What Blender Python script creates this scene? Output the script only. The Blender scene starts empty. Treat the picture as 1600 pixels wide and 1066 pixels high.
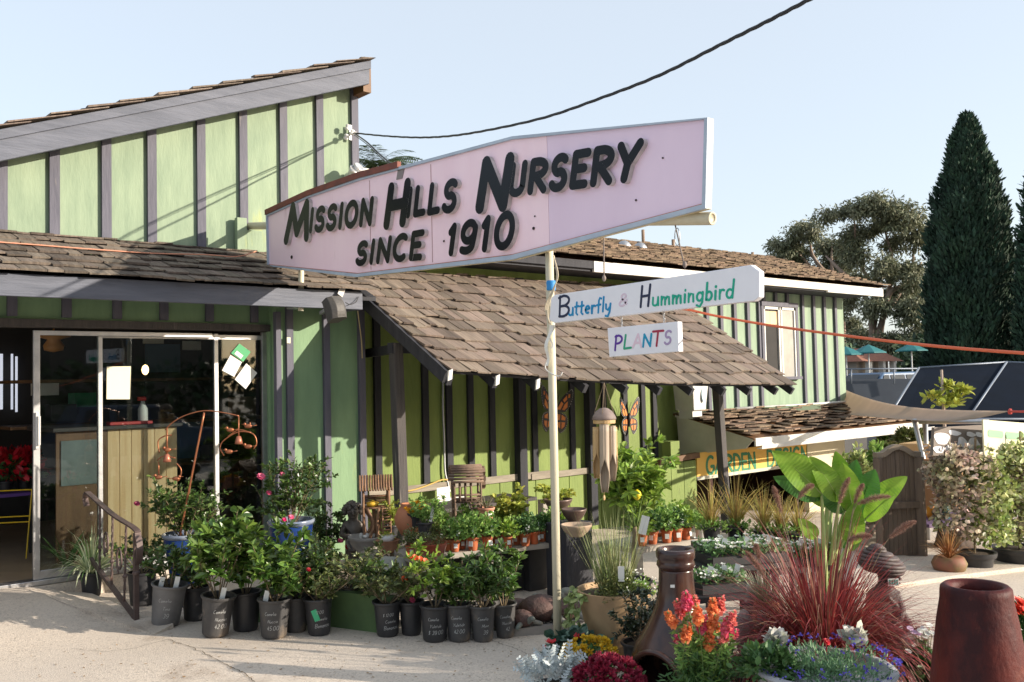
import bpy, math, random
import numpy as np
from mathutils import Vector, Matrix

C = bpy.context.scene.collection
SC = bpy.context.scene
# ------------------------------------------------------------------ camera (eye at the origin, z = 0 is eye height)
F, CX, CY = 1445.0, 800.0, 533.0            # lens in pixels of a 1600 x 1066 frame
_up = np.array([50 - CX, -33333.0, F]); _up /= np.linalg.norm(_up)
_X = np.array([2460 - CX, 557 - CY, F]); _X -= _X.dot(_up) * _up; _X /= np.linalg.norm(_X)
_Y = np.cross(_up, _X)
if _Y[2] < 0: _Y = -_Y
RM = np.array([_X, _Y, _up])                # world x runs along the shop front, y into the shop, z up
FWD = RM @ np.array([0, 0, 1.0])
cam = bpy.data.cameras.new('camera'); camo = bpy.data.objects.new('camera', cam); C.objects.link(camo)
_r, _u, _b = RM @ np.array([1, 0, 0.]), RM @ np.array([0, -1., 0]), RM @ np.array([0, 0, -1.])
camo.matrix_world = Matrix([[_r[i], _u[i], _b[i], 0] for i in range(3)] + [[0, 0, 0, 1]])
cam.sensor_width = 36; cam.lens = 36 * F / 1600; cam.clip_start = 0.05; cam.clip_end = 3000
cam.dof.use_dof = True; cam.dof.focus_distance = 7.0; cam.dof.aperture_fstop = 9
SC.camera = camo
# ------------------------------------------------------------------ light
SUN_AZ, SUN_EL = math.radians(38), math.radians(16)
SD = np.array([-math.sin(SUN_AZ) * math.cos(SUN_EL), math.cos(SUN_AZ) * math.cos(SUN_EL), -math.sin(SUN_EL)])
sl = bpy.data.lights.new('sun', 'SUN'); sl.energy = 3.9; sl.angle = math.radians(0.5); sl.color = (1.0, 0.885, 0.74)
so = bpy.data.objects.new('sun', sl); C.objects.link(so); so.rotation_euler = Vector(SD).to_track_quat('-Z', 'Y').to_euler()
wd = bpy.data.worlds.new('World'); SC.world = wd; wd.use_nodes = True
_nt = wd.node_tree; _nt.nodes.clear()
_o = _nt.nodes.new('ShaderNodeOutputWorld'); _bg = _nt.nodes.new('ShaderNodeBackground'); _sk = _nt.nodes.new('ShaderNodeTexSky')
_sk.sky_type = 'NISHITA'; _sk.sun_disc = False; _sk.sun_elevation = SUN_EL; _sk.sun_rotation = math.pi - SUN_AZ
_sk.air_density = 1.0; _sk.dust_density = 1.6; _sk.ozone_density = 1.4; _sk.altitude = 50
_bg.inputs['Strength'].default_value = 0.15
_mx = _nt.nodes.new('ShaderNodeMix'); _mx.data_type = 'RGBA'; _mx.inputs[0].default_value = 0.64; _mx.inputs[7].default_value = (3.15, 3.35, 3.55, 1)   # thin morning haze over the clear sky
_nt.links.new(_sk.outputs[0], _mx.inputs[6]); _nt.links.new(_mx.outputs[2], _bg.inputs[0]); _nt.links.new(_bg.outputs[0], _o.inputs[0])
SC.view_settings.view_transform = 'Standard'; SC.view_settings.look = 'None'; SC.view_settings.exposure = 0.95; SC.view_settings.gamma = 1
SC.render.engine = 'CYCLES'
SC.cycles.use_denoising = True
SC.cycles.max_bounces = 8; SC.cycles.transparent_max_bounces = 12; SC.cycles.sample_clamp_indirect = 6

# ------------------------------------------------------------------ pixels to places
def ray(u, v): return RM @ np.array([u - CX, v - CY, F])
def onY(u, v, y): d = ray(u, v); return d * (y / d[1])
def onX(u, v, x): d = ray(u, v); return d * (x / d[0])
def onZ(u, v, z): d = ray(u, v); return d * (z / d[2])
def D(u, v, dep): return ray(u, v) * (dep / F)
def proj(p):
    c = RM.T @ np.array(p, float); return CX + F * c[0] / c[2], CY + F * c[1] / c[2]
def sst(a, b, x):
    t = min(1, max(0, (x - a) / (b - a))); return t * t * (3 - 2 * t)
def gz(x, y):
    z = -1.72 - 0.045 * (min(14, max(-6, x)) - 2.4)
    z += 0.13 * sst(6.6, 8.0, y) * sst(2.55, 1.9, x) if x < 2.55 else 0
    z += 0.6 * sst(17, 26, x)
    return z
def G(u, dep):                               # ground point under image column u at a depth
    v = 600
    for _ in range(12):
        p = D(u, v, dep); v += (p[2] - gz(p[0], p[1])) * F / dep
    p[2] = gz(p[0], p[1]); return p
def GV(u, v):                                # ground point at a pixel
    z = -1.8
    for _ in range(30):
        p = onZ(u, v, z); z = 0.5 * z + 0.5 * gz(p[0], p[1])
    return p
def depth(p): return float(np.dot(FWD, p))

# ------------------------------------------------------------------ mesh builder
def nrm(a): a = np.asarray(a, float); n = np.linalg.norm(a); return a / n if n > 1e-12 else np.array([0, 0, 1.])
def basis(d, up=(0, 0, 1)):
    d = nrm(d); u = np.asarray(up, float)
    if abs(d.dot(nrm(u))) > 0.98: u = np.array([1., 0, 0]) if abs(d[0]) < .9 else np.array([0, 1., 0])
    a = nrm(np.cross(d, u)); b = np.cross(a, d); return d, a, b
ORG = {}
class MB:
    def __init__(s): s.v = []; s.f = []; s.m = []; s.n = 0
    def add(s, vs, fs, mi=0):
        o = s.n; s.v.append(np.asarray(vs, float).reshape(-1, 3)); s.n += len(vs)
        for f in fs: s.f.append([i + o for i in f]); s.m.append(mi)
    def addn(s, vs, quads, mi=0):            # numpy arrays
        o = s.n; s.v.append(vs); s.n += len(vs)
        s.f.extend((quads + o).tolist()); s.m.extend([mi] * len(quads))
    def hexa(s, p, mi=0):                    # 8 corners: bottom 4 (ccw), top 4
        s.add(p, [(3, 2, 1, 0), (4, 5, 6, 7), (0, 1, 5, 4), (1, 2, 6, 5), (2, 3, 7, 6), (3, 0, 4, 7)], mi)
    def box(s, lo, hi, mi=0):
        x0, y0, z0 = lo; x1, y1, z1 = hi
        s.hexa([(x0, y0, z0), (x1, y0, z0), (x1, y1, z0), (x0, y1, z0), (x0, y0, z1), (x1, y0, z1), (x1, y1, z1), (x0, y1, z1)], mi)
    def bar(s, a, b, w, h, up=(0, 0, 1), mi=0, w2=None, h2=None):   # a square-section bar between two points
        a = np.asarray(a, float); b = np.asarray(b, float); d, x, y = basis(b - a, up)
        w2 = w if w2 is None else w2; h2 = h if h2 is None else h2
        q = [(-1, -1), (1, -1), (1, 1), (-1, 1)]
        s.hexa([a + x * i * w / 2 + y * j * h / 2 for i, j in q] + [b + x * i * w2 / 2 + y * j * h2 / 2 for i, j in q], mi)
    def obox(s, c, X, Y, Z, mi=0):           # centre and three half-axes
        c, X, Y, Z = [np.asarray(a, float) for a in (c, X, Y, Z)]
        q = [(-1, -1), (1, -1), (1, 1), (-1, 1)]
        s.hexa([c + X * i + Y * j - Z for i, j in q] + [c + X * i + Y * j + Z for i, j in q], mi)
    def tube(s, pts, r, n=8, mi=0, cap=True):
        pts = np.asarray(pts, float); k = len(pts); rs = np.full(k, r) if np.isscalar(r) else np.asarray(r, float)
        t = np.gradient(pts, axis=0); d, a, b = basis(t[0]); vs = []
        for i in range(k):
            d = nrm(t[i]); a = nrm(a - d * a.dot(d)); b = np.cross(d, a)
            for j in range(n):
                th = 2 * math.pi * j / n; vs.append(pts[i] + rs[i] * (a * math.cos(th) + b * math.sin(th)))
        fs = [(i * n + j, i * n + (j + 1) % n, (i + 1) * n + (j + 1) % n, (i + 1) * n + j) for i in range(k - 1) for j in range(n)]
        if cap: fs += [tuple(range(n))[::-1], tuple((k - 1) * n + j for j in range(n))]
        s.add(vs, fs, mi)
    def lathe(s, prof, c=(0, 0, 0), n=32, mi=0, ax=(0, 0, 1), tilt=None, sx=1, sy=1, wob=None):
        d, a, b = basis(ax); c = np.asarray(c, float); vs = []
        for (r, z) in prof:
            for j in range(n):
                th = 2 * math.pi * j / n; rr = r * (1 + (wob(th, z) if wob else 0))
                vs.append(c + d * z + a * rr * sx * math.cos(th) + b * rr * sy * math.sin(th))
        k = len(prof)
        fs = [(i * n + j, (i + 1) * n + j, (i + 1) * n + (j + 1) % n, i * n + (j + 1) % n) for i in range(k - 1) for j in range(n)]
        if prof[0][0] > 1e-6: fs.append(tuple(range(n)))
        if prof[-1][0] > 1e-6: fs.append(tuple((k - 1) * n + j for j in range(n))[::-1])
        s.add(vs, fs, mi)
    def ball(s, c, r, n=12, mi=0, axes=None, noise=0, seed=0):
        c = np.asarray(c, float); r = np.broadcast_to(np.asarray(r, float), (3,)); vs = []; m = max(4, n // 2 + 1)
        rg = random.Random(seed); A = np.eye(3) if axes is None else np.asarray(axes, float)
        for i in range(m):
            ph = math.pi * i / (m - 1)
            for j in range(n):
                th = 2 * math.pi * j / n; k = 1 + (rg.uniform(-noise, noise) if 0 < i < m - 1 else 0)
                p = np.array([math.sin(ph) * math.cos(th), math.sin(ph) * math.sin(th), math.cos(ph)]) * r * k
                vs.append(c + A.T @ p)
        fs = [(i * n + j, (i + 1) * n + j, (i + 1) * n + (j + 1) % n, i * n + (j + 1) % n) for i in range(m - 1) for j in range(n)]
        s.add(vs, fs, mi)
    def prism(s, poly, nvec, mi=0):          # planar 3D polygon pushed along nvec
        p = np.asarray(poly, float); k = len(p); nv = np.asarray(nvec, float)
        s.add(list(p) + list(p + nv), [tuple(range(k))[::-1], tuple(range(k, 2 * k))] + [(i, (i + 1) % k, k + (i + 1) % k, k + i) for i in range(k)], mi)
    def ribbon(s, P, w, O, U, V, N, th, mi=0, mis=None, r=True):  # 2D stroke (u,v metres) as a raised flat band; O,U,V,N frame
        P = np.asarray(P, float); k = len(P)
        if k < 2: return
        t = np.gradient(P, axis=0); t /= np.maximum(np.linalg.norm(t, axis=1), 1e-9)[:, None]
        nn = np.stack([-t[:, 1], t[:, 0]], 1); L = P + nn * w / 2; R = P - nn * w / 2
        if np.linalg.norm(P[0] - P[-1]) < w * .2 and k > 6:
            L, R = L[:-1], R[:-1]; q = k - 1; tv = lambda a, h: O + U * a[0] + V * a[1] + N * h
            s.add([tv(a, th) for a in L] + [tv(a, th) for a in R], [(i, (i + 1) % q, q + (i + 1) % q, q + i) for i in range(q)], mi)
            for S_ in (L, R): s.add([tv(a, th) for a in S_] + [tv(a, 0) for a in S_], [(i, (i + 1) % q, q + (i + 1) % q, q + i) for i in range(q)], mi if mis is None else mis)
            return
        def cap(c, d):
            a0 = math.atan2(d[1], d[0]); return [c + w / 2 * np.array([math.cos(a0 + q), math.sin(a0 + q)]) for q in np.linspace(math.pi / 2, -math.pi / 2, 7)[1:-1]]
        e = cap(P[-1], t[-1]); b = cap(P[0], -t[0])
        ring = list(L) + e + list(R[::-1]) + b
        tov = lambda q, h: O + U * q[0] + V * q[1] + N * h
        m = len(ring); vs = [tov(q, th) for q in ring] + [tov(q, 0) for q in ring]
        ri = lambda i: k + 5 + (k - 1 - i)
        fs = [(ri(i), ri(i + 1), i + 1, i) for i in range(k - 1)]
        fs.append(tuple(range(k - 1, k + 6))[::-1]); fs.append(tuple([ri(0)] + list(range(m - 5, m)) + [0])[::-1])
        s.add(vs, fs, mi); o = s.n - 2 * m
        s.f.extend([[o + i, o + (i + 1) % m, o + m + (i + 1) % m, o + m + i] for i in range(m)]); s.m.extend([mi if mis is None else mis] * m)
    def leaves(s, pos, dr, L, W, up=None, fold=.25, curl=0.0, mi=0, rng=None):
        pos = np.asarray(pos, float); n = len(pos)
        if n == 0: return
        dr = np.asarray(dr, float); dr = dr / np.maximum(np.linalg.norm(dr, axis=1), 1e-9)[:, None]
        if up is None: up = rng.normal(size=(n, 3)) * .5 + np.array([0, 0, 1.0])
        sd = np.cross(dr, up); sd /= np.maximum(np.linalg.norm(sd, axis=1), 1e-9)[:, None]
        nm = np.cross(sd, dr)
        L = np.broadcast_to(np.asarray(L, float), (n,))[:, None]; W = np.broadcast_to(np.asarray(W, float), (n,))[:, None]
        P = lambda a, b, c: pos + dr * L * a + sd * W * b + nm * W * c
        c1 = -curl * 1.0; c2 = -curl * 2.6
        vs = np.stack([P(0, 0, 0), P(.28, .42, fold * .42 - curl * .2), P(.68, .40, fold * .4 + c1), P(1, 0, c2), P(.68, -.40, fold * .4 + c1), P(.28, -.42, fold * .42 - curl * .2)], 1).reshape(-1, 3)
        b = (np.arange(n) * 6)[:, None]
        q = np.concatenate([b + np.array([0, 3, 2, 1]), b + np.array([0, 5, 4, 3])], 0)
        s.addn(vs, q, mi)
    def blade(s, p, d, L, w, droop=.5, seg=5, mi=0, rng=random, twist=0.0):
        d = nrm(d); g = np.array([0, 0, -1.]); pts = [np.asarray(p, float)]; dd = d.copy()
        for i in range(seg):
            dd = nrm(dd + g * droop * (i + .5) / seg * .6); pts.append(pts[-1] + dd * L / seg)
        sdv = nrm(np.cross(d, [rng.uniform(-.3, .3), rng.uniform(-.3, .3), 1.])); vs = []
        for i, q in enumerate(pts):
            k = w * (1 - (i / seg) ** 1.6) * (0.6 + .4 * min(1, i * 2 / seg)) / 2 + w * .03
            vs += [q + sdv * k, q - sdv * k]
        s.add(vs, [(2 * i, 2 * i + 1, 2 * i + 3, 2 * i + 2) for i in range(seg)], mi)
    def obj(s, name, mats, parent=None, smooth=False, org=None, bevel=0, ang=None):
        me = bpy.data.meshes.new(name)
        o = np.zeros(3) if org is None else np.asarray(org, float)
        if parent is not None: o = ORG[parent]
        V = (np.concatenate(s.v) if s.v else np.zeros((0, 3))) - o
        me.from_pydata(V.tolist(), [], s.f)
        mats = mats if isinstance(mats, (list, tuple)) else [mats]
        for m in mats: me.materials.append(m)
        if len(mats) > 1: me.polygons.foreach_set('material_index', s.m)
        if smooth: me.polygons.foreach_set('use_smooth', [True] * len(me.polygons))
        me.update()
        if smooth and ang: me.set_sharp_from_angle(angle=math.radians(ang))
        ob = bpy.data.objects.new(name, me); C.objects.link(ob)
        if bevel:
            bm = ob.modifiers.new('bevel', 'BEVEL'); bm.width = bevel; bm.segments = 2; bm.limit_method = 'ANGLE'; bm.angle_limit = 0.7
        if parent is not None: ob.parent = parent
        else: ob.location = o
        ORG[ob] = o
        return ob
def tag(o, label, cat, group=None, kind=None):
    if label: o['label'] = label
    if cat: o['category'] = cat
    if group: o['group'] = group
    if kind: o['kind'] = kind
    return o
def thing(name, loc, label, cat, group=None):
    o = bpy.data.objects.new(name, None); C.objects.link(o); o.location = Vector([float(a) for a in loc]); o.empty_display_size = .1
    ORG[o] = np.asarray(loc, float); return tag(o, label, cat, group)
def struct(o): o['kind'] = 'structure'; return o
def dup(root, loc, rz, label, group=None, sc=1.0):
    r = root.copy(); C.objects.link(r); r.location = Vector([float(a) for a in loc]); r.rotation_euler = (0, 0, rz); r.scale = (sc, sc, sc)
    r['label'] = label
    if group: r['group'] = group
    for ch in list(root.children):
        c = ch.copy(); C.objects.link(c); c.parent = r
        for g in list(ch.children):
            d = g.copy(); C.objects.link(d); d.parent = c
    return r
def smooth_line(pts, n=6):
    p = np.asarray(pts, float); k = len(p)
    if k < 3: return p
    q = np.vstack([2 * p[0] - p[1], p, 2 * p[-1] - p[-2]]); out = []
    for i in range(1, k):
        a, b, c, d = q[i - 1], q[i], q[i + 1], q[i + 2]
        for t in np.linspace(0, 1, n, endpoint=False):
            out.append(.5 * ((2 * b) + (-a + c) * t + (2 * a - 5 * b + 4 * c - d) * t * t + (-a + 3 * b - 3 * c + d) * t ** 3))
    out.append(p[-1]); return np.array(out)

# ------------------------------------------------------------------ materials
MATS = {}
def M(name, col, col2=None, rough=.7, scale=6., stretch=(1, 1, 1), detail=6, lo=.35, hi=.65, island=0., hue=0., bump=0., bscale=None, metal=0., spec=.5, trans=0., spots=None, coat=0.):
    """col/col2 mixed by a noise; island: random lightness per separate piece; spots=(colour, scale, threshold): blotches of dirt."""
    if name in MATS: return MATS[name]
    m = bpy.data.materials.new(name); m.use_nodes = True; nt = m.node_tree; N = nt.nodes; Lk = nt.links.new
    b = N['Principled BSDF']; b.inputs['Roughness'].default_value = rough; b.inputs['Metallic'].default_value = metal
    b.inputs['Specular IOR Level'].default_value = spec
    if coat: b.inputs['Coat Weight'].default_value = coat
    col = tuple(col) + (1,); out = None
    tc = N.new('ShaderNodeTexCoord'); mp = N.new('ShaderNodeMapping'); mp.inputs['Scale'].default_value = stretch
    Lk(tc.outputs['Object'], mp.inputs[0])
    def noise(sc, det=detail):
        n = N.new('ShaderNodeTexNoise'); n.inputs['Scale'].default_value = sc; n.inputs['Detail'].default_value = det; n.inputs['Roughness'].default_value = .6
        Lk(mp.outputs[0], n.inputs['Vector']); return n
    def ramp(src, a, c):
        r = N.new('ShaderNodeMapRange'); r.inputs[1].default_value = a; r.inputs[2].default_value = c; Lk(src, r.inputs[0]); return r.outputs[0]
    def mix(a, c, fac):
        x = N.new('ShaderNodeMix'); x.data_type = 'RGBA'
        for val, i in ((a, 6), (c, 7)):
            if isinstance(val, tuple): x.inputs[i].default_value = val
            else: Lk(val, x.inputs[i])
        Lk(fac, x.inputs[0]); return x.outputs[2]
    out = col
    if col2 is not None:
        out = mix(col, tuple(col2) + (1,), ramp(noise(scale).outputs[0], lo, hi))
    if spots:
        out = mix(out, tuple(spots[0]) + (1,), ramp(noise(spots[1], 8).outputs[0], spots[2], spots[2] + .12))
    if island or hue:
        ge = N.new('ShaderNodeNewGeometry'); hs = N.new('ShaderNodeHueSaturation')
        r = N.new('ShaderNodeMapRange'); r.inputs[3].default_value = 1 - island; r.inputs[4].default_value = 1 + island * 1.1; Lk(ge.outputs['Random Per Island'], r.inputs[0]); Lk(r.outputs[0], hs.inputs['Value'])
        if hue:
            ml = N.new('ShaderNodeMath'); ml.operation = 'MULTIPLY'; ml.inputs[1].default_value = 7.31; Lk(ge.outputs['Random Per Island'], ml.inputs[0])
            fr = N.new('ShaderNodeMath'); fr.operation = 'FRACT'; Lk(ml.outputs[0], fr.inputs[0])
            r2 = N.new('ShaderNodeMapRange'); r2.inputs[3].default_value = .5 - hue; r2.inputs[4].default_value = .5 + hue; Lk(fr.outputs[0], r2.inputs[0]); Lk(r2.outputs[0], hs.inputs['Hue'])
        if isinstance(out, tuple): hs.inputs['Color'].default_value = out
        else: Lk(out, hs.inputs['Color'])
        out = hs.outputs[0]
    if isinstance(out, tuple): b.inputs['Base Color'].default_value = out
    else: Lk(out, b.inputs['Base Color'])
    if bump:
        bp = N.new('ShaderNodeBump'); bp.inputs['Strength'].default_value = bump; bp.inputs['Distance'].default_value = .02
        Lk(noise(bscale or scale, 8).outputs[0], bp.inputs['Height']); Lk(bp.outputs[0], b.inputs['Normal'])
    if trans:
        t = N.new('ShaderNodeBsdfTranslucent'); ms = N.new('ShaderNodeMixShader'); ms.inputs[0].default_value = trans
        if isinstance(out, tuple): t.inputs[0].default_value = out
        else: Lk(out, t.inputs[0])
        Lk(b.outputs[0], ms.inputs[1]); Lk(t.outputs[0], ms.inputs[2]); Lk(ms.outputs[0], N['Material Output'].inputs[0])
    MATS[name] = m; return m
def glass_mat(name='window_glass', tint=(.85, .9, .9)):
    m = bpy.data.materials.new(name); m.use_nodes = True; nt = m.node_tree; N = nt.nodes; N.remove(N['Principled BSDF'])
    t = N.new('ShaderNodeBsdfTransparent'); t.inputs[0].default_value = tint + (1,); g = N.new('ShaderNodeBsdfGlossy'); g.inputs['Roughness'].default_value = .02
    fr = N.new('ShaderNodeFresnel'); fr.inputs[0].default_value = 1.5; ms = N.new('ShaderNodeMixShader'); mu = N.new('ShaderNodeMath'); mu.operation = 'MULTIPLY'; mu.inputs[1].default_value = 1.5
    L = nt.links.new; L(fr.outputs[0], mu.inputs[0]); L(mu.outputs[0], ms.inputs[0]); L(t.outputs[0], ms.inputs[1]); L(g.outputs[0], ms.inputs[2]); L(ms.outputs[0], N['Material Output'].inputs[0]); return m
# ------------------------------------------------------------------ colours
m_green = M('pale_green_paint', (.272, .348, .236), (.192, .262, .178), scale=2.6, stretch=(2.4, 2.4, .6), lo=.32, hi=.72, bump=.25, bscale=14, rough=.75, spots=((.40, .42, .13), 1.1, .62))
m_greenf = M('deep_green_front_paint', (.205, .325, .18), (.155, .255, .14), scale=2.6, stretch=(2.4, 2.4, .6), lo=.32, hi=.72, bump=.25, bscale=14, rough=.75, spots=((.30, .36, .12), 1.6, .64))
m_green2 = M('leaf_green_paint', (.215, .285, .075), (.155, .215, .055), scale=2.6, stretch=(2.4, 2.4, .5), lo=.32, hi=.72, bump=.3, bscale=14, rough=.75, spots=((.10, .10, .06), 5, .70))
m_green3 = M('mint_green_paint', (.285, .38, .265), (.20, .285, .195), scale=3, stretch=(3, 3, .4), bump=.2, bscale=14, rough=.75)
m_trim = M('grey_painted_trim', (.118, .116, .150), (.080, .080, .108), scale=5, stretch=(2, 2, .3), bump=.3, bscale=20, rough=.7, spots=((.24, .22, .20), 5, .68))
m_fascia = M('grey_fascia_paint', (.122, .133, .170), (.080, .090, .120), scale=3, stretch=(.5, 2, 5), bump=.35, bscale=12, rough=.65, spots=((.45, .42, .36), 2.2, .70))
m_dark = M('dark_stained_timber', (.036, .037, .046), (.022, .023, .030), scale=5, stretch=(3, 3, .4), bump=.3, bscale=18, rough=.8)
m_post = M('grey_weathered_post', (.088, .078, .074), (.058, .053, .054), scale=6, stretch=(4, 4, .3), bump=.5, bscale=16, rough=.85, spots=((.23, .20, .17), 3, .63))
m_shake = M('weathered_cedar_shake', (.205, .160, .128), (.112, .087, .070), scale=22, stretch=(1.6, .16, .16), detail=8, lo=.3, hi=.7, island=.38, hue=.012, bump=.6, bscale=24, rough=.9, spots=((.075, .058, .045), 4, .62))
m_shake2 = M('grey_cedar_shake', (.18, .145, .115), (.105, .083, .066), scale=22, stretch=(1.6, .2, .2), detail=8, island=.42, hue=.01, bump=.6, bscale=24, rough=.9)
m_white = M('white_gloss_paint', (.66, .65, .62), (.58, .565, .53), scale=4, rough=.5, bump=.05)
m_cream = M('weathered_cream_paint', (.62, .60, .50), (.50, .49, .40), scale=2.5, rough=.7, bump=.15, spots=((.22, .21, .16), 2.2, .66))
m_peel = M('peeling_white_fascia', (.74, .70, .62), (.62, .57, .49), scale=5, rough=.7, bump=.3, spots=((.11, .08, .055), 3.0, .655))
m_alu = M('aluminium_frame', (.55, .55, .55), (.42, .42, .43), scale=8, rough=.38, metal=.85, bump=.05)
m_steel = M('galvanised_steel', (.48, .49, .50), (.38, .39, .41), scale=9, rough=.45, metal=.8)
m_glass = glass_mat()
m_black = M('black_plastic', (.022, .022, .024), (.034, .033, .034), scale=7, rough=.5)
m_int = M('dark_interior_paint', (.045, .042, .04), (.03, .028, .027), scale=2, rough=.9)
m_floor = M('interior_tile', (.46, .34, .22), (.36, .26, .165), scale=2, rough=.5)
m_pine = M('knotty_pine', (.84, .60, .34), (.70, .44, .21), scale=3.2, stretch=(7, 7, .35), detail=9, rough=.6, spots=((.24, .11, .04), 3.2, .70))
m_brownply = M('brown_plywood', (.17, .085, .035), (.11, .05, .02), scale=3, stretch=(4, 4, .5), rough=.6)
m_paper = M('white_paper', (.78, .77, .72), rough=.8)
m_concrete = M('sandy_concrete', (.62, .545, .465), (.535, .465, .395), scale=.8, detail=10, lo=.3, hi=.7, bump=.35, bscale=110, rough=.95, spots=((.38, .31, .25), 1.1, .60))
def concrete_nodes(m):                       # fine exposed-aggregate speckle on top of the mottling
    nt = m.node_tree; N = nt.nodes; L = nt.links.new; b = N['Principled BSDF']
    old = b.inputs['Base Color'].links[0].from_socket; tc = [n for n in N if n.type == 'TEX_COORD'][0]
    vo = N.new('ShaderNodeTexVoronoi'); vo.inputs['Scale'].default_value = 95; L(tc.outputs['Object'], vo.inputs['Vector'])
    rp = N.new('ShaderNodeValToRGB'); e = rp.color_ramp.elements; e[0].position = .0; e[0].color = (.42, .36, .31, 1); e[1].position = .85; e[1].color = (1.28, 1.25, 1.2, 1)
    e2 = rp.color_ramp.elements.new(.14); e2.color = (.72, .68, .64, 1); e3 = rp.color_ramp.elements.new(.3); e3.color = (1.0, .99, .97, 1)
    L(vo.outputs['Color'], rp.inputs[0])
    n2 = N.new('ShaderNodeTexNoise'); n2.inputs['Scale'].default_value = 1.7; n2.inputs['Detail'].default_value = 10; L(tc.outputs['Object'], n2.inputs['Vector'])
    r2 = N.new('ShaderNodeMapRange'); r2.inputs[1].default_value = .35; r2.inputs[2].default_value = .65; r2.inputs[3].default_value = .25; r2.inputs[4].default_value = .8; L(n2.outputs[0], r2.inputs[0])
    x = N.new('ShaderNodeMix'); x.data_type = 'RGBA'; x.blend_type = 'MULTIPLY'; L(r2.outputs[0], x.inputs[0]); L(old, x.inputs[6]); L(rp.outputs[0], x.inputs[7]); L(x.outputs[2], b.inputs['Base Color'])
concrete_nodes(m_concrete)
# ------------------------------------------------------------------ ground
def ground():
    mb = MB()
    xs = sorted(set([-400, -150, -60, -25, -12] + list(np.arange(-6, 16.01, .5)) + list(np.arange(17, 30, 1.5)) + [36, 50, 80, 140, 400]) | {1.8, 2.2, 2.35, 2.45})
    ys = sorted(set([-400, -150, -60, -25, -12] + list(np.arange(-6, 12.01, .5)) + [14, 17, 20, 25, 35, 60, 120, 400]))
    vs = [(x, y, gz(x, y)) for y in ys for x in xs]; w = len(xs)
    mb.add(vs, [(j * w + i, j * w + i + 1, (j + 1) * w + i + 1, (j + 1) * w + i) for j in range(len(ys) - 1) for i in range(w - 1)])
    struct(mb.obj('ground', m_concrete, smooth=True))
ground()
# raised ramp slab beside the handrail, and the patio slab far right
def slabs():
    mb = MB(); a = GV(112, 935); b = GV(268, 992); c = GV(236, 930)
    pts = [(1.95, 8.15), (2.42, 8.15), (2.50, 7.1), (2.56, 6.72), (2.38, 6.62)]
    k = len(pts); cc = np.mean(pts, 0)
    top = [(x, y, gz(x, y) + (.035 if i in (1, 2, 3) else .004)) for i, (x, y) in enumerate(pts)]; bot = [(x, y, gz(x, y) - .1) for x, y in pts]
    mb.add(top + bot, [tuple(range(k))] + [(i, k + i, k + (i + 1) % k, (i + 1) % k) for i in range(k)])
    struct(mb.obj('ramp_edge', m_concrete))
    mb = MB(); q = [GV(1330, 930), GV(1500, 905), GV(1700, 880), GV(1700, 845), GV(1330, 855)]
    mb.prism([p + np.array([0, 0, -.1]) for p in q], (0, 0, .14)); struct(mb.obj('patio', m_concrete, bevel=.015))
slabs()
Y0 = 8.354; YS = 8.22; YC = 8.80; YU = 8.85
# ------------------------------------------------------------------ shake roofs
def shakes(mb, S, T, surf, expo=.25, wlo=.1, whi=.26, th=.022, rng=None, over=1.55, jit=.03, miss=0.0, start=0.0, mi=0, lift=.5):
    k = 0; t0 = start
    while t0 < T - .03:
        s = -rng.uniform(0, whi)
        while s < S:
            w = rng.uniform(wlo, whi); a, b = max(0, s), min(S, s + w - .006); s += w
            if b - a < .03 or rng.random() < miss: continue
            j = rng.uniform(-jit, jit) if k else rng.uniform(-jit * .5, jit * .3)
            tb = max(-.06, t0 + j); tt = min(T, t0 + expo * over); l = th * lift * rng.uniform(.6, 1.9); h = th * rng.uniform(.75, 1.35); sk = rng.uniform(-.012, .012)
            P = lambda x, t, z: surf(x, t) + surf(None, None) * z
            lift0 = 2 * th * .55 + l
            mb.hexa([P(a, tb, lift0), P(b, tb + sk, lift0 + rng.uniform(-.004, .006)), P(b, tt, .002), P(a, tt, .002),
                     P(a, tb, lift0 + h), P(b, tb + sk, lift0 + h), P(b, tt, .002 + h * .4), P(a, tt, .002 + h * .4)], mi)
        t0 += expo; k += 1
def bil(p00, p10, p01, p11, S, T, sag=0.0):  # surface between an eave edge (t=0) and a back edge (t=T)
    p00, p10, p01, p11 = [np.asarray(p, float) for p in (p00, p10, p01, p11)]
    n = nrm(np.cross(p10 - p00, p01 - p00)); n = n if n[2] > 0 else -n
    def f(s, t):
        if s is None: return n
        u, v = s / S, t / T
        return (p00 * (1 - u) + p10 * u) * (1 - v) + (p01 * (1 - u) + p11 * u) * v + np.array([0, 0, -1]) * sag * math.sin(math.pi * min(1, max(0, u))) * (1 - v)
    return f
def battens(mb, xs, y, zlo, zhi, w=.075, d=.032, mi=0):
    for x in xs: mb.box((x - w / 2, y - d, zlo if np.isscalar(zlo) else zlo(x)), (x + w / 2, y, zhi if np.isscalar(zhi) else zhi(x)), mi)

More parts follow.
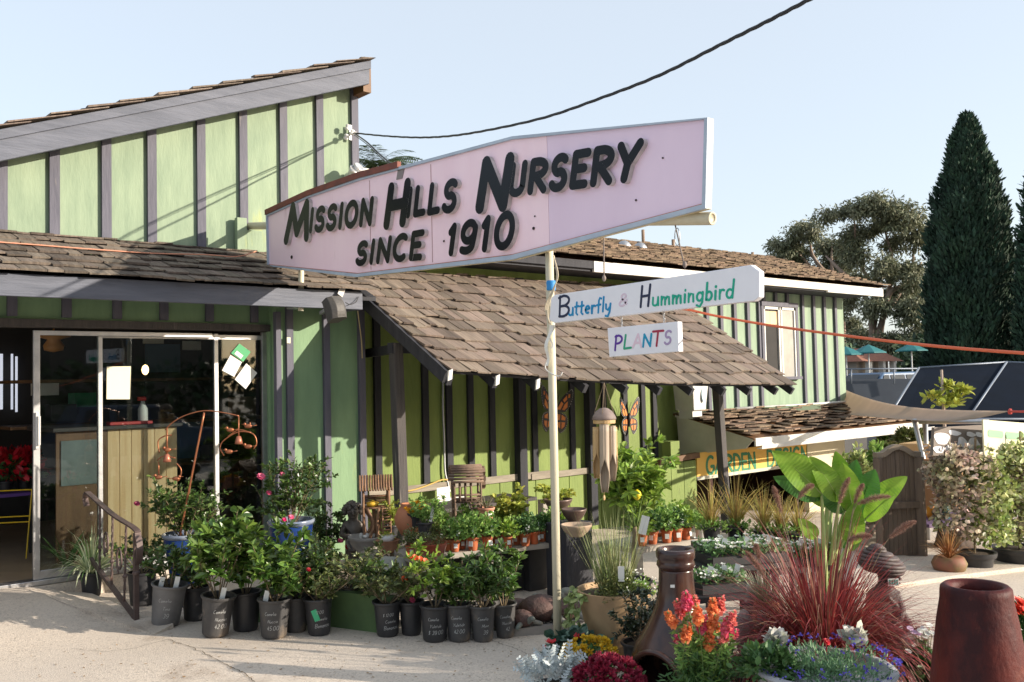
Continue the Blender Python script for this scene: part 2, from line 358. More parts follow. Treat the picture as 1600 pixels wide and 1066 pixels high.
# ------------------------------------------------------------------ the shop (left)
shop = thing('shop_building', (1.8, Y0, -1.55), 'pale green board-and-batten shop with sloping roof and sliding glass front', 'shop building')
def build_shop():
    SXR = onY(567, 600, YS)[0]; xsl = onY(432, 600, YS)[0]
    fz0, fz1, FY = .725, .898, 7.70
    # upper gable wall: polygon under the rake
    p0, p1 = onY(0, 252, YU), onY(577, 131, YU); sl = (p1[2] - p0[2]) / (p1[0] - p0[0]); zt = lambda x: p0[2] + sl * (x - p0[0]) + .12
    xl = -1.6; xr = onY(558, 250, YU)[0]
    mb = MB(); mb.prism([(xl, YU, .9), (xr, YU, .9), (xr, YU, zt(xr)), (xl, YU, zt(xl))], (0, .12, 0)); mb.obj('gable_wall', m_green, shop)
    mb = MB(); bx = [onY(u, 300, YU)[0] for u in (2, 84, 165, 236, 313, 379, 442, 499, 554)]; bx = [bx[0] - .8, bx[0] - .4] + bx
    battens(mb, bx, YU - .001, 1.25, zt, w=.085, d=.036); mb.obj('batten', m_trim, shop)
    # rake boards, a plank above a narrower strip
    RY = 8.55
    a, b, c, d = onY(0, 252, RY), onY(577.5, 131, RY), onY(577.5, 106, RY), onY(0, 217, RY)
    ext = lambda p, q, k: p + (p - q) * k
    a, d = ext(a, b, .5), ext(d, c, .5)
    mb = MB(); mb.prism([a, b, c, d], (0, .05, 0)); mb.obj('rake_board', m_fascia, shop, bevel=.006)
    e, f = onY(580, 94.5, RY - .02), ext(onY(0, 202, RY - .02), onY(580, 94.5, RY - .02), .5)
    c2, d2 = onY(580, 107, RY - .02), ext(onY(0, 218, RY - .02), onY(580, 107, RY - .02), .5)
    mb = MB(); mb.prism([d2, c2, e, f], (0, .05, 0)); mb.obj('rake_trim', m_fascia, shop, bevel=.004)
    # ridge end board under the overhang (the brown plate)
    mb = MB(); q = onY(579, 118, RY + .06); q2 = onY(581, 146, RY + .06)
    mb.box((q[0] - .10, RY + .052, q2[2]), (q[0] + .0, 10.6, q[2] + .1)); mb.obj('barge_plate', m_brownply, shop)
    mb = MB(); rs = random.Random(3); e1 = onY(587, 91, RY - .06); e0 = ext(onY(0, 200, RY - .06), e1, .5); L = np.linalg.norm(e1 - e0); W = 3.2
    surf = bil(e0 + np.array([0, W, 0]), e0, e1 + np.array([0, W, 0]), e1, W, L)
    shakes(mb, W, L, surf, expo=.34, wlo=.12, whi=.30, th=.017, rng=rs, lift=.7, jit=.05); nrm_ = surf(None, None)
    mb.obj('gable_roof', m_shake, shop)
    o_ = np.array([0, .14, 0]); mb = MB(); mb.prism([e0 + o_, e1 + o_, e1 + np.array([0, W, 0]), e0 + np.array([0, W, 0])], -nrm_ * .05); mb.obj('roof_deck', m_dark, shop)
    # body behind: gable side and back so the block is closed
    mb = MB(); mb.box((xr - .12, YU + .12, .9), (xr, 12.4, zt(xr) - .05)); mb.box((xl, 12.3, -1.6), (xr, 12.42, 2.2)); mb.obj('side_wall', m_green, shop)
    # lower shake roof
    mb = MB(); rs = random.Random(5); xa, xb = -1.2, 4.99
    T = math.hypot(YU - (FY - .07), 1.40 - .885)
    surf = bil((xa, FY - .07, .885), (xb, FY - .07, .885), (xa, YU, 1.385), (xb, YU, 1.385), xb - xa, T)
    shakes(mb, xb - xa, T, surf, expo=.20, wlo=.08, whi=.24, th=.016, rng=rs, jit=.035, lift=.55)
    mb.obj('front_roof', m_shake2, shop)
    mb = MB(); mb.prism([(xa, FY + .06, .862), (xb, FY + .06, .862), (xb, YU, 1.372), (xa, YU, 1.372)], (0, 0, -.04)); mb.obj('soffit', m_dark, shop)
    mb = MB(); mb.box((xa, FY, fz0), (4.80, FY + .045, fz1)); mb.obj('fascia', m_fascia, shop, bevel=.005)
    mb = MB(); x = 4.80; mb.box((4.755, FY + .05, fz0), (4.80, Y0, fz1)); mb.obj('fascia_return', m_fascia, shop)
    # front wall: band over the doors, strip right of the doors, header
    xd = onY(420, 600, Y0)[0]; zh = .60
    mb = MB(); mb.box((-1.2, Y0, zh), (xd, Y0 + .1, 1.2)); mb.box((xd - .01, Y0 - .05, -1.9), (xsl + .06, Y0 - .004, zh)); mb.box((xsl, YS, -2.0), (SXR, Y0 - .052, .93)); mb.box((xd + .001, Y0 - .052, -2.0), (SXR, Y0 + .1, 1.0)); mb.obj('front_wall', m_greenf, shop)
    mb = MB(); bxs = [onY(u, 490, Y0)[0] for u in (18, 103, 182, 255, 326, 396)]
    for x in bxs: mb = MB(); battens(mb, [x], Y0 - .001, zh + .02, 1.0, w=.075); mb.obj('front_batten', m_trim, shop)
    bxs = [onY(u, 600, YS)[0] for u in (451.5, 509)]
    for x in bxs: mb = MB(); battens(mb, [x], YS - .001, -1.95, fz1, w=.07, d=.036); mb.obj('front_batten', m_trim, shop)
    mb = MB(); mb.box((xsl - .012, YS - .03, -1.9), (xsl + .04, YS + .03, zh + .12)); mb.obj('door_jamb', m_trim, shop); mb = MB(); x2 = onY(564, 600, YS)[0]
    mb.box((x2 - .04, YS - .036, -1.95), (SXR + .012, YS + .05, .9)); mb.box((SXR + .001, YS + .051, -1.95), (SXR + .012, YC - .12, .9)); mb.obj('front_batten', m_trim, shop)
    mb = MB(); mb.box((-1.2, Y0 - .05, .535), (xd, Y0 + .12, zh + .0)); mb.obj('door_header', m_post, shop)
    # sliding door
    dr = MB(); zb = -1.555
    dr.box((-1.2, Y0 - .02, zb - .03), (xd, Y0 + .11, zb + .012)); door = dr.obj('door_track', m_alu, shop, bevel=.004)
    def stile(u, w, y, zt_=.51): x = onY(u, 700, y)[0]; return (x - w / 2, y - .018, zb + .015), (x + w / 2, y + .018, zt_)
    f1 = MB(); X0 = onY(56, 700, Y0 + .02)[0]; XM = onY(157, 700, Y0 + .02)[0]; XN = onY(338, 700, Y0 + .06)[0]
    f1.box(*stile(56.5, .052, Y0 + .02)); f1.box((X0 + .026, Y0 + .004, .47), (XM + 1.0, Y0 + .036, .51)); f1.box((X0 + .026, Y0 + .004, zb + .016), (XM - .02, Y0 + .036, zb + .085))
    sd = f1.obj('sliding_door', m_alu, shop, bevel=.003)
    g = MB(); g.box((X0 + .024, Y0 + .017, zb + .08), (XM - .012, Y0 + .023, .475)); g.obj('pane', m_glass, sd)
    h = MB(); x, y = X0 + .028, Y0 - .02
    h.box((X0 - .012, Y0 - .028, -.47), (X0 + .012, Y0 + .001, -.17)); h.box((X0 - .0, Y0 - .05, -.44), (X0 + .02, Y0 - .03, -.20)); h.obj('handle', M('steel_handle', (.75, .75, .74), rough=.3, metal=.6), sd, bevel=.003)
    f2 = MB(); f2.box(*stile(156, .040, Y0 + .06)); f2.box(*stile(338, .04, Y0 + .06)); f2.box(*stile(414, .06, Y0 + .06, .53)); f2.box((XM, Y0 + .044, .455), (xd, Y0 + .076, .50)); f2.box((XM + .02, Y0 + .044, zb + .016), (xd, Y0 + .076, zb + .085))
    fw = f2.obj('window_frame', m_alu, shop, bevel=.003)
    for (a_, b_) in ((XM + .016, XN - .018), (XN + .018, xd - .06)):
        g = MB(); g.box((a_, Y0 + .057, zb + .08), (b_, Y0 + .063, .46)); g.obj('pane', m_glass, fw)
    # interior shell
    mb = MB(); mb.box((-3.2, Y0 - .02, -2.0), (4.2, Y0 + .09, zb - .035)); mb.obj('sill_step', m_concrete, shop)
    mb = MB(); mb.box((-3.2, Y0 + .1, -1.64), (5.3, 12.3, zb)); mb.obj('interior_floor', m_floor, shop)
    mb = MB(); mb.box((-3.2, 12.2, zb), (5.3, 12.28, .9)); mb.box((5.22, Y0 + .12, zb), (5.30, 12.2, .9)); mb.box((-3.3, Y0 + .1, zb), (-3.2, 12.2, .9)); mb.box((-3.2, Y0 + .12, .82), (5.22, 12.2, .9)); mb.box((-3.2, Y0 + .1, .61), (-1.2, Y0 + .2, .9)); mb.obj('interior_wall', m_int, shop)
build_shop()

# ------------------------------------------------------------------ shaded wall behind the porch and the two-storey block
porchwall = thing('porch_wall', (5.4, YC, -1.8), 'leaf green board wall with dark battens under the porch roof', 'wall')
def build_porch_wall():
    mb = MB(); mb.box((5.2, YC, -2.2), (11.1, YC + .12, 1.4)); w = mb.obj('wall', m_green2, porchwall)
    mb = MB(); us = (588.6, 663, 700, 733.5, 767, 833, 892, 942, 975, 1003, 1021)
    xs = [onY(u, 640, YC)[0] for u in us]; zr = onY(700, 757, YC)[2]
    battens(mb, xs, YC - .001, zr - .02, 1.3, w=.085, d=.036)
    for u in (808, 917): x = onY(u, 640, YC)[0]; mb.box((x - .06, YC - .11, -1.95), (x + .06, YC - .001, 1.3))
    mb.obj('batten', m_dark, porchwall)
    mb = MB(); mb.box((5.5, YC - .05, zr - .045), (8.35, YC - .037, zr + .04)); mb.box((7.9, YC - .062, zr - .06), (10.25, YC - .037, zr + .02)); mb.obj('rail', M('grey_rail', (.33, .29, .23), (.22, .19, .15), scale=6, stretch=(.4, 3, 3), bump=.4, rough=.85), porchwall, bevel=.004)
    mb = MB(); rs = random.Random(1)
    for x in np.arange(5.6, 10.9, .30): mb.box((x + .006, YC - .022, -2.1), (x + .294, YC - .0005 - rs.uniform(.0, .004), zr - .045))
    mb.obj('plank', m_green2, porchwall, bevel=.003)
    # stub wall at the stall's edge with a rough beam end
    mb = MB(); a = onY(1028, 730, 8.2); b = onY(1088, 730, 8.2)
    for i in range(3): x = a[0] + (b[0] - a[0]) * i / 3; mb.box((x + .004, 8.2, -2.15), (x + (b[0] - a[0]) / 3 - .004, 8.23, -1.17))
    z2 = onY(1060, 706, 8.2)[2]; mb.box((onY(1048, 700, 8.25)[0], 8.25, -1.12), (onY(1062, 700, 8.25)[0], 8.4, onY(1050, 690, 8.25)[2])); mb.obj('stub_wall', m_green2, porchwall, bevel=.003)
    mb = MB(); mb.bar((a[0] - .02, 8.19, -1.135), (b[0] + .02, 8.19, -1.10), .09, .075); mb.obj('beam', m_brownply, porchwall)
build_porch_wall()

porch = thing('porch_roof', (5.05, 6.65, -1.7), 'wide porch roof of brown split shakes sloping over the plant benches', 'porch')
def build_porch():
    rs = random.Random(11)
    L0 = onY(702, 585, 6.65); R0 = onY(1245, 605, 6.65); L1 = np.array([L0[0], 8.64, 1.245]); R1 = np.array([R0[0] - .25, 8.68, 1.30])
    S = np.linalg.norm(R0 - L0); T = np.linalg.norm(L1 - L0)
    surf = bil(L0 + [0, 0, .012], R0 + [0, 0, .012], L1, R1, S, T, sag=.05)
    mb = MB(); shakes(mb, S, T, surf, expo=.225, wlo=.07, whi=.24, th=.017, rng=rs, jit=.04, lift=.55); mb.obj('shakes', m_shake, porch)
    n = surf(None, None); k = 8
    mb = MB()
    for i in range(k):
        s0, s1 = S * i / k, S * (i + 1) / k
        mb.hexa([surf(s0, .05) - n * .03, surf(s1, .05) - n * .03, surf(s1, T) - n * .03, surf(s0, T) - n * .03, surf(s0, .05) - n * .004, surf(s1, .05) - n * .004, surf(s1, T) - n * .004, surf(s0, T) - n * .004])
    mb.obj('deck', m_dark, porch)
    us = [704, 777, 843, 917, 980, 1033, 1083, 1133, 1173, 1215, 1240]
    for i, u in enumerate(us):
        x = onY(u, 600, 6.66)[0]; s = min(S - .03, max(.03, (x - L0[0]) / (R0[0] - L0[0]) * S)); mb = MB()
        a = surf(s, .02) - n * .075; b = surf(s, T - .02) - n * .075; d = nrm(b - a); a = a - d * .03
        mb.bar(a, b, .055, .09, up=n); r = mb.obj('rafter', m_dark, porch)
    mb = MB(); mb.bar(surf(-.025, .0) - n * .04, surf(-.025, T) - n * .04, .035, .12, up=n); mb.obj('barge_board', m_dark, porch)
    for (ut, ub, vb) in ((617, 631, 893), (1121, 1137, 842)):
        y = 7.5; t = onY(ut, 505 if ut < 700 else 612, y); b = onY(ub, vb, y); zt = surf(2, (y - 6.65) / (L1[1] - 6.65) * T)[2] - .12; mb = MB(); dd = (t - b) / (t[2] - b[2])
        zb = gz(b[0], y) - .1; mb.bar(b + dd * (zb - b[2]), b + dd * (zt - b[2]), .105, .105, up=(0, 1, 0)); mb.obj('post', m_post if ut < 700 else M('black_post', (.06, .055, .055), (.09, .08, .075), scale=5, stretch=(3, 3, .3), bump=.4, rough=.8), porch, bevel=.008)
    mb = MB(); zt = surf(2, (7.5 - 6.65) / (L1[1] - 6.65) * T)[2] - .17; t = onY(617, 545, 7.5); mb.bar((t[0] - .06, 7.5, zt), (R0[0] - .2, 7.5, zt - .03), .08, .10); mb.bar((t[0] + .02, 7.5, t[2]), (5.46, 8.69, t[2]), .06, .09); mb.obj('beam', m_dark, porch)
    # the white notched brackets under the eave
    for u, v in ((703, 586), (777, 594), (840, 600)):
        p = onY(u, v, 6.60); mb = MB(); mb.obox(p, (.022, 0, .008), (0, .01, 0), (.006, 0, .045)); mb.obj('bracket', m_white, porch)
build_porch()

block = thing('two_storey_block', (11.0, YC, -2.1), 'mint green two storey block with white window and low hipped shake roof', 'building')
def build_block():
    xL, xR = 5.6, onY(1319, 540, YC)[0]; ze = onY(1316, 448, YC)[2]
    mb = MB(); mb.box((11.0, YC - .004, -.66), (xR, YC + .12, ze + .02)); mb.box((xR - .12, YC + .12, -2.3), (xR, 14, ze)); mb.obj('wall', m_green3, block); mb = MB(); mb.box((xL, YC + .03, 1.2), (11.0, YC + .12, ze + .05)); mb.obj('upper_strip', m_dark, block)  # wall strip above the porch coloured dark to stand for the shade there
    wx0, wx1 = onY(1188, 540, YC)[0], onY(1243, 540, YC)[0]; wz1, wz0 = onY(1215, 480, YC)[2], onY(1225, 585, YC)[2]
    mb = MB(); us = [1138, 1158, 1176, 1186] + [1254, 1271.5, 1288, 1305]
    xs = [onY(u, 545, YC)[0] for u in us]; xs = [x for x in np.arange(11.3, xs[2], .36)] + xs[3:]
    for x in xs: mb.box((x - .035, YC - .045, -.62), (x + .035, YC - .005, ze - .02))
    for x in np.arange(wx0 + .1, wx1, .35): mb.box((x - .035, YC - .045, wz1 + .05), (x + .035, YC - .005, ze - .02))
    mb.obj('batten', m_trim, block)
    mb = MB()
    mb.box((wx0 - .02, YC - .07, wz1), (wx1 + .02, YC - .006, wz1 + .08)); mb.box((wx0 - .02, YC - .06, wz0 - .05), (wx0 + .05, YC - .006, wz1)); mb.box((wx1 - .05, YC - .06, wz0 - .05), (wx1 + .02, YC - .006, wz1)); mb.box((wx0, YC - .09, wz0 - .09), (wx1 + .05, YC - .006, wz0 - .04)); win = mb.obj('window', m_trim, block)
    mb = MB(); wm = (wx0 + wx1) / 2
    for x in (wx0 + .07, wm - .02, wm + .05, wx1 - .07): mb.box((x - .022, YC - .05, wz0 - .04), (x + .022, YC - .02, wz1 - .001))
    mb.box((wx0 + .05, YC - .05, wz1 - .05), (wx1 - .05, YC - .018, wz1 - .002)); mb.obj('sash', m_white, win)
    mb = MB(); mb.box((wm + .03, YC - .03, wz0 - .04), (wx1 - .06, YC - .024, wz1 - .04)); mb.obj('pane', M('dusty_window_glass', (.30, .30, .28), (.40, .39, .36), scale=3, rough=.15), win)
    mb = MB(); mb.box((wx0 + .06, YC - .02, wz0 - .04), (wm, YC - .005, wz1 - .04), 0); mb.box((wx0 + .08, YC - .024, wz1 - .3), (wm - .02, YC - .0195, wz1 - .08), 1); mb.obj('opening', [m_int, m_pine], win)
    # fascia pieces and roof
    FY = 8.22; za0, za1 = onY(1205, 425, FY), onY(1205, 437, FY); a = onY(928, 408, FY); b = onY(1380, 451, FY); h = .13
    zf = lambda x: a[2] + (b[2] - a[2]) * (x - a[0]) / (b[0] - a[0])
    def fpiece(x0, x1, mat, hh=h, dz=0): m_ = MB(); m_.prism([(x0, FY, zf(x0) - hh + dz), (x1, FY, zf(x1) - hh + dz), (x1, FY, zf(x1) + dz), (x0, FY, zf(x0) + dz)], (0, .04, 0)); m_.obj('fascia', mat, block, bevel=.004)
    xm = onY(1293, 440, FY)[0]; xk = onY(1190, 435, FY)[0]
    fpiece(5.4, a[0], m_dark, .10); fpiece(a[0] + .004, xk, m_white, .14); fpiece(xk + .004, xm - .004, m_peel, .12); fpiece(xm, b[0], m_white, .15)
    mb = MB(); mb.box((5.4, FY + .045, zf(8) - .13), (b[0] - .3, YC - .01, zf(8) - .10)); mb.obj('soffit', m_dark, block)
    rs = random.Random(21); x0, x1 = 5.4, b[0] + .08
    e0 = np.array([x0, FY - .09, zf(x0) + .012]); e1 = np.array([x1, FY - .09, zf(x1) + .012])
    r1 = D(1195, 402, depth((14.5, 11.5, 2))); rz = 2.05; ry = 10.9
    rx = [x for x in np.arange(8, 20, .02) if proj((x, ry, rz))[0] < 1200][-1]; r0 = np.array([x0, ry, onY(900, 375, ry)[2]]); r1 = np.array([rx, ry, onY(1200, 403, ry)[2]])
    S = np.linalg.norm(e1 - e0); T = np.linalg.norm(r0 - e0); surf = bil(e0, e1, r0, r1, S, T)
    mb = MB(); shakes(mb, S, T, surf, expo=.17, wlo=.1, whi=.24, th=.02, rng=rs, jit=.03, lift=.8)
    back = np.array([x1, 13.6, zf(x1)])
    s2 = bil(e1, back, r1, r1 + np.array([.2, .1, 0]), 5.4, T); shakes(mb, 5.4, np.linalg.norm(r1 - e1), s2, expo=.2, th=.02, rng=rs)
    mb.obj('hip_roof', M('brown_small_shake', (.20, .145, .10), (.13, .09, .06), scale=22, stretch=(1.6, .2, .2), island=.5, hue=.01, rough=.9, bump=.5), block)
    mb = MB(); mb.add([e0 + [0, .1, -.02], e1 + [-.1, .1, -.02], r1 - [0, 0, .02], r0 - [0, 0, .02], back], [(0, 1, 2, 3), (1, 4, 2)]); mb.obj('roof_deck', m_brownply, block)
    n = surf(None, None)
    for u, v in ((1000, 388), (975, 383)):
        c = onY(u, v, 9.9); c[2] = surf((9.9 - 8) * 0 + 4, (c[1] - FY) / (ry - FY) * T)[2] + .03; mb = MB(); mb.lathe([(.12, 0), (.11, .05), (.06, .1), (0, .12)], c, 14, ax=n); mb.obj('roof_vent', m_steel, block, smooth=True)
    for u, v, h in ((1052, 388, .16), (1176, 402, .10), (1005, 375, .18)):
        c = onY(u, v, ry - .2); mb = MB(); mb.lathe([(.028, -.15), (.028, h), (.02, h)], c, 10); mb.obj('vent_pipe', M('rusty_pipe', (.22, .14, .09), (.3, .22, .16), scale=9, rough=.8), block, smooth=True)
    a = onY(1150, 638.5, YC - .09); b = onY(1326, 627.5, YC - .09); mb = MB(); mb.tube([a, (a + b) / 2 - [0, 0, .01], b + [.08, 0, 0]], .022, 8); mb.obj('conduit', m_white, block, smooth=True)
build_block()

# ------------------------------------------------------------------ stroke lettering
def arc(cx, cy, rx, ry, a0, a1, n=10): return [(cx + rx * math.cos(math.radians(a)), cy + ry * math.sin(math.radians(a))) for a in np.linspace(a0, a1, n)]
GL = {
 'A': (.72, [[(0, 0), (.36, 1)], [(.36, 1), (.72, 0)], [(.14, .34), (.58, .34)]]),
 'B': (.62, [[(.06, 0), (.06, 1)], [(.0, .93)] + arc(.22, .75, .34, .25, 90, -80) + [(.1, .5)], [(.12, .5)] + arc(.24, .25, .36, .26, 85, -95) + [(.04, .01)]]),
 'C': (.6, [arc(.34, .5, .34, .5, 55, 305, 16)]),
 'D': (.62, [[(.05, 0), (.05, 1)], [(.05, 1)] + arc(.2, .5, .4, .5, 85, -85, 12) + [(.05, 0)]]),
 'E': (.5, [[(.05, 0), (.05, 1)], [(.05, 1), (.5, 1)], [(.05, .52), (.42, .52)], [(.05, 0), (.5, 0)]]),
 'F': (.5, [[(.05, 0), (.05, 1)], [(.05, 1), (.5, 1)], [(.05, .52), (.42, .52)]]),
 'G': (.64, [arc(.34, .5, .33, .5, 55, 330, 16) + [(.62, .42)], [(.62, .42), (.40, .42)]]),
 'H': (.62, [[(.05, 0), (.05, 1)], [(.57, 0), (.57, 1)], [(.05, .5), (.57, .5)]]),
 'I': (.14, [[(.07, 0), (.07, 1)]]),
 'L': (.46, [[(.05, 1), (.05, 0)], [(.05, 0), (.46, .03)]]),
 'M': (.86, [[(.0, 0), (.14, 1)], [(.14, 1), (.43, .18)], [(.43, .18), (.72, 1)], [(.72, 1), (.86, 0)]]),
 'N': (.64, [[(.05, 0), (.05, 1)], [(.05, 1), (.59, 0)], [(.59, 0), (.59, 1)]]),
 'O': (.68, [arc(.34, .5, .32, .5, 90, 450, 22)]),
 'P': (.56, [[(.06, 0), (.06, 1)], [(.0, .93)] + arc(.2, .72, .34, .27, 90, -85) + [(.08, .45)]]),
 'R': (.62, [[(.05, 0), (.05, 1)], [(.05, 1)] + arc(.22, .75, .36, .25, 85, -85) + [(.06, .5)], [(.22, .48), (.6, 0)]]),
 'S': (.54, [arc(.29, .74, .23, .26, 40, 250, 10) + arc(.25, .26, .25, .27, 75, -150, 10)]),
 'T': (.6, [[(.3, 0), (.3, 1)], [(0, .98), (.6, 1)]]),
 'U': (.6, [[(.05, 1), (.05, .35)] + arc(.3, .28, .25, .28, 180, 360) + [(.55, 1)], ]),
 'Y': (.64, [[(0, 1), (.3, .45)], [(.64, 1), (.3, .45)], [(.3, .45), (.24, 0)]]),
 '1': (.22, [[(.02, .8), (.14, 1)], [(.14, 1), (.14, 0)]]),
 '9': (.56, [arc(.28, .68, .23, .32, 0, 360, 16), [(.52, .8), (.5, .4)] + arc(.24, .2, .24, .2, 0, -130, 7)]),
 '0': (.62, [arc(.31, .5, .27, .5, 90, 450, 22)]),
 '&': (.6, [[(.6, .1), (.25, .55)] + arc(.3, .8, .17, .2, 200, -20, 8) + [(.2, .5)] + arc(.25, .22, .22, .22, 130, 330, 8) + [(.58, .45)]]),
 'u': (.44, [[(.04, .5), (.04, .18)] + arc(.2, .14, .16, .14, 190, 340, 6) + [(.38, .5)], [(.38, .5), (.42, 0)]]),
 't': (.32, [[(.14, .85), (.12, .1), (.24, 0)], [(0, .55), (.3, .58)]]),
 'e': (.38, [[(.04, .26), (.32, .33)] + arc(.2, .28, .16, .24, 20, 300, 10)]),
 'r': (.32, [[(.05, .5), (.07, 0)], [(.07, .3)] + arc(.22, .34, .14, .16, 150, 50, 5)]),
 'f': (.34, [[(.34, .92), (.22, .98), (.15, .8), (.14, 0)], [(0, .5), (.3, .53)]]),
 'l': (.12, [[(.07, 1), (.05, .05)]]),
 'y': (.42, [[(.03, .5), (.06, .2), (.2, .12), (.36, .3)], [(.4, .52), (.36, 0), (.22, -.3), (.05, -.25)]]),
 'm': (.62, [[(.04, .5), (.06, 0)], [(.06, .28), (.16, .48), (.28, .45), (.3, 0)], [(.3, .28), (.42, .48), (.53, .45), (.57, 0)]]),
 'i': (.12, [[(.06, .48), (.07, 0)], [(.065, .70), (.07, .74)]]),
 'n': (.42, [[(.04, .5), (.06, 0)], [(.06, .28), (.18, .48), (.32, .45), (.36, 0)]]),
 'g': (.42, [arc(.19, .25, .17, .24, 40, 330, 12), [(.37, .5), (.36, -.1), (.22, -.34), (.04, -.24)]]),
 'b': (.40, [[(.06, 1), (.05, .02)], [(.05, .02)] + arc(.2, .24, .17, .24, 220, 490, 10)]),
 'd': (.42, [arc(.19, .24, .17, .24, 50, 330, 12), [(.4, 1), (.36, 0)]]),
 'a': (.40, [arc(.19, .24, .17, .24, 40, 330, 12), [(.36, .5), (.38, 0)]]),
 'c': (.36, [arc(.2, .24, .18, .24, 50, 310, 10)]),
 'o': (.40, [arc(.2, .24, .17, .24, 90, 450, 14)]),
 's': (.34, [[(.3, .44), (.16, .5), (.08, .38), (.24, .2), (.2, .03), (.04, .06)]]),
 'z': (.36, [[(.04, .48), (.32, .48), (.06, .02), (.34, .03)]]),
 'k': (.36, [[(.05, 1), (.05, 0)], [(.3, .5), (.06, .22)], [(.12, .28), (.34, 0)]]),
 '4': (.46, [[(.3, 1), (.02, .34)], [(.02, .34), (.46, .36)], [(.34, .7), (.32, 0)]]),
 '5': (.46, [[(.42, 1), (.1, .98), (.06, .55)] + arc(.2, .3, .22, .28, 80, -130, 8)]),
 '2': (.46, [arc(.22, .74, .2, .25, 160, -30, 8) + [(.03, .02)], [(.03, .02), (.46, .03)]]),
 '8': (.44, [arc(.22, .75, .17, .24, 270, 630, 14), arc(.22, .25, .2, .26, 90, 450, 14)]),
 '$': (.44, [arc(.24, .7, .18, .2, 40, 250, 8) + arc(.2, .28, .2, .22, 75, -140, 8), [(.23, 1.08), (.21, -.08)]]),
 '3': (.44, [arc(.2, .74, .19, .25, 150, -80, 9) + arc(.2, .26, .22, .26, 80, -150, 9)]), '7': (.42, [[(.02, 1), (.42, 1)], [(.42, 1), (.14, 0)]]),
 '.': (.1, [[(.05, .0), (.05, .03)]]), ' ': (.32, []), '-': (.3, [[(.0, .4), (.3, .4)]]),
}
def layout(word, gap=.16, hs=None):
    """strokes of a word in letter heights; hs: per-letter height"""
    x = 0; out = []
    for i, ch in enumerate(word):
        w, st = GL.get(ch, GL['0']); h = 1 if hs is None else hs[i]
        for s in st: out.append((i, [(x + px * h, py * h) for px, py in s]))
        x += w * h + gap
    return out, x - gap
class Plane2:
    """a flat face given by three points: origin, +u point, +v point"""
    def __init__(s, o, pu, pv, toward):
        s.O = np.asarray(o, float); s.U = nrm(np.asarray(pu) - s.O); v = np.asarray(pv) - s.O; v = v - s.U * v.dot(s.U); s.V = nrm(v); s.N = np.cross(s.U, s.V)
        s.flip = np.dot(s.N, np.asarray(toward) - s.O) < 0
        if s.flip: s.N = -s.N
    def uv(s, p): d = np.asarray(p) - s.O; return np.array([d.dot(s.U), d.dot(s.V)])
def write(mb, word, pl, bl, br, tl, tr, w, th, lift=.0, slant=0., gap=.16, mi=0, mis=None, step=.0004, hs=None, wob=0, rs=None, cnt=[0]):
    """bl/br/tl/tr: uv corners of the word on plane pl; w stroke width in metres"""
    st, W = layout(word, gap, hs); bl, br, tl, tr = [np.asarray(a, float) for a in (bl, br, tl, tr)]
    for k, (i, s) in enumerate(st):
        P = []
        for x, y in s:
            u = (x + slant * y) / W; P.append((bl * (1 - u) + br * u) * (1 - y) + (tl * (1 - u) + tr * u) * y)
        P = np.array(P)
        if len(P) > 4: P = smooth_line(P, 3)
        mb.ribbon(P, w, pl.O + pl.N * lift, pl.U, pl.V, pl.N, th + (k % 9) * step, mi, mis)

